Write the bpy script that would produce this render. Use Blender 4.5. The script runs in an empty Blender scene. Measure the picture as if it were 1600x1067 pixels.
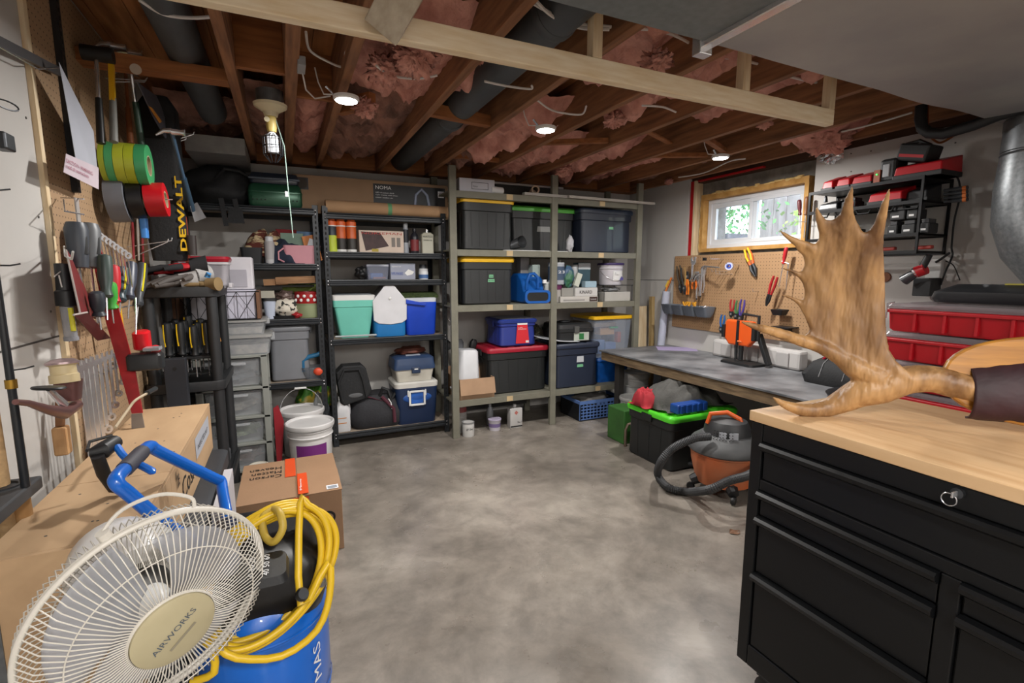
import bpy, math, random
from math import sin, cos, pi, radians
from mathutils import Vector as V, Matrix, noise, Euler
random.seed(7)
scene = bpy.context.scene
COL = scene.collection

# ---------------------------------------------------------------- camera
CAM_H = 1.32; FPX = 766.0; YAW = radians(24.7); PIT = radians(7.8)
cd = bpy.data.cameras.new('camera'); cam = bpy.data.objects.new('camera', cd); COL.objects.link(cam)
cam.location = (0, 0, CAM_H); cam.rotation_euler = (pi/2-PIT, 0, -YAW)
cd.sensor_width = 36; cd.lens = 36*FPX/1600; cd.clip_start = .02; cd.clip_end = 60
scene.camera = cam
# ---------------------------------------------------------------- world, exposure
world = bpy.data.worlds.new('sky'); scene.world = world; world.use_nodes = True
wn = world.node_tree; bg = wn.nodes['Background']
sky = wn.nodes.new('ShaderNodeTexSky'); sky.sky_type = 'NISHITA'; sky.sun_elevation = radians(38); sky.sun_rotation = radians(200); sky.sun_disc = False
wn.links.new(sky.outputs[0], bg.inputs[0]); bg.inputs[1].default_value = 1.1
vs = scene.view_settings; vs.view_transform = 'Standard'; vs.look = 'None'; vs.exposure = 0.32; vs.gamma = 1; vs.use_curve_mapping = False
scene.cycles.max_bounces = 7; scene.cycles.transparent_max_bounces = 12; scene.cycles.sample_clamp_indirect = 4.0
def area(name, loc, size, power, col=(1, .97, .93), rot=(0, 0, 0), shape='DISK', spread=pi):
    l = bpy.data.lights.new(name, 'AREA'); l.energy = power; l.size = size; l.shape = shape; l.color = col; l.spread = spread
    o = bpy.data.objects.new(name, l); COL.objects.link(o); o.location = loc; o.rotation_euler = rot; return o
# three ceiling pucks in view, plus four unseen fill lights added behind the camera
LAMPS = [(.29, 2.37, 2.085), (1.30, 2.40, 2.085), (2.64, 2.47, 2.085)]
LAMP_W = 21
for i, p in enumerate(LAMPS): area('puck_or_fill_light', (p[0], p[1], p[2]-.016), .11, LAMP_W)
for p in [(.35, -.75, 2.1), (-.2, -2.1, 2.1), (1.6, -1.5, 2.1), (2.7, -1.9, 2.1)]: area('puck_or_fill_light', p, .3, 38)

# ---------------------------------------------------------------- helpers
_F = V((sin(YAW)*cos(PIT), cos(YAW)*cos(PIT), -sin(PIT))); _R = V((cos(YAW), -sin(YAW), 0)); _U = _R.cross(_F)
def P(px, py, **k):            # world point where the sight line of a photo pixel meets a plane X=, Y= or Z=
    a, v = list(k.items())[0]; i = 'XYZ'.index(a)
    d = _F + _R*((px-800)/FPX) - _U*((py-533.5)/FPX); o = V((0, 0, CAM_H))
    return o + d*((v-o[i])/d[i])
def rc(x0, y0, x1, y1, Y):     # X range and Z range of a photo rectangle standing on the plane Y
    a = P(x0, y1, Y=Y); b = P(x1, y1, Y=Y); c = P((x0+x1)/2, y0, Y=Y); d = P((x0+x1)/2, y1, Y=Y)
    return a.x, b.x, d.z, c.z
def lin(h):
    h = h.lstrip('#'); r = [int(h[i:i+2], 16)/255 for i in (0, 2, 4)]
    return tuple((c/12.92 if c <= .04045 else ((c+.055)/1.055)**2.4) for c in r)+(1,)
_mats = {}
def mat(name, col, rough=.5, metal=0, var=.10, scale=9, bump=0, bscale=60, alpha=1, trans=0, emit=0, col2=None, coat=0, stretch=None, detail=4, thr=None):
    if name in _mats: return _mats[name]
    m = bpy.data.materials.new(name); m.use_nodes = True; nt = m.node_tree; N = nt.nodes; L = nt.links
    b = N['Principled BSDF']; c = lin(col) if isinstance(col, str) else col
    b.inputs['Roughness'].default_value = rough; b.inputs['Metallic'].default_value = metal
    if coat: b.inputs['Coat Weight'].default_value = coat
    if alpha < 1: b.inputs['Alpha'].default_value = alpha
    if trans: b.inputs['Transmission Weight'].default_value = trans; b.inputs['IOR'].default_value = 1.2
    tc = N.new('ShaderNodeTexCoord'); mp = N.new('ShaderNodeMapping'); L.new(tc.outputs['Object'], mp.inputs[0])
    if stretch: mp.inputs['Scale'].default_value = stretch
    if emit:
        b.inputs['Emission Color'].default_value = c; b.inputs['Emission Strength'].default_value = emit; b.inputs['Base Color'].default_value = c
    else:
        nz = N.new('ShaderNodeTexNoise'); nz.inputs['Scale'].default_value = scale; nz.inputs['Detail'].default_value = detail
        L.new(mp.outputs[0], nz.inputs['Vector'])
        cr = N.new('ShaderNodeValToRGB'); L.new(nz.outputs[0], cr.inputs[0]); L.new(cr.outputs[0], b.inputs['Base Color'])
        e = cr.color_ramp.elements; lo, hi = thr or (.3, .7); e[0].position = lo; e[1].position = hi
        if col2: e[0].color = lin(col2); e[1].color = c
        else:
            e[0].color = tuple(x*(1-var) for x in c[:3])+(1,); e[1].color = tuple(min(1, x*(1+var)) for x in c[:3])+(1,)
    if bump:
        n2 = N.new('ShaderNodeTexNoise'); n2.inputs['Scale'].default_value = bscale; L.new(mp.outputs[0], n2.inputs['Vector'])
        bp = N.new('ShaderNodeBump'); bp.inputs['Strength'].default_value = bump; bp.inputs['Distance'].default_value = .01
        L.new(n2.outputs[0], bp.inputs['Height']); L.new(bp.outputs[0], b.inputs['Normal'])
    _mats[name] = m; return m
def pl(col, rough=.45, **k):   # plain moulded plastic or paint of a colour
    return mat('paint_'+col.strip('#')+'_%d' % int(rough*100), col, rough, var=.05, **k)

def inv_root(parent):
    o = V((0, 0, 0)); p = parent
    while p is not None: o += p.location; p = p.parent
    return o
def tag(o, label, cat, group=None, kind=None):
    if label: o['label'] = label
    if cat: o['category'] = cat
    if group: o['group'] = group
    if kind: o['kind'] = kind
    return o
def thing(name, label, cat, loc=(0, 0, 0), group=None):
    o = bpy.data.objects.new(name, None); o.empty_display_size = .05; COL.objects.link(o); o.location = loc
    return tag(o, label, cat, group)
class B:
    """collects shapes (world coordinates, after self.T) and links them as one mesh object"""
    def __init__(s, T=None): s.v = []; s.f = []; s.T = T
    def add(s, vs, fs):
        n = len(s.v)
        s.v += [s.T @ V(p) for p in vs] if s.T else [V(p) for p in vs]
        s.f += [tuple(i+n for i in f) for f in fs]; return s
    def box(s, x0, x1, y0, y1, z0, z1):
        return s.add([(x, y, z) for z in (z0, z1) for y in (y0, y1) for x in (x0, x1)],
                     [(0, 2, 3, 1), (4, 5, 7, 6), (0, 1, 5, 4), (2, 6, 7, 3), (0, 4, 6, 2), (1, 3, 7, 5)])
    def bar(s, p, q, w, h, up=(0, 0, 1)):      # rectangular bar from p to q
        p, q = V(p), V(q); d = (q-p).normalized(); a = d.cross(V(up))
        if a.length < 1e-4: a = d.cross(V((0, 1, 0)))
        a.normalize(); c = a.cross(d)
        vs = [r + a*(i*w/2) + c*(j*h/2) for r in (p, q) for i, j in ((-1, -1), (1, -1), (1, 1), (-1, 1))]
        return s.add(vs, [(3, 2, 1, 0), (4, 5, 6, 7), (0, 1, 5, 4), (1, 2, 6, 5), (2, 3, 7, 6), (3, 0, 4, 7)])
    def cyl(s, p, q, r, r2=None, n=16, cap=True):
        return s.tube([p, q], [r, r if r2 is None else r2], n, cap=cap)
    def tube(s, pts, r, n=8, closed=False, cap=True):
        pts = [V(p) for p in pts]; k = len(pts); rr = r if isinstance(r, (list, tuple)) else [r]*k
        d0 = (pts[1]-pts[0]).normalized(); a = d0.orthogonal().normalized(); vs = []; fs = []
        for i, p in enumerate(pts):
            if closed: d = (pts[(i+1) % k]-pts[i-1])
            else: d = pts[min(i+1, k-1)]-pts[max(i-1, 0)]
            if d.length < 1e-7: d = d0
            d.normalize(); a = a-d*a.dot(d)
            if a.length < 1e-5: a = d.orthogonal()
            a.normalize(); b = d.cross(a); d0 = d
            vs += [p+(a*cos(2*pi*j/n)+b*sin(2*pi*j/n))*rr[i] for j in range(n)]
        for i in range(k if closed else k-1):
            m = (i+1) % k
            fs += [(i*n+j, i*n+(j+1) % n, m*n+(j+1) % n, m*n+j) for j in range(n)]
        if cap and not closed: fs += [tuple(range(n-1, -1, -1)), tuple((k-1)*n+j for j in range(n))]
        return s.add(vs, fs)
    def lathe(s, prof, c=(0, 0, 0), n=24, ax=(0, 0, 1), cap=True):
        c = V(c); ax = V(ax).normalized(); a = ax.orthogonal().normalized(); b = ax.cross(a); vs = []; fs = []
        for r, z in prof: vs += [c+ax*z+(a*cos(2*pi*j/n)+b*sin(2*pi*j/n))*r for j in range(n)]
        for i in range(len(prof)-1): fs += [(i*n+j, i*n+(j+1) % n, (i+1)*n+(j+1) % n, (i+1)*n+j) for j in range(n)]
        if cap: fs += [tuple(range(n-1, -1, -1)), tuple((len(prof)-1)*n+j for j in range(n))]
        return s.add(vs, fs)
    def loft(s, secs, c=(0, 0, 0), n=4, cap=True, capb=True):     # rounded rectangles (z, half x, half y, radius[, dx, dy])
        vs = []; fs = []; k = 4*(n+1)
        for q in secs:
            z, hx, hy, r = q[:4]; ox, oy = (q[4], q[5]) if len(q) > 4 else (0, 0); r = min(r, hx*.99, hy*.99)
            for qd, (sx, sy) in enumerate(((1, 1), (-1, 1), (-1, -1), (1, -1))):
                for j in range(n+1):
                    t = (qd+j/n)*pi/2
                    vs.append((c[0]+ox+sx*(hx-r)+cos(t)*r, c[1]+oy+sy*(hy-r)+sin(t)*r, c[2]+z))
        for i in range(len(secs)-1): fs += [(i*k+j, i*k+(j+1) % k, (i+1)*k+(j+1) % k, (i+1)*k+j) for j in range(k)]
        if capb: fs.append(tuple(range(k-1, -1, -1)))
        if cap: fs.append(tuple((len(secs)-1)*k+j for j in range(k)))
        return s.add(vs, fs)
    def ell(s, c, r, n=14, m=8, lump=0, seed=0, fq=6):
        c = V(c); vs = []; fs = []
        for i in range(m+1):
            t = pi*i/m
            for j in range(n):
                u = 2*pi*j/n; d = V((sin(t)*cos(u), sin(t)*sin(u), -cos(t)))
                k = 1+lump*noise.noise(d*fq*.4+V((seed*3.7, seed, 0)))
                vs.append(c+V((d.x*r[0], d.y*r[1], d.z*r[2]))*k)
        for i in range(m): fs += [(i*n+j, i*n+(j+1) % n, (i+1)*n+(j+1) % n, (i+1)*n+j) for j in range(n)]
        return s.add(vs, fs)
    def prism(s, pts, o, u, v, th):             # polygon in the u,v plane at o, thickness th along u x v
        o, u, v = V(o), V(u), V(v); w = u.cross(v).normalized()*th; k = len(pts)
        vs = [o+u*a+v*b for a, b in pts]+[o+u*a+v*b+w for a, b in pts]
        return s.add(vs, [tuple(range(k-1, -1, -1)), tuple(range(k, 2*k))]+[(i, (i+1) % k, (i+1) % k+k, i+k) for i in range(k)])
    def grid(s, fn, nu, nv):
        vs = [fn(i/nu, j/nv) for j in range(nv+1) for i in range(nu+1)]
        return s.add(vs, [(j*(nu+1)+i, j*(nu+1)+i+1, (j+1)*(nu+1)+i+1, (j+1)*(nu+1)+i) for j in range(nv) for i in range(nu)])
    def build(s, name, m, parent=None, smooth=False, bev=0, label=None, cat=None, group=None, kind=None, sub=0, auto=True, thick=0):
        me = bpy.data.meshes.new(name)
        if parent is not None: o0 = inv_root(parent)
        elif kind == 'structure': o0 = V((0, 0, 0))
        else:
            lo = [min(p[i] for p in s.v) for i in range(3)]; hi = [max(p[i] for p in s.v) for i in range(3)]
            o0 = V(((lo[0]+hi[0])/2, (lo[1]+hi[1])/2, lo[2]))
        me.from_pydata([p-o0 for p in s.v], [], s.f); me.validate(); me.materials.append(m)
        ob = bpy.data.objects.new(name, me); COL.objects.link(ob)
        if parent is not None: ob.parent = parent
        else: ob.location = o0
        if smooth:
            for p in me.polygons: p.use_smooth = True
            if auto:
                try: me.set_sharp_from_angle(angle=radians(38))
                except Exception: pass
        if thick: md = ob.modifiers.new('thickness', 'SOLIDIFY'); md.thickness = thick; md.offset = 0
        if bev: md = ob.modifiers.new('bevel', 'BEVEL'); md.width = bev; md.segments = 2; md.limit_method = 'ANGLE'; md.angle_limit = radians(50)
        if sub: md = ob.modifiers.new('subd', 'SUBSURF'); md.levels = sub; md.render_levels = sub
        return tag(ob, label, cat, group, kind)
def frame(A, Bp, n):            # matrix: local -Z runs from A to Bp, local Y is (about) n, origin A
    A, Bp, n = V(A), V(Bp), V(n); z = (A-Bp).normalized(); y = (n-z*n.dot(z)).normalized(); x = y.cross(z)
    return Matrix(((x.x, y.x, z.x, A.x), (x.y, y.y, z.y, A.y), (x.z, y.z, z.z, A.z), (0, 0, 0, 1)))
def txt(s, parent, o, u, v, w, h, m, name='lettering', bold=False):
    """flat lettering: lower left corner o, reading along u, up v, box w x h"""
    c = bpy.data.curves.new('t', 'FONT'); c.body = s; c.size = 1; c.resolution_u = 2; c.offset = .028 if bold else 0
    t = bpy.data.objects.new('t', c); COL.objects.link(t)
    dg = bpy.context.evaluated_depsgraph_get(); me = bpy.data.meshes.new_from_object(t.evaluated_get(dg))
    bpy.data.objects.remove(t); bpy.data.curves.remove(c)
    xs = [p.co.x for p in me.vertices]; ys = [p.co.y for p in me.vertices]
    if not xs: return None
    x0, x1, y0, y1 = min(xs), max(xs), min(ys), max(ys); kx = w/(x1-x0); ky = h/(y1-y0)
    o, u, v = V(o), V(u).normalized(), V(v).normalized(); nn = u.cross(v)*.0006
    o0 = inv_root(parent)
    for p in me.vertices: p.co = o+u*((p.co.x-x0)*kx)+v*((p.co.y-y0)*ky)+nn-o0
    me.name = name; me.materials.clear(); me.materials.append(m)
    ob = bpy.data.objects.new(name, me); COL.objects.link(ob); ob.parent = parent; return ob
def patch(name, parent, o, u, v, w, h, m, off=.0004, th=.0004):
    u, v = V(u).normalized(), V(v).normalized(); n = u.cross(v)
    return B().prism([(0, 0), (w, 0), (w, h), (0, h)], V(o)+n*off, u, v, th).build(name, m, parent)
def clone(root, loc, rz=0, label=None, group=None, sc=1):
    r = root.copy(); COL.objects.link(r); r.location = loc; r.rotation_euler = (0, 0, rz); r.scale = (sc,)*3
    if label: r['label'] = label
    if group: r['group'] = group
    for ch in [o for o in root.children]:
        c = ch.copy(); COL.objects.link(c); c.parent = r
        for g in ch.children:
            d = g.copy(); COL.objects.link(d); d.parent = c
    return r
BLK = mat('black_plastic', '17181a', .5, bump=.05); WHT = mat('white_plastic', 'd8d8d6', .4, var=.03)
CHR = mat('chrome', 'd8d8da', .26, .85, var=.05); DST = mat('dark_steel', '45474a', .4, .8)
INK = mat('black_ink', '101010', .7, var=0); WINK = mat('white_ink', 'e2e2e2', .6, var=0)
CARD = mat('cardboard', 'ab8a6c', .85, var=.05, scale=5, bump=.08, bscale=150)
PINE = mat('spruce_wood', 'eee0c6', .65, col2='dcc49c', scale=6, stretch=(1, 8, 8), bump=.05)
PINEV = mat('spruce_wood_upright', 'e6d5b6', .65, col2='d0b48a', scale=6, stretch=(8, 8, 1), bump=.05)
CLEAR = mat('clear_plastic', 'c9cccf', .25, alpha=.34, var=.02)
PAPER = mat('white_paper', 'd6d6da', .8, var=.02)
X_, Y_, Z_ = V((1, 0, 0)), V((0, 1, 0)), V((0, 0, 1))
# ================================================================ THE ROOM
XL, XR, YB, YF, ZJ, ZT = -.70, 3.35, 4.32, -3.0, 2.15, 2.39
def floor_mat():
    m = bpy.data.materials.new('stained_concrete'); m.use_nodes = True; N = m.node_tree.nodes; L = m.node_tree.links; b = N['Principled BSDF']
    tc = N.new('ShaderNodeTexCoord')
    def nz(sc, det=6, ro=.6, dist=0):
        n = N.new('ShaderNodeTexNoise'); n.inputs['Scale'].default_value = sc; n.inputs['Detail'].default_value = det; n.inputs['Roughness'].default_value = ro
        n.inputs['Distortion'].default_value = dist; L.new(tc.outputs['Object'], n.inputs['Vector']); return n
    def ramp(src, pts):
        r = N.new('ShaderNodeValToRGB'); L.new(src, r.inputs[0]); e = r.color_ramp.elements
        while len(e) < len(pts): e.new(.5)
        for k, (p, c) in enumerate(pts): e[k].position = p; e[k].color = lin(c)
        return r
    a = ramp(nz(1.3, 8, .65, .6).outputs[0], [(.32, '6b645c'), (.5, '847c73'), (.68, '9d958b')])
    c = ramp(nz(5.5, 8, .7, .3).outputs[0], [(.35, '8f8f8f'), (.6, 'ffffff')])
    mx = N.new('ShaderNodeMixRGB'); mx.blend_type = 'MULTIPLY'; mx.inputs[0].default_value = .5
    L.new(a.outputs[0], mx.inputs[1]); L.new(c.outputs[0], mx.inputs[2])
    sp = ramp(nz(17, 4, .7, .2).outputs[0], [(.67, '000000'), (.73, 'ffffff')])   # paint drips and light scuffs
    ms = ramp(nz(2.1, 3).outputs[0], [(.52, '000000'), (.66, '9a9a9a')])
    mm = N.new('ShaderNodeMixRGB'); mm.blend_type = 'MULTIPLY'; mm.inputs[0].default_value = 1; L.new(sp.outputs[0], mm.inputs[1]); L.new(ms.outputs[0], mm.inputs[2])
    m2 = N.new('ShaderNodeMixRGB'); L.new(mm.outputs[0], m2.inputs[0]); L.new(mx.outputs[0], m2.inputs[1]); m2.inputs[2].default_value = lin('c2beb8')
    vo = N.new('ShaderNodeTexNoise'); vo.inputs['Scale'].default_value = 120; L.new(tc.outputs['Object'], vo.inputs['Vector'])
    L.new(m2.outputs[0], b.inputs['Base Color'])
    rr = ramp(nz(3, 6).outputs[0], [(.3, '808080'), (.7, 'b0b0b0')]); L.new(rr.outputs[0], b.inputs['Roughness'])
    bp = N.new('ShaderNodeBump'); bp.inputs['Strength'].default_value = .06; L.new(vo.outputs[0], bp.inputs['Height']); L.new(bp.outputs[0], b.inputs['Normal'])
    return m
DRY = mat('unpainted_drywall', 'b9b6b2', .9, var=.04, scale=2.5, bump=.03)
CONC = mat('rough_concrete', '8d8880', .95, col2='6d675f', scale=14, bump=.4, bscale=25)
S = lambda b, n, m, **k: b.build(n, m, kind='structure', **k)
S(B().box(-3, 5, YF-.2, YB+.3, -.1, 0), 'floor', floor_mat())
S(B().box(XL-.12, XL, YF, YB, 0, ZT), 'wall_left', DRY)
S(B().box(XL-.12, XR+.3, YB, YB+.12, 0, ZT), 'wall_back', DRY)
S(B().box(XL-.12, XR+.3, YF-.12, YF, 0, ZT), 'wall_front', DRY)
# right wall: drywall sheets around a rough opening, concrete behind
WO0, WO1, WOz = 2.30, 3.47, 1.475
wr = B()
wr.box(XR, XR+.05, WO1, YB, 0, 2.165); wr.box(XR, XR+.05, WO0, WO1, 0, WOz); wr.box(XR, XR+.05, YF, WO0, 0, 2.12)
S(wr, 'wall_right', DRY)
wy0, wy1, wz0, wz1 = 2.40, 3.33, 1.545, 1.965       # hole for the window in the concrete
wc = B(); XC = XR+.10
wc.box(XC, XC+.22, YF, wy0, 0, 2.12); wc.box(XC, XC+.22, wy1, YB, 0, 2.12); wc.box(XC, XC+.22, wy0, wy1, 0, wz0); wc.box(XC, XC+.22, wy0, wy1, wz1, 2.12)
S(wc, 'wall_foundation', CONC)
SEAM = mat('drywall_seam', '4b4744', .9)  # dark joint lines between the drywall sheets
S(B().box(XR-.001, XR+.02, 3.62, YB, 1.262, 1.267), 'trim_1', SEAM)
S(B().box(XL-.01, XL+.001, YF, 2.14, 1.112, 1.118), 'trim_2', SEAM)
SCREW = mat('screw_head', '5c5854', .6, .4)
b = B()
for (px, py) in ((1330, 268), (1361, 236), (1384, 216), (1490, 265), (1493, 223), (1330, 240), (1320, 300)): p = P(px, py, X=XR); b.cyl(p, p+V((-.002, 0, 0)), .0045, n=8)
for z in (.3, .6, .9, 1.2, 1.5, 1.8): b.cyl((XL, 2.08, z), (XL+.002, 2.08, z), .004, n=8)
b.build('wall_screws', SCREW, kind='structure')
# red strapping and stud beside the window opening
REDT = mat('red_sheathing_tape', 'b3161c', .5)
ww = thing('window_stud', 'light wooden stud wrapped in red sheathing tape left of the basement window', 'stud', (XR+.05, WO1-.03, WOz))
B().box(XR+.005, XR+.09, WO1-.075, WO1-.052, WOz, 2.14).build('stud', PINEV, ww, label='pale wooden edge of the stud')
B().box(XR+.012, XR+.09, WO1-.052, WO1-.008, WOz, 2.14).build('red_tape', REDT, ww)
b = B().box(XR+.0, XR+.03, WO1-.75, WO1-.1, 2.125, 2.137); b.build('red_tape_strip', REDT, label='long red tape strip along the sill beam above the window', cat='tape')
# window
WF = mat('white_vinyl', 'dcdfe4', .35, var=.02); BUCK = mat('foamed_window_buck', 'c79a5a', .8, col2='a67838', scale=12, bump=.3, bscale=40)
win = B().box(XC-.0, XC+.10, wy0-.0, wy1, wz0, wz0+.001)
buck = B(); t = .028
buck.box(XC-.06, XC+.12, wy0-.03, wy1+.03, wz0-.03, wz0); buck.box(XC-.06, XC+.12, wy0-.03, wy1+.03, wz1, wz1+.045)
buck.box(XC-.06, XC+.12, wy1, wy1+.032, wz0, wz1); buck.box(XC-.06, XC+.12, wy0-.032, wy0, wz0, wz1)
bk = S(buck, 'window_1', BUCK, label=None)
fr = B(); x0, x1 = XC+.0, XC+.07
fr.box(x0, x1, wy0, wy1, wz0, wz0+.035); fr.box(x0, x1, wy0, wy1, wz1-.035, wz1); fr.box(x0, x1, wy0, wy0+.035, wz0+.035, wz1-.035); fr.box(x0, x1, wy1-.035, wy1, wz0+.035, wz1-.035)
frm = fr.build('window_frame', WF, bk, bev=.003)
def sash(ya, yb, xa, xb, w):
    s = B(); za, zb = wz0+.035, wz1-.035
    s.box(xa, xb, ya, yb, za, za+w); s.box(xa, xb, ya, yb, zb-w, zb); s.box(xa, xb, ya, ya+w, za+w, zb-w); s.box(xa, xb, yb-w, yb, za+w, zb-w)
    o = s.build('sash', WF, bk, bev=.002)
    g = B().box((xa+xb)/2-.002, (xa+xb)/2+.002, ya+w, yb-w, za+w, zb-w).build('pane', mat('window_glass', 'e8f0f4', .02, alpha=.12, var=0), o)
sash(2.84, wy1-.035, x0+.012, x0+.04, .042); sash(wy0+.035, 2.90, x0-.004, x0+.012, .03)
foam = B()
for i in range(26):
    y = wy0+random.random()*(wy1-wy0); foam.ell((XC-.055, y, wz1+.045+random.uniform(-.006, .01)), (.012, random.uniform(.02, .05), .008), 8, 5, .5, i)
for i in range(14): foam.ell((XC-.05, wy1+.034, random.uniform(wz0, wz1)), (.012, .008, random.uniform(.02, .04)), 8, 5, .5, i)
foam.build('spray_foam', mat('spray_foam', 'd9b878', .8), bk, smooth=True)
# outside: window well, fence, plants, bin
OUT = B().box(XC+.22, 9, -2, 9, 1.3, 1.5); S(OUT, 'ground_outside', mat('gravel', '8a8781', .95, scale=40, bump=.5))
fz = thing('board_fence', 'weathered vertical board fence outside beyond the right window pane', 'fence', (5.6, 2.8, 1.5))
wood_o = mat('weathered_fence', 'a59a90', .9, col2='756a62', scale=3, stretch=(6, 6, 1))
y = 2.2
while y < 4.5: B().box(5.6, 5.63, y, y+.17, 1.5, 3.4).build('board', wood_o, fz); y += .18
pb = thing('planter_box', 'dark grey planter box outside the right half of the window', 'planter', (4.6, 3.2, 1.5))
B().box(4.5, 4.75, 2.6, 3.75, 1.5, 1.68).build('box', mat('slate_grey', '5a5e68', .7), pb, bev=.01)
def bush(c, r, n, col, label):
    b = B(); random.seed(n)
    for i in range(n):
        d = V((random.gauss(0, .45), random.gauss(0, .45), random.gauss(0, .45))); p = V(c)+V((d.x*r[0], d.y*r[1], d.z*r[2])); a = V((random.gauss(0, 1), random.gauss(0, 1), random.gauss(0, 1))).normalized(); u = a.orthogonal().normalized(); w = a.cross(u); k = random.uniform(.02, .05)
        b.add([p-u*k, p+w*k*.5, p+u*k, p-w*k*.5], [(0, 1, 2, 3)])
    b.build('shrub', mat('leaf_'+col, col, .6, var=.3), label=label, cat='shrub')
bush((4.6, 3.0, 1.8), (.2, .5, .2), 260, '9cc94a', 'yellow green leafy plant growing in the planter outside')
bush((5.2, 4.6, 2.0), (.4, .6, .5), 500, '4f8f4a', 'dense green shrub outside behind the left window pane')
cb = thing('storage_bin', 'light grey plastic bin outside the left half of the window', 'bin', (4.5, 4.2, 1.5))
B().loft([(0, .2, .28, .04), (.2, .22, .3, .05)], (4.5, 4.15, 1.5)).build('body', pl('#c9cdd2'), cb, smooth=True); B().loft([(.2, .24, .32, .05), (.25, .23, .31, .05)], (4.5, 4.15, 1.5)).build('lid', pl('#4a4e55'), cb, smooth=True)

# ---------------------------------------------------------------- ceiling: subfloor, joists, blocking, insulation
SUBF = mat('old_subfloor_boards', 'b57a4a', .8, col2='7a4c28', scale=3, stretch=(8, 1, 8), bump=.1)
JO = mat('aged_joist_wood', '9c6c48', .75, col2='6b472f', scale=5, stretch=(8, .7, 8), bump=.12)
JO2 = mat('blocking_wood', '9c6234', .75, col2='74431f', scale=5, stretch=(.8, 8, 8), bump=.1)
ceil = S(B().box(XL-.12, XR+.3, YF-.1, YB+.12, ZT+.03, ZT+.06), 'ceiling', SUBF)
x = XL-.1
while x < XR+.25: B().box(x, x+.137, YF-.1, YB+.1, ZT, ZT+.03).build('subfloor_board', SUBF, ceil); x += .14
JX = [-.155, .29, .735, 1.14, 1.56, 1.99, 2.44, 2.88, 3.28]
for x in JX: B().box(x-.02, x+.02, YF, YB, ZJ, ZT).build('joist', JO, ceil, bev=.003)
B().box(.05, .10, 1.2, YB, ZJ, ZT).build('joist', JO, ceil, bev=.003)
B().box(XL, XR+.2, YB-.12, YB, ZJ+.0, ZT).build('rim_board', JO2, ceil)
B().box(XR+.03, XR+.14, YF, YB, 2.12, ZT).build('sill_beam', mat('dark_sill', '4a3020', .85), ceil)
def blk(xa, xb, y, z0=ZJ, z1=None, th=.045, tilt=0):
    B().bar((xa, y-tilt, ((z1 or z0+.075)+z0)/2), (xb, y+tilt, ((z1 or z0+.075)+z0)/2), th, (z1 or z0+.075)-z0).build('blocking', JO2, ceil, bev=.002)
blk(XL, -.175, 2.61, ZJ, 2.20, .085); blk(-.135, .05, 2.45, ZJ+.02, 2.39, .03); blk(.10, .27, 2.75, ZJ+.03, 2.39, .03)
blk(.755, 1.12, 2.72, ZJ+.01, 2.22, .05, .03); blk(.31, .45, 2.75, ZJ, 2.22, .045, -.1)
blk(1.58, 1.97, 2.9, ZJ+.02, 2.2, .04, -.12); blk(2.01, 2.42, 2.6, ZJ+.04, 2.2, .04, .1); blk(2.46, 2.86, 2.55, ZJ+.02, 2.2, .04, .1); blk(2.46, 2.86, 2.9, ZJ+.02, 2.2, .04, -.1)
blk(1.16, 1.54, 3.6, ZJ+.02, 2.2, .04); blk(2.9, 3.26, 2.2, ZJ+.02, 2.2, .04, .08)
# pink fibreglass and a browner fibreglass for the insulation
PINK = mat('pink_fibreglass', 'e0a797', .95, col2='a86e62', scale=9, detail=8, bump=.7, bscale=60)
PINKD = mat('brown_fibreglass', 'a67a6a', .95, col2='5e443a', scale=8, detail=8, bump=.7, bscale=60)
def batt(xa, xb, ya, yb, z, amp=.05, seed=0, m=PINK, drop=0):
    nu = max(8, int((xb-xa)/.018)); nv = max(8, int((yb-ya)/.022))
    def f(u, v):
        x, y = xa+(xb-xa)*u, ya+(yb-ya)*v; q = V((x*5+seed*7.3, y*4, seed)); q2 = V((x*16, y*13+seed, seed*2.)); q3 = V((x*40, y*36+seed, seed*2.))
        e = min(u, 1-u, .5)*2; e2 = min(1, min(v, 1-v)*8)
        h = amp*(1.5*abs(noise.noise(q))+.8*abs(noise.noise(q2))+.25*noise.noise(q3))+drop*max(0, noise.noise(q*.6)-.1)
        edge = .012*noise.noise(V((x*30, y*30, 5)))
        return (x+edge, y+.03*noise.noise(q2*1.5), z+.035-(h)*.8*(.15+.85*min(1, e*2.0))*(.2+.8*e2)+(1-e2)*.06)
    B().grid(f, nu, nv).build('insulation_batt', m, ceil, smooth=True, auto=False)
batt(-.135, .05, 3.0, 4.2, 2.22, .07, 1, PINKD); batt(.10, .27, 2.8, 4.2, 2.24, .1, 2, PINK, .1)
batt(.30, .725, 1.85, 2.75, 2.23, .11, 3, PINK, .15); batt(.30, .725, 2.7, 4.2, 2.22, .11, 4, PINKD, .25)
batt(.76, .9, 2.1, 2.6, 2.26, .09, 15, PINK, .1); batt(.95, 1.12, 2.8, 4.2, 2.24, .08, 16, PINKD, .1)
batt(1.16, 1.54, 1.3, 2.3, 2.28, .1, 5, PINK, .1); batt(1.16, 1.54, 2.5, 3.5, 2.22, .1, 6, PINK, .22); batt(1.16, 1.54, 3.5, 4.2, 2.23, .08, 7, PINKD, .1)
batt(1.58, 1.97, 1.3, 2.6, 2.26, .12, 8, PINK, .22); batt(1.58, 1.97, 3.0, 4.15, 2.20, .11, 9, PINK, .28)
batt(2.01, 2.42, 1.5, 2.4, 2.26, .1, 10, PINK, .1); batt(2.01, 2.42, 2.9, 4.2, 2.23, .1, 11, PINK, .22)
batt(2.46, 2.86, 3.1, 4.2, 2.23, .09, 12, PINK, .22); batt(2.9, 3.3, 1.9, 2.35, 2.16, .1, 13, PINK, .3); batt(2.46, 2.86, 1.3, 2.1, 2.3, .1, 17, PINKD, .1)
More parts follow.
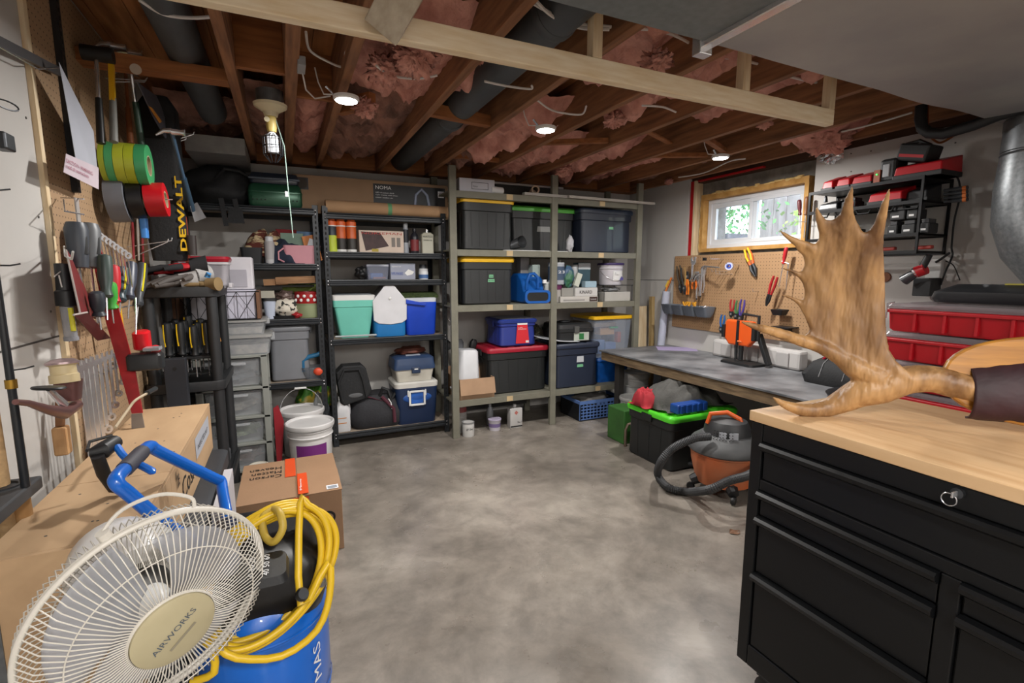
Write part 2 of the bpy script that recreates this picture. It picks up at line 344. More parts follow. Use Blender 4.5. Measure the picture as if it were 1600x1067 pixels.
batt(2.9, 3.26, 2.7, 4.2, 2.25, .08, 14, PINKD, .15); batt(-.6, -.2, 3.4, 4.25, 2.24, .09, 18, PINKD, .1)
def tuft(px, py, r, sd): # loose shreds hanging from the joists
    p = P(px, py, Z=2.15); B().ell((p.x, p.y, 2.155), (r, r*1.25, r*.75), 34, 22, .85, sd, 13).build('insulation_tuft', PINK, ceil, smooth=True, auto=False)
for a in ((1290, 218, .10, 1), (960, 190, .045, 2), (1195, 195, .03, 4), (880, 268, .05, 5), (1045, 285, .03, 6), (600, 110, .06, 7), (650, 90, .07, 8), (570, 170, .05, 12), (1025, 100, .05, 14)): tuft(*a)
# electrical cable runs
CAB = mat('white_cable', 'cfcac6', .5)
def cable(pts, r=.0045, m=CAB, label='', name='electrical_cable', n=6, group=None):
    pts = [V(p) for p in pts]; out = []
    for i in range(len(pts)-1):
        p0, p1, p2, p3 = pts[max(i-1, 0)], pts[i], pts[i+1], pts[min(i+2, len(pts)-1)]
        for k in range(6):
            t = k/6; out.append(.5*((2*p1)+(p2-p0)*t+(2*p0-5*p1+4*p2-p3)*t*t+(3*p1-p0-3*p2+p3)*t**3))
    out.append(pts[-1]); return B().tube(out, r, n).build(name, m, smooth=True, label=label, cat='cable', group=group)
def pp(l, **k): return [P(a, b_, **k) for a, b_ in l]
cable(pp([(218, 0), (255, 22), (300, 28), (346, 25)], Z=2.2), .006, label='white electrical cable at the top left of the ceiling')
cable(pp([(478, 50), (484, 78), (510, 95), (536, 104), (540, 82), (546, 78)], Z=2.2), .005, label='white cable looping between joists left of the first puck light')
cable(pp([(588, 103), (612, 118), (650, 123), (683, 118)], Z=2.13), .005, label='white cable end lying across pink insulation under the spruce rail')
cable(pp([(757, 127), (790, 134), (828, 139), (831, 134)], Z=2.15), .005, label='short white cable crossing the grey pipe behind the spruce rail')
cable(pp([(840, 157), (862, 172), (890, 178), (910, 178), (916, 166)], Z=2.16), .005, label='white cable with a connector above the middle puck light')
cable(pp([(828, 2), (860, 20), (900, 36), (955, 42)], Z=2.2), .006, label='upper of two white cables crossing the big grey pipe', group=None)
cable(pp([(836, 0), (864, 26), (905, 43), (952, 46)], Z=2.19), .006, label='lower of two white cables crossing the big grey pipe')
cable(pp([(1000, 45), (1030, 48), (1060, 58), (1092, 76)], Z=2.25), .006, label='white cable running under the duct edge to its flange clip')
cable(pp([(1100, 88), (1150, 92), (1200, 104)], Z=2.25), .006, label='white cable above the second short spruce stud')
cable(pp([(1235, 120), (1270, 128), (1305, 133)], Z=2.25), .006, label='white cable beside the rightmost short spruce stud')
cable(pp([(1003, 165), (1035, 167), (1056, 175)], Z=2.16), .005, label='short white cable between the two right spruce studs')
cable(pp([(1060, 277), (1100, 270), (1140, 252), (1165, 248)], Z=2.14), .005, label='white cable curving behind the right puck light')
cable(pp([(1315, 206), (1360, 195), (1425, 176)], Z=2.16), .005, label='white cable running to the black drain pipe')
# pipes and ducts
GALV = mat('galvanised_steel', '7f8284', .42, .75, col2='6a6d70', scale=30, detail=8)
GALVD = mat('dull_grey_duct', '55595c', .55, .5, scale=12)
dp = thing('round_duct', 'large round dark grey duct running between the joists behind the spruce rail', 'duct', (.93, 2.5, 2.2))
B().cyl((.945, .9, 2.25), (.925, 4.25, 2.25), .085, n=24).build('pipe', GALVD, dp, smooth=True)
for y in (1.65, 2.9): B().lathe([(.086, 0), (.091, .01), (.091, .035), (.086, .045)], (.94, y, 2.25), 24, (0, 1, 0)).build('collar', GALVD, dp, smooth=True)
dl = thing('round_duct', 'round dark duct beside the left wall above the pegboard', 'duct', (-.33, 2.5, 2.2))
B().cyl((-.33, 1.2, 2.27), (-.33, 3.5, 2.27), .075, n=24).build('pipe', GALVD, dl, smooth=True)
B().box(-.5, -.18, 3.62, 4.2, 2.06, 2.16).build('boot', mat('galvanised_boot', '9a9a98', .5, .6, scale=20), dl)
du = thing('sheet_metal_duct', 'wide galvanised sheet metal duct hanging over the workbench corner', 'duct', (2, .5, 2.03))
zd = 2.03; DU = mat('duct_sheet', 'a19f9c', .5, .25, col2='8b898b', scale=3, detail=6)
def dsk(u, v): # softly dented underside with a transition crease
    x = 1.27+(3.3-1.27)*u; y = 1.235-2.2*v+.02*u; s = .020*noise.noise(V((x*1.9, y*1.7, 3)))
    return (x, y, zd+s-.03*max(0, 1-abs(u-.55)*3)*max(0, min(1, v*5)))
B().grid(dsk, 30, 30).build('duct_bottom', DU, du, smooth=True, auto=False)
B().box(1.24, 3.3, 1.215, 1.235, zd+.006, ZT-.02).build('duct_side', DU, du); B().box(.55, 1.235, 1.195, 1.2149, zd+.006, ZT-.02).build('duct_side', DU, du)
B().box(.55, 1.21, -.9, 1.215, zd-.005, zd+.006).build('duct_bottom', mat('duct_dark', '777c7e', .5, .4, scale=40), du, label='darker speckled section of the duct underside')
B().box(1.20, 1.235, -.9, 1.235, zd-.022, zd-.004).build('flange', CHR, du, bev=.003)
B().box(1.19, 1.24, 1.215, 1.25, zd-.04, zd+.03).build('drive_clip', CHR, du, bev=.003)
dv = thing('vertical_duct', 'vertical galvanised round duct on the right wall at the photo edge', 'duct', (3.2, 1.1, 1.2))
B().cyl((3.175, 1.10, 1.98), (3.175, 1.10, 2.025), .15, n=32).build('collar', GALV, dv, smooth=True)
B().lathe([(.145, 1.88), (.15, 1.885), (.148, 1.98)], (3.175, 1.10, 0), 32).build('collar', GALV, dv, smooth=True)
B().lathe([(.146, 0), (.152, .01), (.146, .02)], (3.175, 1.10, 1.86), 32, cap=False).build('seam_ring', GALV, dv, smooth=True)
B().tube([(3.175, 1.10, 1.88), (3.175, 1.10, 1.72), (3.175, 1.09, 1.58), (3.175, 1.05, 1.47), (3.175, .98, 1.38), (3.175, .88, 1.32), (3.175, .7, 1.29), (3.175, .4, 1.28)], [.148, .158, .163, .165, .165, .165, .165, .165], 32).build('pipe', mat('galvanised_spangle', '8f9294', .4, .7, col2='73777a', scale=60, detail=8), dv, smooth=True)
pa = thing('black_drain_pipe', 'black plastic drain pipe bending under the duct at the top right', 'pipe', (3.1, 1.5, 1.9))
pts = [P(1440, 160, X=3.0), P(1438, 185, X=3.0), P(1441, 200, X=3.0), P(1452, 208, X=3.0), P(1475, 209, X=3.0), P(1520, 196, X=3.0), P(1560, 180, X=3.0), P(1610, 165, X=3.0)]
pts[0].z = 2.2
B().tube(pts, .026, 14).build('pipe', BLK, pa, smooth=True)
cable([P(1449, 160, X=3.05), P(1449, 190, X=3.05)+V((0, 0, 0)), P(1452, 210, X=3.1), P(1468, 223, X=3.15), P(1490, 212, X=3.2)], .006, mat('copper', 'b06a3c', .35, .9), 'thin copper pipe looping beside the black drain pipe', 'copper_pipe')
# hanging spruce bulkhead frame
SPY = 1.64; zr = 2.0
fr_ = thing('spruce_frame', 'new pale spruce two by four frame hanging from the ceiling joists', 'frame', (1.3, SPY, zr))
B().box(-.35, 2.335, 1.535, 1.575, zr-.0, zr+.068).build('rail', PINE, fr_, bev=.003)
for (xa, z1) in ((1.02, ZT), (1.73, ZT), (2.385, 2.26)): pass
B().box(1.015, 1.055, 1.535, 1.575, zr+.068, 2.33).build('stud', PINEV, fr_, bev=.003); B().box(1.745, 1.785, 1.535, 1.575, zr+.068, 2.33).build('stud', PINEV, fr_, bev=.003); B().box(2.295, 2.335, 1.535, 1.575, zr+.068, 2.26).build('stud', PINEV, fr_, bev=.003)
gw = mat('greyed_spruce', 'b5aa98', .75, col2='998c78', scale=5, stretch=(8, .8, 8))
B().bar(P(597, 48, Y=1.505), P(655, -60, Y=1.33), .10, .035, up=(0, 1, 0)).build('brace', gw, fr_, bev=.003, label='greyer board crossing over the rail')
B().box(.2, 1.9, 1.28, 1.31, 2.16, 2.2).build('rail', PINE, fr_, bev=.003)
# LED puck lights
LENS = mat('led_lens', 'ffffff', emit=30)
for (x, y, z), lb in zip(LAMPS, ('leftmost round white puck light hanging between the joists', 'middle round white puck light over the shelving', 'rightmost round white puck light near the window')):
    t = thing('puck_light', lb, 'light', (x, y, z), 'round puck lights under the joists')
    B().lathe([(.048, -.012), (.055, -.006), (.055, .006), (.03, .014)], (x, y, z), 28).build('housing', WHT, t, smooth=True)
    B().lathe([(.0, -.0135), (.046, -.0135), (.046, -.012)], (x, y, z), 28, cap=False).build('lens', LENS, t)
    for s in (-1, 1): B().bar((x+s*.05, y+s*.01, z+.004), (x+s*.085, y+s*.02, z+.03), .012, .003).build('spring_clip', CHR, t)
    B().tube([(x-.05, y, z+.008), (x-.09, y+.02, z+.01), (x-.11, y+.03, z+.06), (x-.12, y+.04, z+.12)], .003, 6).build('cord', CAB, t, smooth=True)
t = thing('driver_box', 'small grey junction box on the joist left of the first puck light', 'box', tuple(P(469, 105, Z=2.15)))
p = P(469, 105, Z=2.15); B().box(p.x-.012, p.x+.018, p.y-.08, p.y+.02, 2.13, 2.165).build('box', pl('#8d8f92'), t, bev=.003)
B().tube(pp([(473, 116), (478, 140), (492, 154), (516, 150)], Z=2.12), .0035, 6).build('cord', CAB, t, smooth=True)
# bare lampholder with caged bulb
q = P(422, 160, Z=2.13); t = thing('lampholder', 'cream ceiling lampholder with a caged work bulb and pull cord', 'lamp', tuple(q))
CRM = pl('#c9bfa0'); cz = 2.12
B().lathe([(.06, .06), (.06, 0)], (q.x, q.y, cz), 24).build('junction_box', GALV, t, smooth=True)
B().lathe([(.075, 0), (.072, -.012), (.035, -.035), (.028, -.055)], (q.x, q.y, cz), 28).build('base', CRM, t, smooth=True)
B().lathe([(.02, -.055), (.024, -.065), (.024, -.1), (.02, -.125)], (q.x, q.y, cz), 20).build('socket', pl('#c6b06a'), t, smooth=True)
B().cyl((q.x-.018, q.y-.022, cz-.075), (q.x-.018, q.y-.03, cz-.075), .012).build('switch_knob', CRM, t, smooth=True)
B().loft([(-.125, .012, .012, .01), (-.145, .026, .02, .01), (-.215, .026, .02, .01), (-.22, .02, .018, .01)], (q.x, q.y, cz)).build('bulb', pl('#cfd3da', .3), t, smooth=True)
cg = B()
for k in range(10):
    a = 2*pi*k/10; cg.tube([(q.x+.02*cos(a), q.y+.02*sin(a), cz-.135), (q.x+.042*cos(a), q.y+.042*sin(a), cz-.15), (q.x+.042*cos(a), q.y+.042*sin(a), cz-.23), (q.x+.015*cos(a), q.y+.015*sin(a), cz-.265)], .0016, 5)
for z in (-.15, -.19, -.23): cg.tube([(q.x+.042*cos(2*pi*k/20), q.y+.042*sin(2*pi*k/20), cz+z) for k in range(20)], .0016, 5, closed=True)
cg.build('cage', mat('black_wire', '202226', .4, .5), t, smooth=True)
CORD = mat('pull_cord', '74887f', .8)
B().tube([(q.x+.02, q.y-.01, cz-.07), (q.x+.05, q.y-.02, cz-.19), (q.x+.056, q.y-.02, cz-.4), (q.x+.065, q.y-.02, cz-.62)], .0025, 6).build('pull_cord', CORD, t)
# ================================================================ SHELVING UNITS ON THE BACK WALL
BSTEEL = mat('black_painted_steel', '24272b', .42, .3, var=.12, scale=20)
OLIVE = mat('olive_painted_wood', '6f6d60', .7, var=.12, scale=10, bump=.1); BOARD = mat('shelf_board', '9b8c7c', .85, var=.1, scale=10)
BY0, BY1 = 3.87, 4.30
def boltless(name_label, x0, x1, levels):
    t = thing('shelving_unit', name_label, 'shelf', ((x0+x1)/2, (BY0+BY1)/2, 0))
    for (x, sx) in ((x0, 1), (x1, -1)):
        for (y, sy) in ((BY0, 1), (BY1, -1)):
            b = B(); b.box(min(x, x+sx*.04), max(x, x+sx*.04), min(y, y+sy*.003), max(y, y+sy*.003), 0, 1.81)
            b.box(min(x, x+sx*.003), max(x, x+sx*.003), min(y, y+sy*.04), max(y, y+sy*.04), 0, 1.81)
            po = b.build('post', BSTEEL, t)
            if sy > 0:
                h = B(); z = .03
                while z < 1.79: h.prism([(-.006, 0), (.006, 0), (.0045, .02), (-.0045, .02)], (x+sx*.02, y-.0004, z), X_, Z_, .0003); z += .0375
                h.build('key_slots', mat('dark_slot', '0c0c0d', .8), po, kind='stuff')
        b = B()
        for z in levels: b.bar((x+sx*.004, BY0+.03, z-.025), (x+sx*.004, BY1-.03, z-.025), .006, .035)
        b.build('side_beam', BSTEEL, t)
    for z in levels:
        for y, s in ((BY0, -1), (BY1, 1)):
            b = B(); a = y-(.004 if s < 0 else -.004)
            b.prism([(0, -.045), (.012, -.045), (.012, -.03), (.003, -.022), (.003, -.012), (.012, -.006), (.012, 0), (0, 0)], (x0+.035, y, z), Y_*s, Z_, 1).build if 0 else None
            pts = [(-.001, -.046), (.010, -.046), (.014, -.040), (.014, -.028), (.006, -.022), (.006, -.014), (.014, -.008), (.012, .0), (-.001, .0)]
            vs = [(x, y+s*-0+s*p[0], z+p[1]) for x in (x0+.03, x1-.03) for p in pts]; k = len(pts)
            b.add(vs, [tuple(range(k)), tuple(range(2*k-1, k-1, -1))]+[(i, i+k, (i+1) % k+k, (i+1) % k) for i in range(k)])
            b.build('beam', BSTEEL, t)
            if s < 0:
                r = B()
                for x in (x0+.02, x1-.02):
                    for dz in (-.01, -.036): r.lathe([(.0055, 0), (.004, .003), (0, .004)], (x, y, z+dz), 8, (0, -1, 0), cap=False)
                r.build('rivet', CHR, t)
        B().box(x0+.006, x1-.006, BY0+.003, BY1-.003, z-.014, z-.003).build('shelf_board', BOARD, t)
    return t
L1 = [1.785, 1.395, 1.003, .54]; L2 = [1.765, 1.485, 1.28, .835, .105]
boltless('black boltless steel shelving unit in the left back corner', -.665, .245, L1)
boltless('black boltless steel shelving unit with the coolers, middle of the back wall', .27, 1.195, L2)
OY0, OY1 = 3.67, 4.20; LO = [1.955, 1.512, 1.075, .305]
ol = thing('wooden_shelving', 'olive grey painted wooden shelving unit holding the lidded totes', 'shelf', (2.08, 3.9, 0))
for x in (1.195, 2.085, 2.975):
    for y in (OY0, OY1-.03): B().box(x-.028, x+.028, y-.0, y+.035, 0, 2.135).build('post', OLIVE, ol, bev=.003)
for z in LO:
    for y in (OY0+.036, OY1-.06): B().box(1.18, 3.01, y, y+.025, z-.05, z-.012).build('beam', OLIVE, ol, bev=.002)
    B().box(1.17, 3.02, OY0+.036, OY1-.035, z-.012, z).build('shelf_board', OLIVE, ol)
    for x0, x1 in ((1.223, 2.057), (2.113, 2.947)):
        B().box(x0, x1, OY0+.006, OY0+.036, z-.05, z).build('beam', OLIVE, ol, bev=.002)
        B().box(x0+.42, x0+.475, OY0+.004, OY0+.0065, z-.045, z-.003).build('masking_tape', mat('masking_tape', 'b9a27c', .8), ol)

# ================================================================ GENERIC CONTAINERS
def logo_bar(parent, o, u, w, h, cols): pass
def tote(label, x0, x1, y0, y1, z0, z1, body, lid, group=None, name='storage_tote', stickers=(), ribs=5, taper=.10, lidh=.035, cat='tote', over=.018, lidtop=True, rough=.5, cm=None):
    cx, cy = (x0+x1)/2, (y0+y1)/2; hx, hy = (x1-x0)/2, (y1-y0)/2; h = z1-z0-lidh
    t = thing(name, label, cat, (cx, cy, z0), group); k = 1-taper
    bm_ = cm or mat('tote_'+body.strip('#'), body, rough, var=.06, coat=.1)
    b = B(); b.loft([(0, hx*k-.012, hy*k-.012, .03), (.012, hx*k, hy*k, .03), (h*.8, hx-over-.006, hy-over-.006, .035), (h*.8+.006, hx-over+.003, hy-over+.003, .035), (h, hx-over+.005, hy-over+.005, .035)], (cx, cy, z0))
    for i in range(ribs):           # vertical ribs pressed in the front
        f = (i+.5)/ribs*2-1; xb = cx+f*hx*k*.82; xt = cx+f*(hx-over)*.86; yb = cy-hy*k; yt = cy-(hy-over-.006)
        b.bar((xb, yb+.002, z0+.03), (xt, yt+.002, z0+h*.78), .012, .008, up=(0, 1, 0))
    for s in (-1, 1):
        for i in range(3):
            f = (i+.5)/3*2-1; b.bar((cx+s*(hx*k-.002), cy+f*hy*.7, z0+.03), (cx+s*(hx-over-.008), cy+f*hy*.75, z0+h*.78), .012, .008, up=(1, 0, 0))
    o = b.build('body', bm_, t, smooth=True)
    if lid:
        lm = cm or mat('tote_lid_'+lid.strip('#'), lid, .42, var=.05)
        l = B(); l.loft([(h-.008, hx-.004, hy-.004, .04), (h+.014, hx, hy, .04), (h+lidh-.008, hx-.004, hy-.004, .04), (h+lidh, hx-.012, hy-.012, .035), (h+lidh-.006, hx-.03, hy-.03, .03), (h+lidh-.012, hx-.034, hy-.034, .03)], (cx, cy, z0))
        for i in range(4):
            f = (i+.5)/4*2-1; l.box(cx+f*hx*.8-.03, cx+f*hx*.8+.03, cy-hy*.75, cy+hy*.75, z0+h+lidh-.014, z0+h+lidh-.003)
        l.build('lid', lm, t, smooth=True)
        for s in (-1, 1): B().box(cx+s*hx-.006, cx+s*hx+.008, cy-.05, cy+.05, z0+h-.045, z0+h+.006).build('latch', bm_, t, bev=.003)
    for (fx, fz, w, hh, c, tx) in stickers:      # fx fz position on the front as fractions
        yy = cy-hy*k-(hy-over-.006-hy*k)*fz/.8-.0045
        pt = B().prism([(-w/2, 0), (w/2, 0), (w/2*.95, hh), (-w/2*.9, hh)], (cx+fx*hx, yy, z0+h*fz), X_, Z_, .001).build('sticker', pl(c, .6), t)
        if tx: txt(tx, pt, (cx+fx*hx-w*.4, yy-.0014, z0+h*fz+hh*.3), X_, Z_, w*.8, hh*.45, INK)
    return t
def carton(label, x0, x1, y0, y1, z0, z1, m=CARD, name='cardboard_box', cat='box', group=None, open_top=False, texts=(), patches=(), tape=None):
    t = thing(name, label, cat, ((x0+x1)/2, (y0+y1)/2, z0), group)
    if open_top:
        b = B(); w = .004
        b.box(x0, x1, y0, y0+w, z0, z1).box(x0, x1, y1-w, y1, z0, z1).box(x0, x0+w, y0+w, y1-w, z0, z1).box(x1-w, x1, y0+w, y1-w, z0, z1).box(x0+w, x1-w, y0+w, y1-w, z0, z0+w)
        b.build('box', m, t)
        B().add([(x0, y0, z1), (x1, y0, z1), (x1, y0-.03, z1-(z1-z0)*.75), (x0, y0-.03, z1-(z1-z0)*.75)], [(0, 1, 2, 3)]).build('flap', m, t, thick=.004)
        B().add([(x0, y1, z1), (x1, y1, z1), (x1, y1+.02, z1+.06), (x0, y1+.02, z1+.06)], [(0, 1, 2, 3)]).build('flap', m, t, thick=.004)
    else: B().box(x0, x1, y0, y1, z0, z1).build('box', m, t, bev=.003)
    if tape: B().box((x0+x1)/2-.025, (x0+x1)/2+.025, y0-.0006, y0, z0+.02, z1).build('tape', tape, t)
    for (fx, fz, fw, fh, mm) in patches: patch('printed_panel', t, (x0+(x1-x0)*fx, y0, z0+(z1-z0)*fz), X_, Z_, (x1-x0)*fw, (z1-z0)*fh, mm)
    for (s, fx, fz, fw, fh, mm) in texts: txt(s, t, (x0+(x1-x0)*fx, y0-.0014, z0+(z1-z0)*fz), X_, Z_, (x1-x0)*fw, (z1-z0)*fh, mm)
    return t
def can(label, x, y, z, r, h, body='#d5d5d5', cap='#888888', band=None, name='can', cat='can', group=None, shape='can', text=None, bandz=(.15, .8), tcol=INK, metal=0):
    t = thing(name, label, cat, (x, y, z), group); c = (x, y, z); bm_ = pl(body, .4) if not metal else CHR
    if shape == 'can': pr = [(r*.97, 0), (r, .004), (r, h-.006), (r*.97, h-.004)]; cp = [(r*1.03, h-.012), (r*1.03, h), (r*.88, h), (r*.86, h-.005), (0, h-.005)]
    elif shape == 'spray': pr = [(r*.97, 0), (r, .004), (r, h*.78), (r*.75, h*.83), (r*.5, h*.84)]; cp = [(r*.8, h*.8), (r*.8, h*.97), (r*.6, h), (0, h)]
    elif shape == 'bottle': pr = [(r*.95, 0), (r, .006), (r, h*.62), (r*.85, h*.74), (r*.38, h*.84), (r*.36, h*.9)]; cp = [(r*.45, h*.88), (r*.45, h*.99), (r*.4, h), (0, h)]
    elif shape == 'tub': pr = [(r*.86, 0), (r*.88, .004), (r*.97, h*.85), (r, h*.87), (r, h*.92)]; cp = [(r*1.05, h*.88), (r*1.06, h*.97), (r, h), (0, h*.99)]
    elif shape == 'jar': pr = [(r*.9, 0), (r, .008), (r, h*.7), (r*.9, h*.78)]; cp = [(r*.95, h*.76), (r*.95, h*.99), (r*.9, h), (0, h)]
    B().lathe(pr, c, 20).build('body', bm_, t, smooth=True); B().lathe(cp, c, 20, cap=False).build('cap', pl(cap, .4), t, smooth=True)
    if band:
        k = 1.012; f = .9 if shape == 'tub' else 1; g = .95 if shape == 'tub' else 1
        B().lathe([(r*k*f, h*bandz[0]), (r*k*g, h*bandz[1])], c, 20, cap=False).build('label', pl(band, .5), t, smooth=True)
    if text:   # small lettering wrapped flat just in front
        txt(text, t, (x-r*.62, y-r*1.02, z+h*(bandz[0]+bandz[1])/2), X_, Z_, r*1.24, h*.12, tcol)
    return t
def lump(label, c, r, m, name='bundle', cat='cloth', amp=.5, seed=0, fq=6, n=32, mm=20, group=None):
    return B().ell(c, r, n, mm, amp, seed, fq).build(name, m, smooth=True, auto=False, label=label, cat=cat, group=group)
def cloth(name, label, c, sx, sy, h, m, seed=0, cat='cloth', fold=7, amp=.35, n=44):
    def f(u, v):
        x, y = (u-.5)*2, (v-.5)*2; r2 = min(1, (abs(x)**2.6+abs(y)**2.6)); q = V((x*fold*.22+seed, y*fold*.22, seed*2.3)); q2 = q*2.6
        ridg = 1-abs(noise.noise(q))*2; z = h*(1-r2)**.45*(1+amp*(ridg-.5)+.35*amp*noise.noise(q2))
        return (c[0]+x*sx*(1+.18*noise.noise(V((y*2, seed, 1)))), c[1]+y*sy*(1+.18*noise.noise(V((x*2, seed, 4)))), c[2]+max(.002, z))
    return B().grid(f, n, n).build(name, m, smooth=True, auto=False, label=label, cat=cat, thick=.003)

# ---------------------------------------------------------------- shelf unit 1 (left)
yb = BY0
# top
BAG = mat('black_nylon', '1a1b1d', .75, var=.2, bump=.2, bscale=80)
a = rc(300, 272, 390, 323, yb); t = thing('backpack', 'black nylon backpack slumped on the top shelf left of the green case', 'bag', ((a[0]+a[1])/2, 4.05, L1[0]))
B().ell(((a[0]+a[1])/2, 4.06, L1[0]+.125), (.235, .15, .15), 30, 18, .3, 4, 5).build('body', BAG, t, smooth=True, auto=False)
B().tube([(a[0]+.1, 3.98, 1.93), (a[0]+.2, 3.9, 2.02), (a[0]+.28, 3.95, 2.02), (a[0]+.36, 3.98, 1.98)], .012, 8).build('strap', BAG, t, smooth=True)
for dx, l in ((.17, .16), (.25, .12)): B().bar((a[0]+dx, 3.845, 1.82), (a[0]+dx+.02, 3.842, 1.80-l), .03, .004, up=(0, 1, 0)).build('strap', BAG, t)
B().prism([(0, 0), (.1, .0), (.09, .1), (.01, .1)], (a[0]+.2, 3.84, 1.66), X_, Z_, .003).build('strap_end', BAG, t)
GRN = mat('green_enamel', '24503a', .3, .3, var=.08); NVY = pl('#1b2430', .3)
a = rc(388, 287, 473, 322, yb); t = thing('metal_case', 'dark green metal tackle case on the top shelf under a black case', 'case', ((a[0]+a[1])/2, 4.0, L1[0]))
cx = (a[0]+a[1])/2; hx = (a[1]-a[0])/2
B().loft([(0, hx*.94, .15, .03), (.02, hx, .16, .03), (.1, hx*1.0, .16, .03), (.14, hx*.97, .15, .03), (.155, hx*.9, .14, .03)], (cx, 4.03, L1[0])).build('body', GRN, t, smooth=True)
B().loft([(.094, hx*1.015, .166, .03), (.102, hx*1.015, .166, .03)], (cx, 4.03, L1[0])).build('seam', GRN, t, smooth=True)
B().box(cx+.06, cx+.085, 3.862, 3.868, L1[0]+.07, L1[0]+.11).build('latch', CHR, t, bev=.002)
hb = B()
for dx in (-.14, -.115, -.09, -.065, .11, .135): hb.cyl((cx+dx, 3.871, L1[0]+.045), (cx+dx, 3.869, L1[0]+.045), .005, n=8)
hb.build('vent_holes', INK, t)
t = thing('hard_case', 'black hard case lying on top of the green metal case', 'case', (cx, 4.03, L1[0]+.155))
B().loft([(0, hx*.86, .13, .02), (.01, hx*.9, .135, .02), (.05, hx*.9, .135, .02), (.075, hx*.84, .125, .02)], (cx, 4.03, L1[0]+.156)).build('body', NVY, t, smooth=True)
B().bar((cx-.16, 3.89, L1[0]+.19), (cx+.16, 3.89, L1[0]+.19), .01, .012).build('seam', pl('#3a4450'), t)
# level 2
z = L1[1]
cloth('striped_blanket', 'cream blanket with brown and red stripes heaped on the left shelf', (-.10, 4.07, z+.05), .16, .14, .17, mat('striped_blanket_cloth', 'c9b48e', .9, col2='5e2c22', scale=4, stretch=(3, 3, 14), thr=(.47, .53)), 2)
cloth('navy_jacket', 'dark navy jacket bunched beside the striped blanket on the left shelf', (.01, 3.98, z), .13, .09, .15, mat('navy_cloth', '222b3c', .9, var=.2), 5)
B().loft([(0, .06, .05, .02), (.11, .07, .06, .02)], (-.2, 3.95, z)).build('dark_bin', pl('#1c1d20', .6), smooth=True, label='small black open bin left of the spray can on the left shelf', cat='bin')
can('clear white spray can with a clear cap on the left shelf', -.085, 3.92, z, .033, .19, '#b9babc', '#c9ccd0', '#a6a3a4', shape='spray', name='spray_can')
carton('small blank grey box behind the white spray can', -.06, .075, 3.93, 4.02, z, z+.082, pl('#a9adb3', .8), name='grey_box')
t = thing('pink_bin', 'pale pink plastic bin filled with papers on the left shelf', 'bin', (.17, 3.97, z))
a = rc(430, 381, 487, 412, yb); PK = pl('#c78d98', .5)
bb = B().loft([(0, .11, .085, .02), (.13, .125, .1, .025), (.132, .12, .095, .02), (.02, .105, .08, .02)], (.125, 3.98, z), cap=False); bb.build('bin', PK, t, smooth=True)
B().tube([(.005, 3.9, z+.11), (-.03, 3.87, z+.08), (-.03, 3.87, z+.03), (.01, 3.9, z+.01)], .006, 8).build('handle', PK, t, smooth=True)
for (lb, nm, dx, y, w, h, c, tl) in (('blank greyish green folder standing in the pink bin', 'folder', -.06, 3.96, .15, .2, '#6f8577', 0), ('orange paper sleeve leaning in the pink bin', 'paper_sleeve', .09, 3.94, .1, .19, '#c07a45', -.2), ('white envelope sticking out of the pink bin', 'envelope', .03, 3.92, .05, .165, '#c9cbd2', .3)):
    B(Matrix.Translation((.125+dx, y, z+.02)) @ Matrix.Rotation(tl, 4, 'Y')).box(-w/2, w/2, 0, .006, 0, h).build(nm, pl(c, .7), label=lb, cat='paper')
B().box(0, .26, 4.09, 4.10, z+.0, z+.245).build('folder', pl('#56779c', .6), label='light blue board standing behind the pink bin', cat='folder')
B().box(-.04, .1, 4.075, 4.085, z+.0, z+.255).build('folder', pl('#74161c', .8), label='dark red folder standing behind the pink bin', cat='folder')
B().grid(lambda u, v: (.23+.0*u-.06*u+.02*sin(v*9), 3.9+.2*u, z+.002+.17*v*(1-.3*u)+.01*sin(u*14)), 10, 10).build('plastic_sheet', mat('clear_film', 'b8bcc2', .15, alpha=.35), smooth=True, label='crumpled clear plastic sheet at the right end of the left shelf', cat='sheet')
# level 3
z = L1[2]
a = rc(400, 432, 498, 447, 4.0)
t = B(); t.bar((-.06, 3.98, 1.275), (.27-.03, 3.98, 1.285), .10, .05)
t.build('plank', mat('brown_plank', 'a8805c', .8, col2='7c5a3c', scale=5, stretch=(1, 8, 8)), label='brown wooden plank lying on a stack on the third left shelf', cat='plank')
B().bar((-.14, 4.0, 1.262), (.02, 4.0, 1.268), .1, .045).build('plank', mat('brown_plank_b', '96704e', .8), label='short brown offcut left of the longer plank', cat='plank')
B().box(-.02, .235, 4.09, 4.22, z, 1.245).build('gift_box', pl('#7c8f3e', .7), label='lime green gift box behind the two round tins', cat='box')
B().box(-.3, .2, 4.0, 4.08, z+.225, z+.236).build('tray', BLK, label='thin black tray carrying the planks', cat='tray')
can('red tin with white dots stacked on the pale green round tin', .145, 3.97, z+.105, .088, .085, '#a31f22', '#8c1a1e', None, name='round_tin')
dots = B()
random.seed(4)
for i in range(9):
    a_ = -pi/2+(i-4)*.26; dots.ell((.145+.09*cos(a_), 3.97+.09*sin(a_), z+.13+.03*(i % 2)), (.011, .004, .012), 10, 6)
dots.build('white_dots', WHT, [o for o in COL.objects if o.get('label', '').startswith('red tin')][0], smooth=True)
can('pale green round tin under the red dotted tin', .145, 3.97, z, .092, .105, '#8b9471', '#7d8664', None, name='round_tin')
t = thing('patterned_pouch', 'cream cushion pouch with black leaf print on the left shelf', 'cushion', (.0, 3.95, z))
B().ell((-.0, 3.95, z+.075), (.088, .06, .068), 20, 12, .25, 3).build('body', mat('leaf_print_cloth', 'd2cbbd', .85, col2='2b2a28', scale=26, thr=(.42, .46)), t, smooth=True, auto=False)
B().loft([(0, .09, .05, .02), (.02, .095, .055, .02)], (0, 3.95, z)).build('base', pl('#15161a'), t, smooth=True)
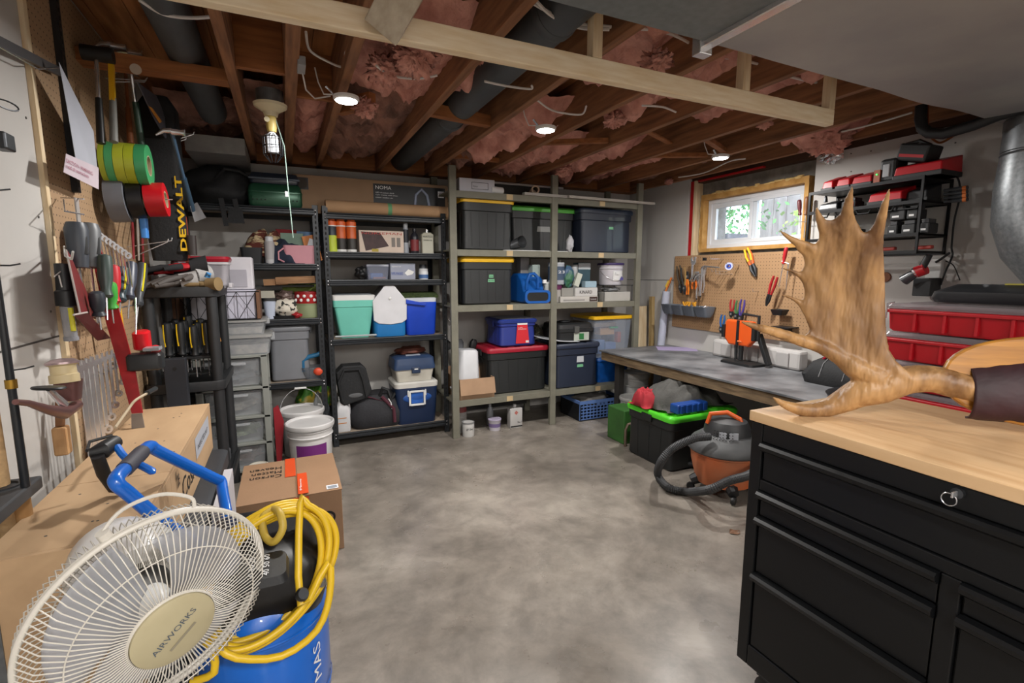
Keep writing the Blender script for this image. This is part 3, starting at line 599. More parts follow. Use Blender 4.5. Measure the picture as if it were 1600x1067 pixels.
lump('glittery brown ribbon bundle on top of the cream pouch', (.0, 3.98, z+.155), (.07, .05, .04), mat('glitter_ribbon', '7b6a64', .4, .3, col2='4c3a36', scale=60), 'ribbon_bundle', 'ribbon')
lump('crumpled red bag under the cream pouch', (.07, 3.93, z+.02), (.05, .05, .02), pl('#9c1220'), 'red_bag', 'bag')
t = thing('small_bucket', 'small pale blue white bucket with black lid on the left shelf', 'bucket', (-.11, 3.93, z))
B().loft([(0, .03, .03, .025), (.13, .042, .042, .035)], (-.11, 3.93, z)).build('bucket', pl('#b9c2d4'), t, smooth=True); B().loft([(.13, .05, .046, .03), (.15, .05, .046, .03)], (-.11, 3.93, z)).build('lid', BLK, t, smooth=True)
B().loft([(.15, .05, .04, .01), (.2, .046, .038, .01)], (-.12, 3.95, z)).build('paint_block', pl('#aaa698', .8), label='small off white block on the lid of the pale bucket', cat='box')
# level 4
z = L1[3]; a = rc(420, 511, 491, 596, yb)
tote('plain mid grey storage tote with lid on the fourth left shelf', a[0]-.0, a[1], yb+.01, 4.28, z, z+.41, '#74767b', '#6f7176', ribs=0, taper=.14, lidh=.03)
t = thing('clamp_case', 'blue and orange power tool in a clear tray at the right end of the shelf', 'tool', (.19, 3.95, z))
B().loft([(0, .06, .06, .02), (.09, .085, .08, .03)], (.16, 3.96, z)).build('tray', mat('smoky_plastic', '6b7078', .3, alpha=.6), t, smooth=True)
B().tube([(.09, 3.92, z+.06), (.09, 3.92, z+.14), (.13, 3.92, z+.17), (.19, 3.92, z+.18), (.23, 3.92, z+.2)], .017, 10).build('handle', pl('#1c5f86'), t, smooth=True)
B().ell((.19, 3.88, z+.06), (.035, .02, .03), 12, 8).build('knob', pl('#d1492a'), t, smooth=True); B().cyl((.22, 3.92, z+.19), (.24, 3.92, z+.21), .014).build('knob', pl('#a3281c'), t)
# floor level in front of unit 1
def bucket(label, x, y, z, r, h, body='#d2d0cf', band=None, lid=None, group=None, text=None, handle=True, clear=None):
    t = thing('bucket', label, 'bucket', (x, y, z), group); m = pl(body, .42)
    B().lathe([(r*.86, 0), (r*.88, .005), (r*.93, h*.72), (r*.985, h*.725), (r*.99, h*.74), (r*.95, h*.75), (r*.96, h*.84), (r*1.0, h*.85), (r, h*.87), (r*.97, h*.88), (r*.98, h*.93)], (x, y, z), 36).build('bucket', m, t, smooth=True)
    B().lathe([(r*1.05, h*.90), (r*1.07, h*.93), (r*1.06, h*.985), (r*1.02, h), (r*.97, h*.985), (r*.93, h*.955), (r*.5, h*.955), (0, h*.955)], (x, y, z), 36, cap=False).build('lid', pl(lid or body, .35), t, smooth=True)
    if band:
        b = B(); n = 16; vs = []
        for k in range(n+1):
            a = -pi/2-.75+1.5*k/n
            for zz, f in ((band[1], .885+.055*band[1]), (band[2], .885+.055*band[2])): vs.append((x+r*(f+.012)*cos(a), y+r*(f+.012)*sin(a), z+h*zz))
        b.add(vs, [(2*k, 2*k+2, 2*k+3, 2*k+1) for k in range(n)]).build('label', pl(band[0], .5), t, smooth=True)
    if text: txt(text, t, (x-r*.3, y-r*.98, z+h*.22), X_, Z_, r*.6, h*.1, WINK)
    return t
bk1 = bucket('white pail with purple label standing nearest the cardboard box', .10, 3.52, 0, .148, .33, band=('#6d2670', .1, .6), text='Roller')
bk2 = bucket('white pail with upright wire handle behind the purple labelled pail', .06, 3.86, 0, .148, .34)
B().tube([(.06+.15*cos(a_), 3.86, .30+.19*sin(a_)) for a_ in [pi*k/14 for k in range(15)]], .003, 6).build('handle', CHR, bk2, smooth=True)
B().cyl((.02, 3.86, .49), (.10, 3.86, .49), .008, n=10).build('grip', WHT, bk2)
lump('green and yellow bag of grass seed behind the white pails', (.16, 4.12, .33), (.13, .09, .12), mat('seed_bag', '4f8a35', .4, col2='c9b23a', scale=9, thr=(.45, .5)), 'seed_bag', 'bag', .35, 2)
B().box(-.02, .3, 4.02, 4.26, 0, .215).build('grey_crate', pl('#4d4f52', .7), label='dark grey crate on the floor behind the pails', cat='crate', bev=.008)
lump('clear plastic bag slumped at the right of the white pails', (.2, 4.0, .16+.05), (.06, .08, .2), mat('clear_bag', '8d9296', .3, alpha=.6), 'plastic_bag', 'bag', .4, 8)
# drawers tower and clear totes
GF = pl('#8a8c86', .5)
t = thing('drawer_tower', 'grey framed tower of clear plastic drawers behind the black rack', 'drawers', (-.35, 3.7, 0))
for x in (-.53, -.155):
    B().box(x-.02, x+.02, 3.55, 3.59, 0, .80).build('frame_post', GF, t, bev=.004); B().box(x-.02, x+.02, 3.86, 3.9, 0, .80).build('frame_post', GF, t, bev=.004)
for z in (0.02, .2, .38, .575, .785): B().box(-.55, -.135, 3.55, 3.9, z, z+.018).build('shelf_frame', GF, t, bev=.003)
for z, hh in ((.04, .15), (.22, .15), (.40, .165), (.60, .175)):
    d = B().loft([(0, .15, .15, .01), (hh, .165, .165, .015)], (-.343, 3.735, z)).build('drawer', CLEAR, t, smooth=True)
    B().box(-.43, -.26, 3.545, 3.558, z+hh*.8, z+hh*.9).build('drawer_handle', CLEAR, d, bev=.003)
    B().ell((-.35, 3.74, z+.05), (.13, .12, .045), 20, 10, .5, z*10).build('contents', mat('drawer_contents_%d' % int(z*100), ['8a7268', '6c7a58', '7a7468', '555a60'][int(z*5) % 4], .8, var=.3, scale=20), d, smooth=True)
def ctote(label, c, hx, hy, h, n=1, group=None):
    t = thing('clear_tote', label, 'tote', c, group)
    B().loft([(0, hx*.9, hy*.9, .03), (h*.8, hx*.97, hy*.97, .04), (h*.82, hx, hy, .04), (h*.86, hx, hy, .04)], c).build('body', CLEAR, t, smooth=True)
    B().loft([(h*.86, hx*1.02, hy*1.02, .04), (h*.97, hx*1.02, hy*1.02, .04), (h, hx*.97, hy*.97, .04)], c).build('lid', mat('frosted_lid', 'aaa9a6', .35, alpha=.7), t, smooth=True)
    B().loft([(.006, hx*.84, hy*.84, .03), (h*.5, hx*.88, hy*.88, .03)], c).build('contents', mat('sorted_papers', 'a9a49c', .8, col2='5c5f62', scale=16), t, smooth=True)
    for s in (-1, 1): B().box(c[0]+s*hx-.012, c[0]+s*hx+.016, c[1]-.04, c[1]+.04, c[2]+h*.6, c[2]+h*.98).build('latch', mat('clear_latch', 'b9bcbe', .2, alpha=.5), t, bev=.004)
    return t
ctote('larger clear tote with latches on top of the drawer tower', (-.3, 3.72, .803), .2, .17, .13)
ctote('flatter clear tote, upper of the two under the wire basket', (-.32, 3.72, .934), .195, .165, .095)
B().prism([(0, 0), (.03, 0), (.06, .3), (.03, .42), (0, .4)], (-.12, 3.62, .02), X_, Z_, .012).build('red_board', pl('#8f1622', .6), label='dark red board standing between the drawer tower and the pails', cat='board')
can('white disc spindle on the floor in front of the drawer tower', -.22, 3.42, 0, .055, .11, '#cfc9bd', '#c3bdb0', None, name='disc_spindle')
# wire basket with wood ends, white boxes in it
zb = 1.03; t = thing('wire_basket', 'black wire basket with wooden ends and crossed wires', 'basket', (-.37, 3.68, zb))
x0, x1, y0_, y1_ = -.63, -.155, 3.56, 3.82; WR = mat('black_wire2', '1d1d1f', .5, .4)
for x in (x0, x1-.02): B().box(x, x+.02, y0_, y1_, zb, zb+.185).build('end_panel', mat('walnut_stain', '6b4a34', .7, var=.15), t, bev=.002)
for y in (y0_, y1_):
    b = B()
    for z in (zb+.004, zb+.18): b.cyl((x0, y, z), (x1, y, z), .003, n=6)
    k = 4; w = (x1-x0-.04)/k
    for i in range(k):
        a = x0+.02+i*w
        b.cyl((a, y, zb), (a+w, y, zb+.18), .0018, n=5); b.cyl((a+w, y, zb), (a, y, zb+.18), .0018, n=5); b.cyl((a+w/2, y, zb), (a+w/2, y, zb+.18), .0018, n=5); b.cyl((a, y, zb), (a, y, zb+.18), .002, n=5)
    b.build('wire_panel', WR, t)
B().box(x0+.02, x1-.02, y0_+.004, y1_-.004, zb, zb+.004).build('bottom', WR, t)
B().box(-.36, -.18, 3.6, 3.78, zb+.005, zb+.19).build('white_box', pl('#c5c3d2', .6), label='plain lilac white box inside the wire basket, right side', cat='box', bev=.006)
B().box(-.54, -.38, 3.6, 3.78, zb+.005, zb+.17).build('white_box', pl('#b4b2b8', .6), label='grey white box inside the wire basket, left side', cat='box', bev=.006)
t = thing('foam_packing', 'white moulded foam packing block standing above the wire basket', 'packing', (-.27, 3.68, zb+.19))
B().box(-.36, -.185, 3.62, 3.76, zb+.192, zb+.40).build('block', pl('#cfccd2', .8), t, bev=.01)
B().loft([(0, .05, .004, .004), (.11, .05, .004, .004)], (-.27, 3.617, zb+.21)).build('recess_shade', pl('#a8a5ae', .8), t)  # raised panel, its darker colour imitates the shade of a hollow

# ---------------------------------------------------------------- shelf unit 2 (middle)
# on top: long NOMA carton and kraft tube
zt = L2[0]; a = rc(488, 272, 698, 325, 3.95)
BXC = mat('carton_brown', '8d7258', .85, var=.06)
t = carton('long brown carton with a black arch light label on top of the middle shelves', .09, 1.25, 3.97, 4.25, zt, zt+.27, BXC)
NPAN = mat('printed_black', '15171b', .5)
patch('printed_panel', t, (.655, 3.97, zt+.09), X_, Z_, .57, .155, NPAN)
txt('NOMA', t, (.672, 3.9685, zt+.205), X_, Z_, .12, .026, WINK)
for i, w in enumerate((.14, .17, .13)): txt(('LED Outdoor Arch', 'Light display with timer', 'indoor / outdoor use')[i], t, (.672, 3.9685, zt+.175-.018*i), X_, Z_, w, .009, WINK)
B().tube([(.975, 3.966, zt+.1), (.985, 3.966, zt+.18), (1.03, 3.966, zt+.225), (1.075, 3.966, zt+.18), (1.09, 3.966, zt+.1)], .011, 8).build('arch_picture', pl('#8a93a8', .6), t, smooth=True)
patch('printed_panel', t, (1.165, 3.9695, zt+.17), X_, Z_, .05, .05, PAPER); txt('323', t, (1.17, 3.968, zt+.185), X_, Z_, .04, .02, INK)
patch('printed_panel', t, (.11, 3.97, zt+.165), X_, Z_, .085, .085, NPAN); txt('323', t, (.128, 3.9685, zt+.19), X_, Z_, .05, .033, mat('grey_ink', '7a6c5e', .8))
B().lathe([(.036, 0), (.036, .003)], (.1525, 3.969, zt+.2075), 24, (0, -1, 0)).build('ring_mark', mat('ring_ink', '3a332c', .8), t)
kt = thing('cardboard_tube', 'thick kraft cardboard tube lying along the top of the middle shelves', 'tube', (.7, 3.9, zt))
B().cyl((.30, 3.915, zt+.048), (1.22, 3.915, zt+.048), .047, n=28).build('tube', mat('kraft_paper', 'a78563', .8, var=.05), kt, smooth=True)
B().lathe([(.0475, 0), (.0475, .03)], (.745, 3.915, zt+.048), 28, (1, 0, 0), cap=False).build('green_tape', mat('green_tape_ink', '5f9467', .7), kt, smooth=True)
# level 2
z = L2[1]
for i, (x, c, bnd) in enumerate(((.335, '#26303a', '#b9c93c'), (.40, '#c65b26', '#2d2a28'), (.475, '#c65b26', '#33302d'))):
    lb = ('leftmost wipe canister, dark with lime label, orange cap', 'middle orange wipe canister with dark diagonal label', 'rightmost orange wipe canister with white foot')[i]
    t = thing('wipe_canister', lb, 'canister', (x, 3.93, z), 'orange capped wipe canisters')
    B().lathe([(.034, 0), (.036, .005), (.036, .2), (.033, .205)], (x, 3.93, z), 24).build('body', pl(c), t, smooth=True)
    B().lathe([(.037, .193), (.037, .222), (.03, .226), (.028, .24), (0, .241)], (x, 3.93, z), 24, cap=False).build('cap', pl('#cf5a22'), t, smooth=True)
    B().lathe([(.0367, .186), (.0367, .195)], (x, 3.93, z), 24, cap=False).build('white_ring', WHT, t, smooth=True)
    B().lathe([(.0366, .02), (.0366, .1 if i else .12)], (x, 3.93, z), 24, cap=False).build('label', pl(bnd, .5), t, smooth=True)
    B().lathe([(.0366, 0.002), (.0366, .02)], (x, 3.93, z), 24, cap=False).build('foot_band', WHT if i else pl('#b9c93c', .5), t, smooth=True)
t = carton('white box printed with a dark tilted case and red lettering', .525, .86, 3.89, 4.1, z, z+.165, pl('#c7b6a8', .7), name='game_box')
pz = z
B().prism([(.02, .155), (.16, .15), (.225, .05), (.05, .012)], (.52, 3.8896, z), X_, Z_, .0005).build('printed_case', mat('printed_maroon', '3b2526', .6, var=.3, scale=20), t)
txt('NORSEMAN', t, (.545, 3.8885, z+.135), X_, Z_, .3, .017, pl('#a52e28', .7))
for dx in (.24, .28): patch('printed_panel', t, (.525+dx, 3.889, z+.045), X_, Z_, .028, .07, pl('#77716c', .7))
patch('printed_panel', t, (.615, 3.889, z+.006), X_, Z_, .05, .022, pl('#a9963c', .7))
can('tall spray can with pale grey cap beside the game box', .885, 3.93, z, .022, .235, '#9aa0a8', '#9a9ca0', '#22262d', shape='spray', name='spray_can', bandz=(.35, .78))
can('dark bottle with red label between the spray can and the cream can', .955, 3.93, z, .033, .195, '#1f1f26', '#1d1d22', '#7b2b2f', shape='bottle', name='bottle', bandz=(.1, .55))
t = thing('oil_can', 'cream flat oil can at the right end of the shelf', 'can', (1.05, 3.93, z))
B().loft([(0, .048, .03, .01), (.15, .048, .03, .01), (.165, .03, .02, .01)], (1.055, 3.93, z)).build('body', pl('#aaa898', .5), t, smooth=True); B().cyl((1.055, 3.93, z+.16), (1.055, 3.93, z+.19), .012).build('cap', CHR, t)
txt('WATCO', t, (1.015, 3.8985, z+.125), X_, Z_, .08, .016, INK); txt('DANISH OIL', t, (1.02, 3.8985, z+.1), X_, Z_, .07, .009, INK)
# level 3
z = L2[2]
t = thing('organizer_box', 'small clear organizer box with blue and brown contents', 'box', (.65, 3.95, z))
B().loft([(0, .075, .06, .01), (.1, .085, .07, .01)], (.655, 3.96, z)).build('body', mat('bluish_clear', '9aa0b4', .25, alpha=.4), t, smooth=True); B().loft([(.1, .088, .073, .01), (.115, .086, .07, .01)], (.655, 3.96, z)).build('lid', mat('bluish_lid', '8b8fa0', .3, alpha=.6), t, smooth=True)
B().box(.6, .7, 3.92, 3.98, z+.006, z+.05).build('blue_contents', pl('#3a5f9e'), t, bev=.01); B().box(.62, .72, 3.915, 3.95, z+.005, z+.02).build('brown_contents', pl('#8a5b4c'), t, bev=.005)
lump('black cable coil behind the clear organizer box', (.55, 3.99, z+.05), (.05, .04, .05), BLK, 'cable_coil', 'cable', .4, 3)
t = carton('grey blue box of disposable respirator masks on the third shelf', .75, .945, 3.89, 4.05, z, z+.125, pl('#8f93a3', .7), name='mask_box')
patch('printed_panel', t, (.752, 3.89, z+.118), X_, Z_, .19, .006, pl('#55585f'))
txt('RESPIRATOR', t, (.762, 3.8885, z+.095), X_, Z_, .07, .01, WINK); txt('N95 MASKS', t, (.757, 3.8885, z+.035), X_, Z_, .09, .022, pl('#2a4a96', .6))
B().prism([(0, .02), (.03, .05), (.075, .03), (.06, .01), (.02, 0)], (.86, 3.8892, z+.03), X_, Z_, .0005).build('mask_picture', WHT, t)
can('white jar with blue label at the right end of the third shelf', 1.02, 3.93, z, .038, .085, '#c9cbcd', '#c6c8ca', '#3d5f8f', shape='jar', name='jar', bandz=(.1, .45))
can('small grey jar behind the white jar on the third shelf', 1.04, 4.02, z, .03, .12, '#6c6e72', '#4c4e52', None, shape='jar', name='jar')
# level 4: coolers
z = L2[3]
TEAL = pl('#6cbfae', .4)
t = thing('cooler', 'pale teal cooler with white rim, leftmost on the middle shelves', 'cooler', (.46, 4.0, z))
B().loft([(0, .105, .12, .02), (.02, .11, .125, .02), (.235, .145, .15, .02), (.24, .152, .157, .02), (.29, .154, .16, .02)], (.47, 4.04, z)).build('body', TEAL, t, smooth=True)
B().loft([(.29, .154, .16, .02), (.325, .156, .162, .02), (.33, .15, .155, .02)], (.47, 4.04, z)).build('rim', WHT, t, smooth=True); B().loft([(.33, .14, .14, .02), (.338, .13, .13, .02)], (.47, 4.04, z)).build('lid', pl('#6d7276'), t, smooth=True)
B().tube([(.32, 3.875, z+.02), (.5, 3.872, z+.02), (.62, 3.875, z+.02), (.622, 4.0, z+.02)], .007, 8).build('handle', pl('#9ea4a6'), t, smooth=True)
t = thing('cooler', 'small personal cooler with white pentagon tent lid and blue base', 'cooler', (.73, 4.0, z))
IB = pl('#2173b4', .4); pts = [(-.115, .19), (.115, .19), (.12, .3), (.0, .435), (-.12, .3)]
B().loft([(0, .118, .13, .03), (.01, .122, .135, .03), (.19, .125, .14, .03)], (.735, 4.02, z)).build('body', IB, t, smooth=True)
B().prism([(-.128, .13), (-.09, .105), (0, .095), (.09, .105), (.128, .13), (.132, .28), (.02, .42), (-.02, .42), (-.132, .28)], (.735, 3.872, z), X_, Z_, -.012).build('lid', pl('#cdcdd1', .35), t, bev=.006)
B().prism([(-.12, .19), (.12, .19), (.126, .275), (.018, .405), (-.018, .405), (-.126, .275)], (.735, 4.16, z), X_, Z_, .27).build('lid_sides', pl('#a9aaae', .4), t, bev=.008)
B().ell((.735, 3.868, z+.30), (.012, .004, .012), 10, 6).build('button', WHT, t, smooth=True)
t = thing('cooler', 'bright blue lunch cooler with white lid, rightmost on the middle shelves', 'cooler', (.98, 4.0, z))
BL = pl('#123fb4', .4)
B().loft([(0, .112, .12, .025), (.01, .118, .125, .025), (.26, .13, .135, .025), (.265, .13, .135, .025)], (.985, 4.02, z)).build('body', BL, t, smooth=True); B().loft([(.265, .128, .133, .025), (.295, .13, .135, .025), (.3, .12, .125, .02)], (.985, 4.02, z)).build('lid', pl('#c4c8cf'), t, smooth=True)
B().prism([(0, .035), (.16, 0), (.16, -.02), (.0, .0)], (.858, 3.872, z+.255), X_, Z_, .012).build('handle', BL, t, bev=.004)
TURF = mat('artificial_turf', '4a5c2c', .95, col2='2c3a1a', scale=60, bump=1, bscale=200)
B().grid(lambda u, v: (.83+.3*u, 3.9+.25*v, z+.305+.028*sin(pi*v)+.004*noise.noise(V((u*30, v*30, 0)))), 24, 20).build('turf_mat', TURF, label='folded artificial grass mat lying on the bright blue cooler', cat='mat', thick=.02)
# bottom level
z = L2[4]
t = thing('gear_bag', 'black soft sided bag with mesh pocket standing on the maroon duffel', 'bag', (.42, 4.0, z))
B().prism([(0, .02), (.03, .0), (.2, .04), (.24, .1), (.2, .28), (.17, .31), (.03, .31), (-.02, .26)], (.335, 4.02, z+.21), X_, Z_, .14).build('body', BAG, t, bev=.012)
B().ell((.45, 3.885, z+.285), (.07, .008, .022), 20, 8).build('pocket', mat('grey_mesh', '5c5d5f', .8), t, smooth=True)
B().tube([(.35, 3.87, z+.25), (.33, 3.87, z+.4), (.37, 3.87, z+.49), (.48, 3.87, z+.49), (.51, 3.87, z+.4), (.53, 3.87, z+.27)], .01, 8).build('piping', BAG, t, smooth=True)
t = thing('duffel_bag', 'dark duffel bag with maroon panels on the bottom middle shelf', 'bag', (.6, 4.0, z))
B().loft([(0, .19, .13, .08), (.03, .21, .15, .09), (.12, .22, .16, .1), (.2, .19, .14, .09), (.26, .13, .1, .06)], (.62, 4.03, z)).build('body', mat('charcoal_nylon', '26262a', .8, var=.2, bump=.2), t, smooth=True)
MAR = mat('maroon_nylon', '4a1d2a', .8)
B().tube([(.65, 3.9, z+.25), (.735, 3.865, z+.15), (.74, 3.862, z+.04)], .014, 8).build('side_panel', MAR, t, smooth=True)
B().grid(lambda u, v: (.46+.22*u, 3.9+.1*v, z+.235+.02*sin(u*5)), 10, 4).build('top_panel', MAR, t, smooth=True, thick=.004)
B().tube([(.70, 3.885, z+.23), (.715, 3.868, z+.2), (.72, 3.862, z+.15)], .004, 6).build('zip_pull', WHT, t, smooth=True)
B().tube([(.64, 3.93, z+.25), (.66, 3.9, z+.32), (.7, 3.9, z+.3), (.72, 3.9, z+.22), (.77, 3.92, z+.27), (.8, 3.93, z+.33), (.77, 3.95, z+.24)], .014, 8).build('strap', BAG, t, smooth=True)
t = thing('jug', 'translucent white jug with moulded handle and orange label lines', 'jug', (.345, 3.93, z))
JUG = mat('milky_plastic', 'c9c9cb', .4)
B().loft([(0, .05, .04, .015), (.01, .055, .045, .02), (.17, .055, .045, .02), (.23, .03, .03, .02), (.25, .018, .018, .015)], (.35, 3.93, z)).build('body', JUG, t, smooth=True)
B().lathe([(.022, .245), (.022, .275), (0, .276)], (.345, 3.93, z), 16, cap=False).build('cap', WHT, t, smooth=True); B().tube([(.365, 3.93, z+.24), (.395, 3.93, z+.235), (.402, 3.93, z+.19), (.4, 3.93, z+.13)], .01, 8).build('handle', JUG, t, smooth=True)
for zz in (.07, .11): patch('label_line', t, (.305, 3.884, z+zz), X_, Z_, .07, .006, pl('#c07c35'))
t = thing('chest_cooler', 'navy blue wheeled cooler with white lid and square white handle', 'cooler', (.93, 4.0, z-.01)); zc = z-.006
NB = pl('#16294a', .4)
B().loft([(0, .15, .14, .03), (.01, .155, .145, .03), (.31, .175, .165, .04)], (.93, 4.03, zc)).build('body', NB, t, smooth=True); B().loft([(.31, .178, .168, .04), (.345, .18, .17, .04), (.355, .17, .16, .04)], (.93, 4.03, zc)).build('lid', pl('#c6c4be'), t, smooth=True)
B().ell((.93, 3.872, zc+.225), (.12, .012, .045), 24, 10).build('badge_oval', pl('#1d4c94'), t, smooth=True)
fb = B(); fb.bar((.87, 3.855, zc+.17), (.98, 3.855, zc+.17), .012, .016).bar((.87, 3.855, zc+.28), (.98, 3.855, zc+.28), .012, .016).bar((.865, 3.855, zc+.165), (.865, 3.855, zc+.285), .016, .012).bar((.985, 3.855, zc+.165), (.985, 3.855, zc+.285), .016, .012)
fb.box(.848, .86, 3.855, 3.875, zc+.24, zc+.29).box(.99, 1.002, 3.855, 3.875, zc+.24, zc+.29); fb.build('handle', WHT, t, bev=.003)
patch('blue_panel', t, (.88, 3.862, zc+.18), X_, Z_, .095, .095, pl('#1f56a8')) 
zk = zc+.357; t = thing('tackle_box', 'tackle box with slate blue lid and cream base on the navy cooler', 'box', (.92, 4.0, zk))
B().loft([(0, .14, .11, .02), (.1, .158, .13, .02)], (.92, 4.01, zk)).build('base', pl('#bdb9ae', .5), t, smooth=True)
B().loft([(.1, .168, .138, .025), (.12, .17, .14, .025), (.15, .165, .135, .03), (.19, .16, .13, .03), (.205, .14, .11, .03)], (.92, 4.01, zk)).build('lid', pl('#2d4060', .4), t, smooth=True)
B().box(.89, .96, 3.862, 3.885, zk+.07, zk+.12).build('latch', pl('#22324d'), t, bev=.006); patch('latch_plate', t, (.91, 3.861, zk+.1), X_, Z_, .03, .01, WHT)
B().bar((.86, 3.95, zk+.208), (.98, 3.95, zk+.208), .03, .012).build('handle', pl('#8a93a0'), t, bev=.003)
lump('brown leather baseball glove lying on the tackle box', (.92, 4.04, zk+.235), (.12, .08, .035), mat('brown_leather', '5a2f22', .7, var=.2), 'baseball_glove', 'glove', .35, 6)
t = thing('hook', 'steel S hook hanging from the right post of the middle shelves', 'hook', (1.17, 3.855, .9))
hp = P(704, 498, Y=3.855); B().tube([hp+V((.012, 0, -.005)), hp+V((-.005, 0, .012)), hp+V((-.018, 0, -.002)), hp+V((0, 0, -.022)), hp+V((.016, 0, -.04)), hp+V((.005, 0, -.06)), hp+V((-.014, 0, -.052))], .0045, 8).build('hook', CHR, t, smooth=True)
# ================================================================ CONTENTS OF THE WOODEN SHELVING
YO = 3.72; TBK = '#1d1f20'; YEL = '#d8a91a'; LIM = '#4a9a35'; STK = '#6fae84'
def q4(x0, y0, x1, y1, Y=YO): return rc(x0, y0, x1, y1, Y)
a = q4(716, 308, 806, 389); tote('black tote with yellow lid on the second wooden shelf', a[0]+.03, a[1], YO, 4.13, LO[1], a[3]-.0, TBK, YEL)
a = q4(802, 322, 910, 393); tote('black tote with green lid and grey tape label', a[0]+.03, a[1]+.02, YO+.12, 4.15, LO[1], a[3]+.01, TBK, LIM, stickers=[(-.02, .5, .13, .045, '#8b8d8b', None)])
a = q4(905, 326, 995, 397); tote('dark navy tote with dark lid and one green sticker', a[0]+.02, a[1]-.02, YO+.02, 4.15, LO[1], a[3], '#202736', '#222a39', stickers=[(.15, .6, .05, .022, STK, None)], ribs=0)
a = q4(716, 401, 806, 478); tote('black tote with yellow lid on the third wooden shelf with two green stickers', a[0]+.03, a[1], YO, 4.13, LO[2], a[3], TBK, YEL, stickers=[(.1, .62, .04, .025, STK, 'bits'), (.1, .52, .06, .025, STK, 'garden')])
t = thing('hair_dryer_duct', 'grey round duct elbow lying between the two upper black totes', 'duct', (1.78, 3.75, LO[1]))
B().tube([(1.66, 3.8, LO[1]+.035), (1.72, 3.78, LO[1]+.04), (1.79, 3.74, LO[1]+.07), (1.80, 3.71, LO[1]+.075)], [.03, .034, .045, .05], 18, cap=False).build('elbow', mat('dark_grey_duct', '46484b', .4, .3), t, smooth=True)
t['category'] = 'duct'; t.name = 'duct_elbow'
B().ell((2.25, 3.70, LO[1]+.065), (.035, .03, .07), 16, 12, .5, 4).build('paper_bag', mat('crumpled_paper', 'b5b5b9', .7, var=.2, bump=.5), label='crumpled white paper bag between the green lidded and the navy tote', cat='bag', smooth=True, auto=False)
B().loft([(0, .32, .02, .015), (.004, .32, .02, .015)], (1.95, 3.715, LO[1]+.001)).build('white_strip', WHT, label='flat white plastic strip along the front edge of the second wooden shelf', cat='strip')
# top shelf
z = LO[0]; a = q4(714, 281, 773, 301)
t = carton('white printed paper carton at the left end of the top wooden shelf', a[0]+.02, a[1], 3.72, 4.0, z, z+.105, pl('#b9b9c0', .7), name='paper_box')
fb = B(); x0 = a[0]+.12; fb.box(x0, x0+.14, 3.7185, 3.7195, z+.075, z+.078).box(x0, x0+.14, 3.7185, 3.7195, z+.025, z+.028).box(x0, x0+.003, 3.7185, 3.7195, z+.025, z+.078).box(x0+.137, x0+.14, 3.7185, 3.7195, z+.025, z+.078); fb.build('printed_frame', INK, t)
txt('Vision', t, (x0+.01, 3.718, z+.04), X_, Z_, .04, .014, INK)
def rod(label, p, q, r, m, name='pipe', cat='pipe', n=14, hollow=False): return B().tube([p, q], r, n).build(name, m, smooth=True, label=label, cat=cat)
rod('short white pipe coupling beside the paper carton', (1.53, 3.74, z+.032), (1.64, 3.76, z+.032), .03, WHT, 'pipe_coupling')
PVC = mat('white_pvc', 'bcb9b8', .45)
rod('long white plastic pipe, the upper one on the top wooden shelf', (1.5, 3.95, z+.128), (2.32, 3.95, z+.128), .014, PVC)
B().box(1.5, 2.2, 3.88, 4.1, z, z+.11).build('dark_box', pl('#24211f', .8), label='low dark box under the white pipe on the top wooden shelf', cat='box')
t = thing('cardboard_tube', 'end of a brown cardboard tube pointing out over the top wooden shelf', 'tube', (1.9, 3.8, z))
B().lathe([(.02, 0), (.032, 0), (.034, .005), (.034, .25), (.02, .25), (.02, 0)], (1.86, 3.68, z+.05), 20, (.1, .99, .05), cap=False).build('tube', mat('kraft_dim', '9a8672', .8), t, smooth=True) if False else B().lathe([(.022, .01), (.022, 0), (.034, 0), (.035, .004), (.035, .15), (.0, .15)], (1.915, 3.7, z+.055), 20, (.3, .95, -.05), cap=False).build('tube', mat('kraft_dim', '9a8672', .8), t, smooth=True)
B().bar((1.80, 3.69, z+.012), (2.86, 3.69, z+.012), .05, .022).build('plank', mat('grey_white_board', '9b9791', .8), label='thin pale board lying along the top wooden shelf', cat='plank')
B().bar((2.2, 3.65, z-.0+.01), (3.1, 3.64, z-.01+.012), .03, .02).build('plank', mat('grey_white_board2', 'a39d95', .8), label='pale board overhanging the right end of the top wooden shelf', cat='plank')
# blue air mover
z = LO[2]; AB = pl('#12539f', .4); x0, x1 = 1.80, 2.03
t = thing('air_mover', 'bright blue carpet air mover with looped handle on the third wooden shelf', 'blower', (1.9, 3.8, z))
pts = [(0, 0), (.34, 0), (.36, .1), (.33, .2), (.25, .25), (.14, .25), (.07, .2), (.03, .12), (0, .1)]
B().prism(pts, (x0+.02, 3.70, z+.004), Y_, Z_, .21).build('housing', AB, t, bev=.018, smooth=True)
ob = B(); ob.loft([(0, .115, .052, .03), (.03, .112, .05, .03)], (0, 0, 0), cap=False, capb=False); m4 = Matrix.Translation((1.93, 3.672, z+.058)) @ Matrix.Rotation(-pi/2, 4, 'X')
ob = B(m4); ob.loft([(0, .12, .055, .035), (.04, .118, .053, .035)], cap=False, capb=False); ob.loft([(0, .12, .055, .035), (0.0, .10, .036, .028), (.03, .098, .034, .026)], capb=False); ob.build('outlet', AB, t, smooth=True)
B(m4).loft([(-.001+.004, .099, .035, .026), (.006, .099, .035, .026)]).build('outlet_grille', INK, t)
B().tube([(1.845, 3.72, z+.12), (1.84, 3.7, z+.19), (1.86, 3.69, z+.245), (1.90, 3.69, z+.25), (1.935, 3.69, z+.22), (1.945, 3.71, z+.13)], .015, 10).build('handle', AB, t, smooth=True)
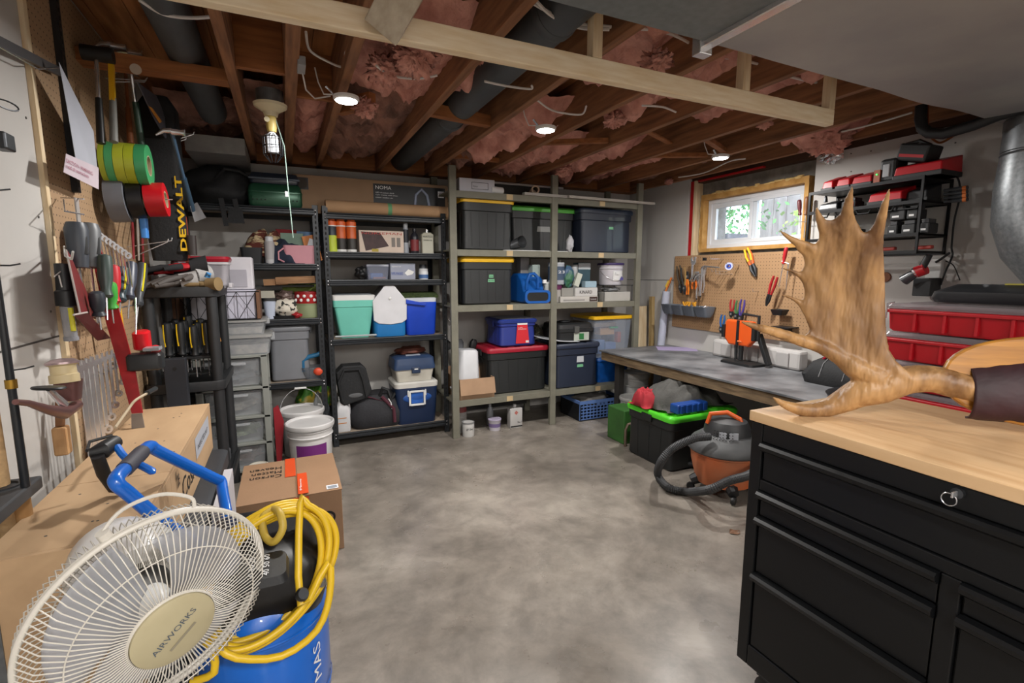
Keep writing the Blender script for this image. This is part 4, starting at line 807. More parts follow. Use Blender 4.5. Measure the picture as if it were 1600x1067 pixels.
B().tube([(1.99, 3.70, z+.2), (2.0, 3.69, z+.14), (1.985, 3.69, z+.09)], .004, 6).build('cord', BLK, t, smooth=True)
B().box(1.99, 2.02, 3.69, 3.71, z+.17, z+.2).build('tag', WHT, t)
# cans and boxes on the third wooden shelf
def k3(label, px0, py0, px1, py1, **k):
    a = q4(px0, py0, px1, py1, k.pop('Y', YO)); return a
a = q4(823, 407, 837, 431); carton('narrow grey carton standing behind the air mover', a[0]+.03, a[1]+.03, 3.9, 4.0, z, a[3]+.03, pl('#8d8a88', .8), name='grey_carton')
a = q4(837, 415, 849, 440); t = carton('pale green and white carton beside the primer can', a[0]+.01, a[1]+.01, 3.8, 3.88, z+.14, a[3]+.01, pl('#93a09a', .8), name='green_carton'); B().box(a[0]+.01, a[1]+.01, 3.8, 3.9, z, z+.139).build('grey_carton', pl('#5d5a58', .8), label='dark grey carton under the pale green carton', cat='box')
can('orange canister in front, right of the air mover', 2.04, 3.73, z, .034, .105, '#b76a44', '#8e8d8b', '#c9794e', name='canister')
can('small white cup standing on the orange canister', 2.04, 3.73, z+.105, .028, .075, '#9ea3a0', '#c3c6c4', None, name='cup', cat='cup')
t = can('white can with dark purple top band partly behind the wooden post', 2.165, 3.80, z, .062, .155, '#a9a5a0', '#4a1740', '#5a1848', name='paint_can', bandz=(.72, .99))
t = can('gallon primer can marked with three digits on top of the purple banded can', 2.175, 3.80, z+.157, .072, .19, '#a6aab0', '#b9bcc0', '#3e4f66', name='paint_can', text='123', bandz=(.2, .82), tcol=WINK)
a = q4(877, 464, 944, 474.5); t = carton('long flat white carton with dark brown end label', 2.15+.02, 2.56, 3.71, 3.9, z, z+.052, pl('#b3afa9', .8), name='flat_carton'); patch('end_label', t, (2.47, 3.71, z+.005), X_, Z_, .085, .04, pl('#3b2a25', .7)); txt('Universal', t, (2.48, 3.7085, z+.02), X_, Z_, .06, .01, WINK); patch('printed_line', t, (2.2, 3.71, z+.012), X_, Z_, .22, .014, pl('#8c8985'))
t = carton('white carton with bold black lettering on top of the long flat carton', 2.32, 2.555, 3.71, 3.86, z+.053, z+.127, pl('#b7b5b2', .8), name='lettered_carton'); txt('KINARD', t, (2.365, 3.7085, z+.075), X_, Z_, .13, .028, INK)
carton('plain grey carton left of the bold lettered carton', 2.195, 2.315, 3.73, 3.86, z+.053, z+.125, pl('#87857f', .8), name='grey_carton')
lump('blue and green bag of plaster standing on the cartons', (2.29, 3.79, z+.225), (.06, .04, .095), mat('blue_green_bag', '3d5672', .4, col2='38684c', scale=12, thr=(.45, .55)), 'plaster_bag', 'bag', .3, 4)
B(Matrix.Translation((2.34, 3.74, z+.132)) @ Matrix.Rotation(.35, 4, 'Y')).box(-.02, .03, 0, .03, 0.012, .13).build('white_box', pl('#b9bcaf'), label='slim white box leaning against the blue green bag', cat='box')
can('dark red bottle behind the blue green bag', 2.27, 3.9, z+.135, .03, .24, '#4f1f26', '#b9bbb5', None, shape='bottle', name='bottle')
t = carton('tall dark teal and white carton behind the pale blue cloth', 2.43, 2.56, 3.84, 3.93, z+.13, z+.35, pl('#2f4a54', .7), name='teal_carton'); patch('white_corner', t, (2.43, 3.84, z+.29), X_, Z_, .13, .055, pl('#aeb2b4'))
can('round grey white can between the bag and the teal carton', 2.395, 3.86, z+.13, .035, .2, '#a5a7a8', '#9a9c9e', None, name='can')
carton('small pale blue box on the bold lettered carton', 2.44, 2.56, 3.735, 3.80, z+.129, z+.185, pl('#8fa6b3', .8), name='blue_box')
t = thing('wire_riser', 'small grey wire shelf riser under the purple lidded pail', 'rack', (2.77, 3.8, z))
B().box(2.62, 2.94, 3.70, 3.98, z+.142, z+.148).build('shelf_top', DST, t)
for x in (2.625, 2.935):
    for y in (3.705, 3.975): B().cyl((x, y, z), (x, y, z+.142), .003, n=6).build('leg', DST, t)
bk = bucket('squat white pail of drywall compound with purple lid', 2.785, 3.84, z+.149, .118, .2, body='#c3bfc4', lid='#392c5a')
lb = B(); lb.grid(lambda u, v: (2.785+.118*.97*cos(-pi/2-.5+1.0*u+.1), 3.84+.118*.97*sin(-pi/2-.5+1.0*u+.1), z+.185+.09*v), 10, 2).build('label', WHT, bk, smooth=True)
txt('All\nPurpose', bk, (2.745, 3.718, z+.235), X_, Z_, .05, .026, INK); B().prism([(0, 0), (.04, 0), (.045, .02), (.03, .03), (.025, .04), (.01, .018)], (2.80, 3.7205, z+.19), X_, Z_, .0005).build('printed_mountain', pl('#4f4a86'), bk)
B().tube([(2.785-.118*cos(a_), 3.84-.118*sin(a_)*.9-.01, z+.27-.08*sin(a_)) for a_ in [pi*k/14 for k in range(15)]], .0022, 6).build('handle', CHR, bk, smooth=True)
carton('stack of white cartons under the wire riser, front one', 2.64, 2.93, 3.72, 3.95, z, z+.085, pl('#aaa7a1', .8), name='white_carton')
lump('bunched clear plastic wrap on the white carton under the riser', (2.75, 3.78, z+.11), (.09, .05, .022), mat('clear_wrap', '9a9da0', .3, alpha=.6), 'plastic_wrap', 'wrap', .5, 8)
# lower shelf
z = LO[3]
carton('open brown cardboard box with folded flap on the bottom wooden shelf', 1.235, 1.54, 3.70, 4.0, z, z+.17, mat('cardboard_b', '9c7e63', .85), open_top=True)
TRC = pl('#c4c5c8', .4)
t = thing('waste_bin', 'upturned white plastic waste bin in the open cardboard box', 'bin', (1.34, 3.8, z+.1))
B(Matrix.Translation((1.335, 3.85, z+.05)) @ Matrix.Rotation(.06, 4, 'Y')).loft([(0, .115, .09, .04), (.012, .118, .094, .04), (.014, .108, .086, .04), (.33, .085, .07, .04), (.345, .07, .06, .04)]).build('bin', TRC, t, smooth=True)
for i, (x, yy) in enumerate(((1.27, 4.06), (1.37, 4.08), (1.47, 4.04))):
    B(Matrix.Translation((x, yy, z+.17+.19)) @ Matrix.Rotation((-.35, 0, .25)[i], 4, 'Y')).loft([(0, .03, .02, .015), (.05, .035, .022, .02), (.08, .02, .015, .015)], (0, 0, .01)).build('black_shoe', BLK if i != 1 else pl('#5a5c60'), smooth=True, label=('black rounded tool end left behind the white bin', 'grey rounded tool end between two black ones', 'black rounded tool end right behind the white bin')[i], cat='tool').name = 'tool_end'
a = q4(750, 541, 863, 622)
tote('black tote with dark red lid on the bottom wooden shelf', 1.50+.0, 2.09, YO+.02, 4.15, z, z+.40, TBK, '#99182c')
t = tote('royal blue tote with white lid and red paper label on the red lidded tote', 1.61, 1.985, YO+.04, 4.12, z+.402, z+.402+.235, '#1f2f7c', '#26377f', ribs=0, taper=.09, lidh=.025)
B().prism([(0, 0), (.13, 0), (.11, .17), (.015, .17)], (1.77, YO+.04+.012, z+.425), X_, Z_, .002).build('paper_label', pl('#c4222c', .6), t); patch('label_top', t, (1.785, YO+.05, z+.585), X_, Z_, .095, .015, WHT); patch('barcode', t, (1.865, YO+.05, z+.43), X_, Z_, .03, .018, WHT)
txt('PLASTIC\nSTORAGE BOX', t, (1.79, YO+.0478, z+.545), X_, Z_, .08, .02, WINK)
B().loft([(0, .15, .15, .03), (.004, .15, .15, .03)], (1.8, 3.93, z+.402+.236)).build('plastic_tray', pl('#a2a6b4', .6), label='flat pale grey plastic tray lying on the royal blue tote', cat='tray')
a = q4(865, 543, 937, 615)
tote('navy tote with dark lid, white and green stickers', 2.12, 2.60, YO-.03, 4.13, z, z+.405, '#22293a', '#262d3e', ribs=0, stickers=[(.1, .62, .075, .055, '#b9bcc0', None), (.1, .5, .065, .025, STK, None)])
t = thing('tool_box', 'low rounded black tool box with white paper label on the navy tote', 'box', (2.33, 3.8, z+.41)); zt = z+.412
B().loft([(0, .18, .15, .05), (.09, .19, .16, .05), (.092, .198, .168, .05), (.115, .2, .17, .05), (.12, .19, .16, .05), (.155, .185, .155, .05), (.165, .17, .14, .05)], (2.36, 3.9, zt)).build('body', pl('#232425', .5), t, smooth=True)
patch('label', t, (2.33, 3.736, zt+.01), X_, Z_, .16, .075, pl('#aab0a6')); patch('label_green', t, (2.385, 3.7345, zt+.02), X_, Z_, .05, .055, pl('#2c6d3c'))
B().box(2.33, 2.38, 3.72, 3.74, zt+.08, zt+.14).build('latch', pl('#4e4e4c'), t, bev=.004)
rb = B().tube([(2.30+.05*cos(u), 3.86+.04*sin(u), zt+.178) for u in [2*pi*k/16 for k in range(16)]], .008, 8, closed=True); rb.build('wire_coil', DST, smooth=True, label='small grey wire coil on the black tool box', cat='coil')
lump('small dark pouch between the blue tote and the black tool box', (2.07, 4.0, z+.50), (.05, .05, .06), pl('#3b3a2c', .8), 'pouch', 'pouch')
B().grid(lambda u, v: (1.95+.42*u, 3.70+.22*v, z+.418+.06*(1-u)**2+.01*v), 12, 4).build('plastic_sheet', pl('#a3a6aa', .5), label='curved thin grey white plastic sheet slid under the black tool box', cat='sheet', smooth=True, thick=.004)
# blue translucent bin and clear yellow lidded tote stand behind the workbench end
BTR = mat('blue_translucent', '0f4f9c', .3, var=.25, scale=14)
t = thing('blue_bin', 'translucent blue bin under the clear tote beside the workbench', 'bin', (2.78, 3.85, z))
B().loft([(0, .16, .17, .03), (.20, .185, .19, .03), (.205, .192, .2, .03), (.215, .192, .2, .03)], (2.80, 3.95, z)).build('body', BTR, t, smooth=True)
B().loft([(.216, .195, .2, .03), (.24, .19, .195, .03)], (2.80, 3.95, z)).build('lid', pl('#2c4f86'), t, smooth=True)
zt = z+.245; t = thing('clear_tote', 'clear tote with yellow lid showing boxes inside, beside the workbench', 'tote', (2.77, 3.9, zt))
B().loft([(0, .185, .18, .03), (.02, .19, .185, .03), (.36, .215, .205, .03)], (2.765, 3.94, zt)).build('body', mat('clear_bluish', 'a9b4c6', .2, alpha=.35), t, smooth=True)
B().loft([(.355, .218, .21, .03), (.36, .232, .222, .03), (.385, .232, .222, .03), (.39, .22, .21, .03), (.385, .2, .19, .03)], (2.765, 3.94, zt)).build('lid', mat('tote_lid_d8a91a', YEL), t, smooth=True)
for (nm, x, y, zz, w, d, h, c, lb) in (('cardboard_box', 2.68, 3.83, .2, .16, .1, .07, '#b08a5a', 'tan box inside the clear tote, centre'), ('paper_stack', 2.62, 3.84, .275, .25, .12, .04, '#c8b9a0', 'cream paper stack inside the clear tote, top'), ('green_box', 2.78, 3.81, .26, .09, .05, .018, '#3f9a5a', 'small green box inside the clear tote'), ('blue_box', 2.6, 3.84, .02, .14, .1, .13, '#5c79a8', 'pale blue box at the bottom left inside the clear tote'), ('blue_box', 2.75, 3.84, .02, .12, .1, .1, '#6e86b5', 'lilac blue box at the bottom middle inside the clear tote'), ('red_box', 2.88, 3.83, .12, .04, .05, .1, '#a8675a', 'dusty red box at the right inside the clear tote')):
    B().box(x, x+w, y, y+d, zt+zz, zt+zz+h).build(nm, pl(c, .7), label=lb, cat='box', bev=.003)
# floor under the wooden shelving
can('upper brown red can stacked behind the left wooden post', 1.28, 3.83, .145, .055, .11, '#8a8684', '#7c7a78', '#6a2a2a', name='paint_can', bandz=(.3, .7))
can('lower grey can behind the left wooden post', 1.28, 3.83, 0, .055, .145, '#8f8c88', '#9a9896', None, name='paint_can')
can('white can with black FX label in front of the left stack', 1.305, 3.70, 0, .05, .12, '#b5b3b0', '#7f7f7f', '#b5b3b0', name='paint_can', text='FX', bandz=(.3, .7))
can('small white tub with purple band on the floor under the wooden shelf', 1.565, 3.76, 0, .055, .10, '#b8b4bc', '#a89fb4', '#6c5c86', shape='tub', name='tub', bandz=(.3, .62))
can('clear spray bottle behind the small purple banded tub', 1.58, 3.9, 0, .03, .2, '#85888c', '#9a9ca0', None, shape='bottle', name='bottle')
t = thing('acetone_tin', 'white rectangular solvent tin with small red emblem and black base line', 'tin', (1.75, 3.75, 0))
B().loft([(0, .055, .035, .008), (.005, .058, .038, .008), (.17, .058, .038, .008), (.178, .03, .02, .008)], (1.755, 3.76, 0)).build('body', pl('#b9b7b5', .4), t, smooth=True); B().cyl((1.755, 3.76, .175), (1.755, 3.76, .2), .014).build('cap', pl('#c9c9c9'), t)
B().prism([(0, .02), (.018, 0), (.036, .02), (.018, .04)], (1.735, 3.7215, .115), X_, Z_, .0006).build('emblem', pl('#a8625a'), t); B().box(1.70, 1.81, 3.7212, 3.722, .008, .02).build('base_line', INK, t)
txt('No 1', t, (1.765, 3.7205, .04), X_, Z_, .035, .02, INK)
B().box(1.36, 2.0, 4.02, 4.2, .12, .2).build('dark_rail', pl('#141414'), label='dark steel rail lying under the bottom wooden shelf', cat='rail')
# folding crate
CRB = pl('#5572a8', .5)
t = thing('folding_crate', 'pale blue folding crate with black sides under the wooden shelf', 'crate', (2.6, 3.8, 0)); x0, x1, y0, y1 = 2.35, 2.83, 3.64, 3.98; h = .185
for (xa, xb, ya, yb_, nx) in ((x0, x1, y0, y0+.01, 13),):
    b = B(); 
    for i in range(14): b.box(xa+(xb-xa)*i/13-.004, xa+(xb-xa)*i/13+.004, ya, yb_, .01, h)
    for i in range(6): b.box(xa, xb, ya+.001, yb_-.001, .01+(h-.04)*i/5, .02+(h-.04)*i/5)
    b.box(xa, xb, ya-.002, yb_, h-.03, h); b.box((xa+xb)/2-.05, (xa+xb)/2+.05, ya, yb_, h-.05, h-.03); b.build('lattice_side', CRB, t)
B().box(x0, x1, y1-.01, y1, .01, h).build('back_side', CRB, t)
for x in (x0, x1-.01): B().box(x, x+.01, y0, y1, .01, h-.03).build('side', pl('#15171b', .5), t); B().box(x-.002, x+.012, y0, y1, h-.03, h).build('rim', CRB, t, bev=.002)
B().box(x0, x1, y0, y1, 0, .012).build('base', pl('#15171b', .5), t)
lump('grey cloth filling the folding crate', (2.57, 3.82, .15), (.19, .13, .06), mat('grey_rag', '6c6a66', .9, var=.2), 'rag', 'cloth', .4, 3)
B().box(2.66, 2.74, 3.8, 3.86, .1, .215).build('white_block', pl('#9da0a4'), label='small white block poking out of the folding crate', cat='box')

# ================================================================ WORKBENCH ALONG THE RIGHT WALL
BX0, BY_, ZB = 2.56, 3.645, .645
BTOP = mat('worn_bench_top', '86878a', .45, var=.3, col2='45474b', scale=5, detail=10, bump=.15, bscale=12)
BWD = mat('grimy_bench_wood', '8a7457', .8, col2='4d3d2c', scale=5, stretch=(8, 1, 8), bump=.2)
wb = thing('workbench', 'long workbench with a scuffed black top and grimy wooden frame along the right wall', 'workbench', (2.95, 1.8, 0))
B().box(BX0-.02, XR, -.4, BY_, ZB-.014, ZB).build('bench_top', BTOP, wb, bev=.002)
B().box(BX0, BX0+.038, -.4, BY_-.01, ZB-.09, ZB-.0145).build('front_rail', BWD, wb, bev=.003)
B().box(BX0+.04, XR-.01, BY_-.05, BY_-.01, ZB-.09, ZB-.0145).build('end_rail', BWD, wb); B().box(XR-.04, XR, -.4, BY_-.06, ZB-.09, ZB-.0145).build('back_rail', BWD, wb)
for y in (3.45, 1.9, .4):
    for x in (BX0+.06, XR-.12): B().box(x, x+.06, y, y+.06, 0, ZB-.0145).build('leg', mat('dark_bench_leg', '2b2826', .7), wb, bev=.002)
# things on the bench
B().prism([(0, 0), (.34, .03), (.33, .21), (.20, .25), (-.02, .22)], tuple(P(1028, 547, Z=ZB+.001)), V((.75, -.66, 0)), V((.66, .75, 0)), .002).build('paper_sheet', pl('#a89bc0', .8), label='lilac paper sheets lying on the far end of the workbench', cat='paper')
# white roll and planks in the corner
t = B().bar((3.275, 3.93, 0), (3.275, 3.97, 1.0), .11, .02, up=(0, 1, 0)).build('plank', PINEV, label='wide pale board leaning in the corner beside the wooden shelving', cat='plank')
B().bar((3.325, 3.84, 0), (3.325, 3.88, 1.10), .036, .04, up=(0, 1, 0)).build('plank', mat('stud_wood', 'b39a6e', .8, col2='8f7546', stretch=(8, 8, 1), scale=6), label='narrow taller stud leaning in the corner beside the wide board', cat='plank')
t = thing('paper_roll', 'long white roll standing in the corner behind the grey tool bin', 'roll', (3.28, 3.6, 0))
B().cyl((3.25, 3.70, 0), (3.29, 3.64, 1.16), .036, n=20).build('tube', mat('white_roll', 'aeb2c2', .6), t, smooth=True)
t = thing('utility_knife', 'orange and yellow knife poking out of the white roll', 'knife', (3.28, 3.62, 1.16))
B().bar((3.28, 3.66, 1.12), (3.31, 3.6, 1.29), .025, .015).build('handle', pl('#c4702c'), t, bev=.003); B().bar((3.285, 3.64, 1.2), (3.295, 3.615, 1.26), .027, .017).build('grip', pl('#c9a53a'), t)
PEGB = None
def peg_mat(name, col, dark, pitch):
    m = bpy.data.materials.new(name); m.use_nodes = True; N = m.node_tree.nodes; L = m.node_tree.links; b = N['Principled BSDF']; b.inputs['Roughness'].default_value = .75
    tc = N.new('ShaderNodeTexCoord'); sp = N.new('ShaderNodeSeparateXYZ'); L.new(tc.outputs['Object'], sp.inputs[0])
    def mth(op, a, v=None, w=None):
        n = N.new('ShaderNodeMath'); n.operation = op
        L.new(a, n.inputs[0])
        if isinstance(v, (int, float)): n.inputs[1].default_value = v
        elif v is not None: L.new(v, n.inputs[1])
        return n.outputs[0]
    def cell(o): return mth('SUBTRACT', mth('FRACT', mth('MULTIPLY', mth('ADD', o, 50), 1/pitch)), .5)
    a, c = cell(sp.outputs['Y']), cell(sp.outputs['Z']); d = mth('SQRT', mth('ADD', mth('MULTIPLY', a, a), mth('MULTIPLY', c, c)))
    g = mth('LESS_THAN', d, .003/pitch)
    nz = N.new('ShaderNodeTexNoise'); nz.inputs['Scale'].default_value = 3; nz.inputs['Detail'].default_value = 8; L.new(tc.outputs['Object'], nz.inputs[0])
    cr = N.new('ShaderNodeValToRGB'); L.new(nz.outputs[0], cr.inputs[0]); e = cr.color_ramp.elements; e[0].position = .3; e[1].position = .7; c0 = lin(col); e[0].color = tuple(x*.85 for x in c0[:3])+(1,); e[1].color = c0
    mx = N.new('ShaderNodeMixRGB'); L.new(g, mx.inputs[0]); L.new(cr.outputs[0], mx.inputs[1]); mx.inputs[2].default_value = lin(dark); L.new(mx.outputs[0], b.inputs['Base Color'])
    return m
PEGR = peg_mat('pegboard_right', 'a6835f', '3f2f22', .0254); PEGL = peg_mat('pegboard_left', 'a68868', '44352a', .0254)
B().box(XR-.02, XR-.013, 2.2, 3.59, .83, 1.487).build('pegboard', PEGR, label='brown pegboard panel on the right wall under the window', cat='pegboard')
XP = XR-.02
# grey bin strip on the pegboard
t = thing('bin_strip', 'grey four pocket plastic bin strip hanging on the right pegboard', 'bin', (3.25, 3.4, .93)); GB = pl('#5f656e', .5)
ya, yc = 3.60, 3.06; n = 4
for i in range(n):
    y1 = ya-(ya-yc)*i/n; y0 = ya-(ya-yc)*(i+1)/n
    b = B(); b.loft([(0, .035, (y1-y0)/2-.012, .02), (.03, .05, (y1-y0)/2-.003, .02), (.085, .07, (y1-y0)/2-.001, .02), (.09, .074, (y1-y0)/2-.0005, .02), (.085, .066, (y1-y0)/2-.006, .02), (.03, .04, (y1-y0)/2-.01, .02)], (XP-.076, (y0+y1)/2, .955), cap=False); b.build('pocket', GB, t, smooth=True)
random.seed(5)
for i in range(9): y = random.uniform(3.2, 3.4); B().tube([(XP-.08+random.uniform(-.03, .03), y, 1.02), (XP-.07+random.uniform(-.04, .03), y+random.uniform(-.03, .03), 1.075)], .008, 8).build('clamp_tip', pl('#c58a1c'), t)
for i in range(6): y = random.uniform(3.08, 3.2); B().tube([(XP-.09+random.uniform(-.03, .03), y, 1.0), (XP-.07+random.uniform(-.03, .03), y+random.uniform(-.02, .02), 1.05)], .006, 6).build('steel_bits', CHR, t)
# hanging hand tools; built between two world points A (top) and Z (bottom) on the face of a wall
def pliers(label, A, Z, n, col='#b5452c', col2=None, name='pliers', jaw=.28, spread=.02, group=None, up=True, hm=None):
    A, Z = V(A), V(Z); L_ = (A-Z).length; T = frame(A, Z, n); t = thing(name, label, 'pliers', tuple((A+Z)/2), group)
    hl = L_*(1-jaw); hz = -hl; hp_ = hm or pl(col, .45)
    for s in (-1, 1):
        B(T).tube([(s*spread*.9, 0, 0), (s*spread*1.25, 0, -hl*.3), (s*spread*1.0, 0, -hl*.65), (s*spread*.35, 0, -hl*.95)], [.006, .0085, .0085, .007], 8).build('handle', hp_ if s < 0 or not col2 else pl(col2, .45), t, smooth=True)
        B(T).tube([(s*.010, 0, hz+.01), (s*.012, 0, hz-L_*jaw*.35), (s*.004, 0, hz-L_*jaw)], [.010, .010, .004], 8).build('jaw', DST, t, smooth=True)
    B(T).cyl((0, -.009, hz-.012), (0, .009, hz-.012), .010, n=12).build('pivot', CHR, t, smooth=True); return t
def locking(label, A, Z, n, name='locking_pliers'):
    A, Z = V(A), V(Z); L_ = (A-Z).length; T = frame(A, Z, n); t = thing(name, label, 'pliers', tuple((A+Z)/2))
    B(T).tube([(0, 0, 0), (.02, 0, -.03), (.02, 0, -L_*.3), (.012, 0, -L_)], [.006, .014, .011, .008], 8).build('upper_handle', CHR, t, smooth=True)
    B(T).tube([(-.02, 0, -.005), (-.012, 0, -.04), (-.005, 0, -L_*.35), (-.02, 0, -L_*.65), (-.012, 0, -L_*.9)], [.006, .012, .008, .007, .005], 8).build('lower_handle', CHR, t, smooth=True)
    B(T).cyl((.012, 0, -L_), (.012, 0, -L_*1.06), .007, n=8).build('screw', DST, t); return t
def screwdriver(label, A, Z, n, col, col2, hl=.4, name='screwdriver', r=.014, group=None):
    A, Z = V(A), V(Z); L_ = (A-Z).length; T = frame(A, Z, n); t = thing(name, label, 'screwdriver', tuple((A+Z)/2), group); h = L_*hl
    B(T).lathe([(r*.5, 0), (r*.9, -.006), (r, -h*.2), (r*.95, -h*.55), (r*.65, -h*.8), (r*.9, -h*.95), (r*.6, -h)][::-1], (0, 0, 0), 12).build('handle', pl(col, .4), t, smooth=True)
    if col2:
        for k in (0, 2): a_ = pi/4+k*pi/2; B(T).tube([(r*.86*cos(a_), r*.86*sin(a_), -.01), (r*.98*cos(a_), r*.98*sin(a_), -h*.35), (r*.8*cos(a_), r*.8*sin(a_), -h*.7)], .004, 6).build('grip_stripe', pl(col2, .4), t, smooth=True)
    B(T).cyl((0, 0, -h), (0, 0, -L_), .0035, .003, 8).build('blade', CHR, t, smooth=True); return t
nr = (-1, 0, 0)
def pr_(x0, y0, x1, y1, X=3.29): return P(x0, y0, X=X), P(x1, y1, X=X)
A, Z = pr_(1060, 415, 1064, 458); pliers('leftmost dark pliers hanging above the grey bin strip', A, Z, nr, '#3a3226')
A, Z = pr_(1067, 418, 1070, 460, 3.27); pliers('pliers with black and ochre handles, second on the right pegboard', A, Z, nr, '#8f6f3c', '#2a2a2a')
A, Z = pr_(1074, 424, 1074, 462, 3.28); pliers('pliers with bright orange handles above the grey bin strip', Z+V((0, 0, .01)), A, nr, '#d06a1c', '#d8791c', spread=.012)
t = thing('adjustable_wrench', 'large chrome adjustable wrench hanging head up on the right pegboard', 'wrench', tuple(P(1083, 420, X=3.25))); A, Z = pr_(1083, 402, 1082, 440, 3.25); T = frame(A, Z, nr)
B(T).prism([(-.03, .0), (-.012, .005), (-.008, -.03), (.008, -.03), (.012, .004), (.032, -.008), (.026, -.05), (.012, -.07), (-.01, -.07), (-.03, -.045)], (0, 0, 0), (1, 0, 0), (0, 0, 1), .012).build('head', CHR, t, bev=.003)
B(T).bar((0, .005, -.06), (0, .005, -.19), .022, .008, up=(0, 1, 0)).build('handle', CHR, t, bev=.003)
A, Z = pr_(1086, 428, 1084, 452, 3.27); pliers('small pliers with orange handles beside the adjustable wrench', Z, A, nr, '#c8641c')
A, Z = pr_(1092, 425, 1079, 440, 3.24); locking('small chrome locking pliers tilted in front of the wrench', A, Z, nr)
A, Z = pr_(1092, 426, 1090, 466, 3.28); locking('middle chrome locking pliers hanging on the right pegboard', A, Z, nr)
A, Z = pr_(1101, 415, 1096, 462, 3.26); locking('longest chrome locking pliers, right of the tool cluster', A, Z, nr)
t = thing('pipe_clamp', 'chrome T shaped tool projecting from the right pegboard', 'tool', tuple(P(1101, 416, X=3.25)))
B().tube([P(1096, 418, X=3.27), P(1101, 416, X=3.24), P(1124, 418, X=3.2)], [.006, .008, .005], 8).build('arm', CHR, t, smooth=True); B().box(3.24, 3.26, P(1101, 410, X=3.25).y-.01, P(1101, 410, X=3.25).y+.015, 1.435, 1.46).build('cap', BLK, t)
def hook(label, p, ln=.1, n=(-1, 0, 0), two=False, m=CHR, tip=.02, group=None):
    p = V(p); n = V(n); t = B(); s = V((0, 1, 0))
    for k in ((-.02, .02) if two else (0,)): t.tube([p+s*k, p+s*k+n*ln, p+s*k+n*(ln+.008)+V((0, 0, tip))], .0022, 6)
    if two: t.cyl(p-s*.03, p+s*.03, .0025, n=6)
    return t.build('peg_hook', m, smooth=True, label=label, cat='hook', group=group)
hook('long chrome peg hook left of the blue tape roll', tuple(P(1130, 405, X=XP)), .14); hook('double chrome peg hook below the long hook', tuple(P(1132, 424, X=XP)), .12, two=True); hook('lower double chrome peg hook beside the blue tape roll', tuple(P(1140, 428, X=XP)), .13, two=True)
c = P(1140, 416, X=3.22); B().tube([(XP, c.y, c.z+.012), (c.x-.04, c.y-.01, c.z+.012), (c.x-.045, c.y-.01, c.z+.025)], .0022, 6).build('peg_hook', CHR, label='chrome peg hook holding the blue cored tape roll', cat='hook'); t = thing('tape_roll', 'small roll with blue core hanging on the right pegboard', 'tape', tuple(c))
B().lathe([(.014, 0), (.03, 0), (.03, .02), (.014, .02), (.014, 0)], c, 24, (-.9, -.4, 0), cap=False).build('tape', mat('pale_tape', 'a9adc6', .5), t, smooth=True); B().lathe([(.009, -.001), (.019, -.001), (.019, .021), (.009, .021), (.009, -.001)], c, 20, (-.9, -.4, 0), cap=False).build('core', pl('#1c3a9c'), t, smooth=True)
A, Z = pr_(1166, 388, 1181, 432, 3.31)
t = thing('insulated_pliers', 'yellow and orange insulated pliers hanging under the window', 'pliers', tuple((A+Z)/2)); T = frame(A, Z, nr); L_ = (A-Z).length
for s in (-1, 1):
    B(T).tube([(s*.016, 0, 0), (s*.024, 0, -L_*.28), (s*.012, 0, -L_*.6)], [.008, .011, .010], 8).build('handle', pl('#cf5c22'), t, smooth=True); B(T).tube([(s*.015, .005, -.004), (s*.022, .006, -L_*.28), (s*.015, .006, -L_*.45)], .0088, 8).build('grip_inlay', pl('#d8b01c'), t, smooth=True)
    B(T).tube([(s*.012, 0, -L_*.58), (s*.017, 0, -L_*.75), (s*.004, 0, -L_)], [.012, .014, .004], 8).build('jaw', DST, t, smooth=True)
A, Z = pr_(1206, 453, 1196, 482, 3.25)
t = thing('tin_snips', 'long red handled snips hanging on the right pegboard', 'snips', tuple((A+Z)/2)); A = P(1212, 432, X=3.25); Z = P(1197, 478, X=3.25); T = frame(A, Z, nr); L_ = (A-Z).length; RD = pl('#a01c22', .4)
for s in (-1, 1): B(T).tube([(s*.016, 0, 0), (s*.018, 0, -L_*.3), (s*.010, 0, -L_*.62)], [.008, .010, .008], 8).build('handle', RD, t, smooth=True); B(T).tube([(s*.009, 0, -L_*.6), (s*.010, 0, -L_*.8), (s*.003, 0, -L_)], [.010, .010, .004], 8).build('blade', DST, t, smooth=True)
screwdriver('red handled awl hanging upright on the right pegboard', P(1229, 386, X=3.25), P(1217, 448, X=3.27), nr, '#b3222a', None, .42)
B().tube([P(1222, 408, X=3.26), P(1232, 412, X=3.26), P(1228, 452, X=3.27)], [.007, .006, .002], 8).build('scriber', CHR, smooth=True, label='steel scriber hanging beside the red handled awl', cat='tool')
for (p0, p1, c1, c2, lb) in (((1145, 468), (1142, 496), '#9c2a2a', '#9c2a2a', 'pliers with red handles standing behind the orange work light'), ((1154, 470), (1149, 500), '#3b7046', '#3b7046', 'pliers with green handles behind the orange work light'), ((1161, 468), (1155, 505), '#493a86', '#493a86', 'pliers with purple handles behind the orange work light'), ((1130, 492), (1126, 520), '#1d5a9c', '#1d5a9c', 'pliers with blue handles hanging low left of the work light')):
    pliers(lb, P(*p0, X=3.27), P(*p1, X=3.27), nr, c1, c2, spread=.016)
hook('thin wire peg hook in the middle of the right pegboard', tuple(P(1185, 455, X=XP)), .06)
t = thing('magnetic_tray', 'small black square tray on a bracket on the right pegboard', 'tray', tuple(P(1218, 488, X=3.25)))
c = P(1218, 488, X=3.26); B().loft([(-.02, .03, .035, .006), (.02, .04, .05, .006), (.022, .036, .045, .006), (.0, .03, .04, .006)], c, cap=False).build('tray', BLK, t); 
t = thing('bracket_shelf', 'small dark bracket shelf below the black square tray', 'shelf', tuple(P(1226, 512, X=3.27)))
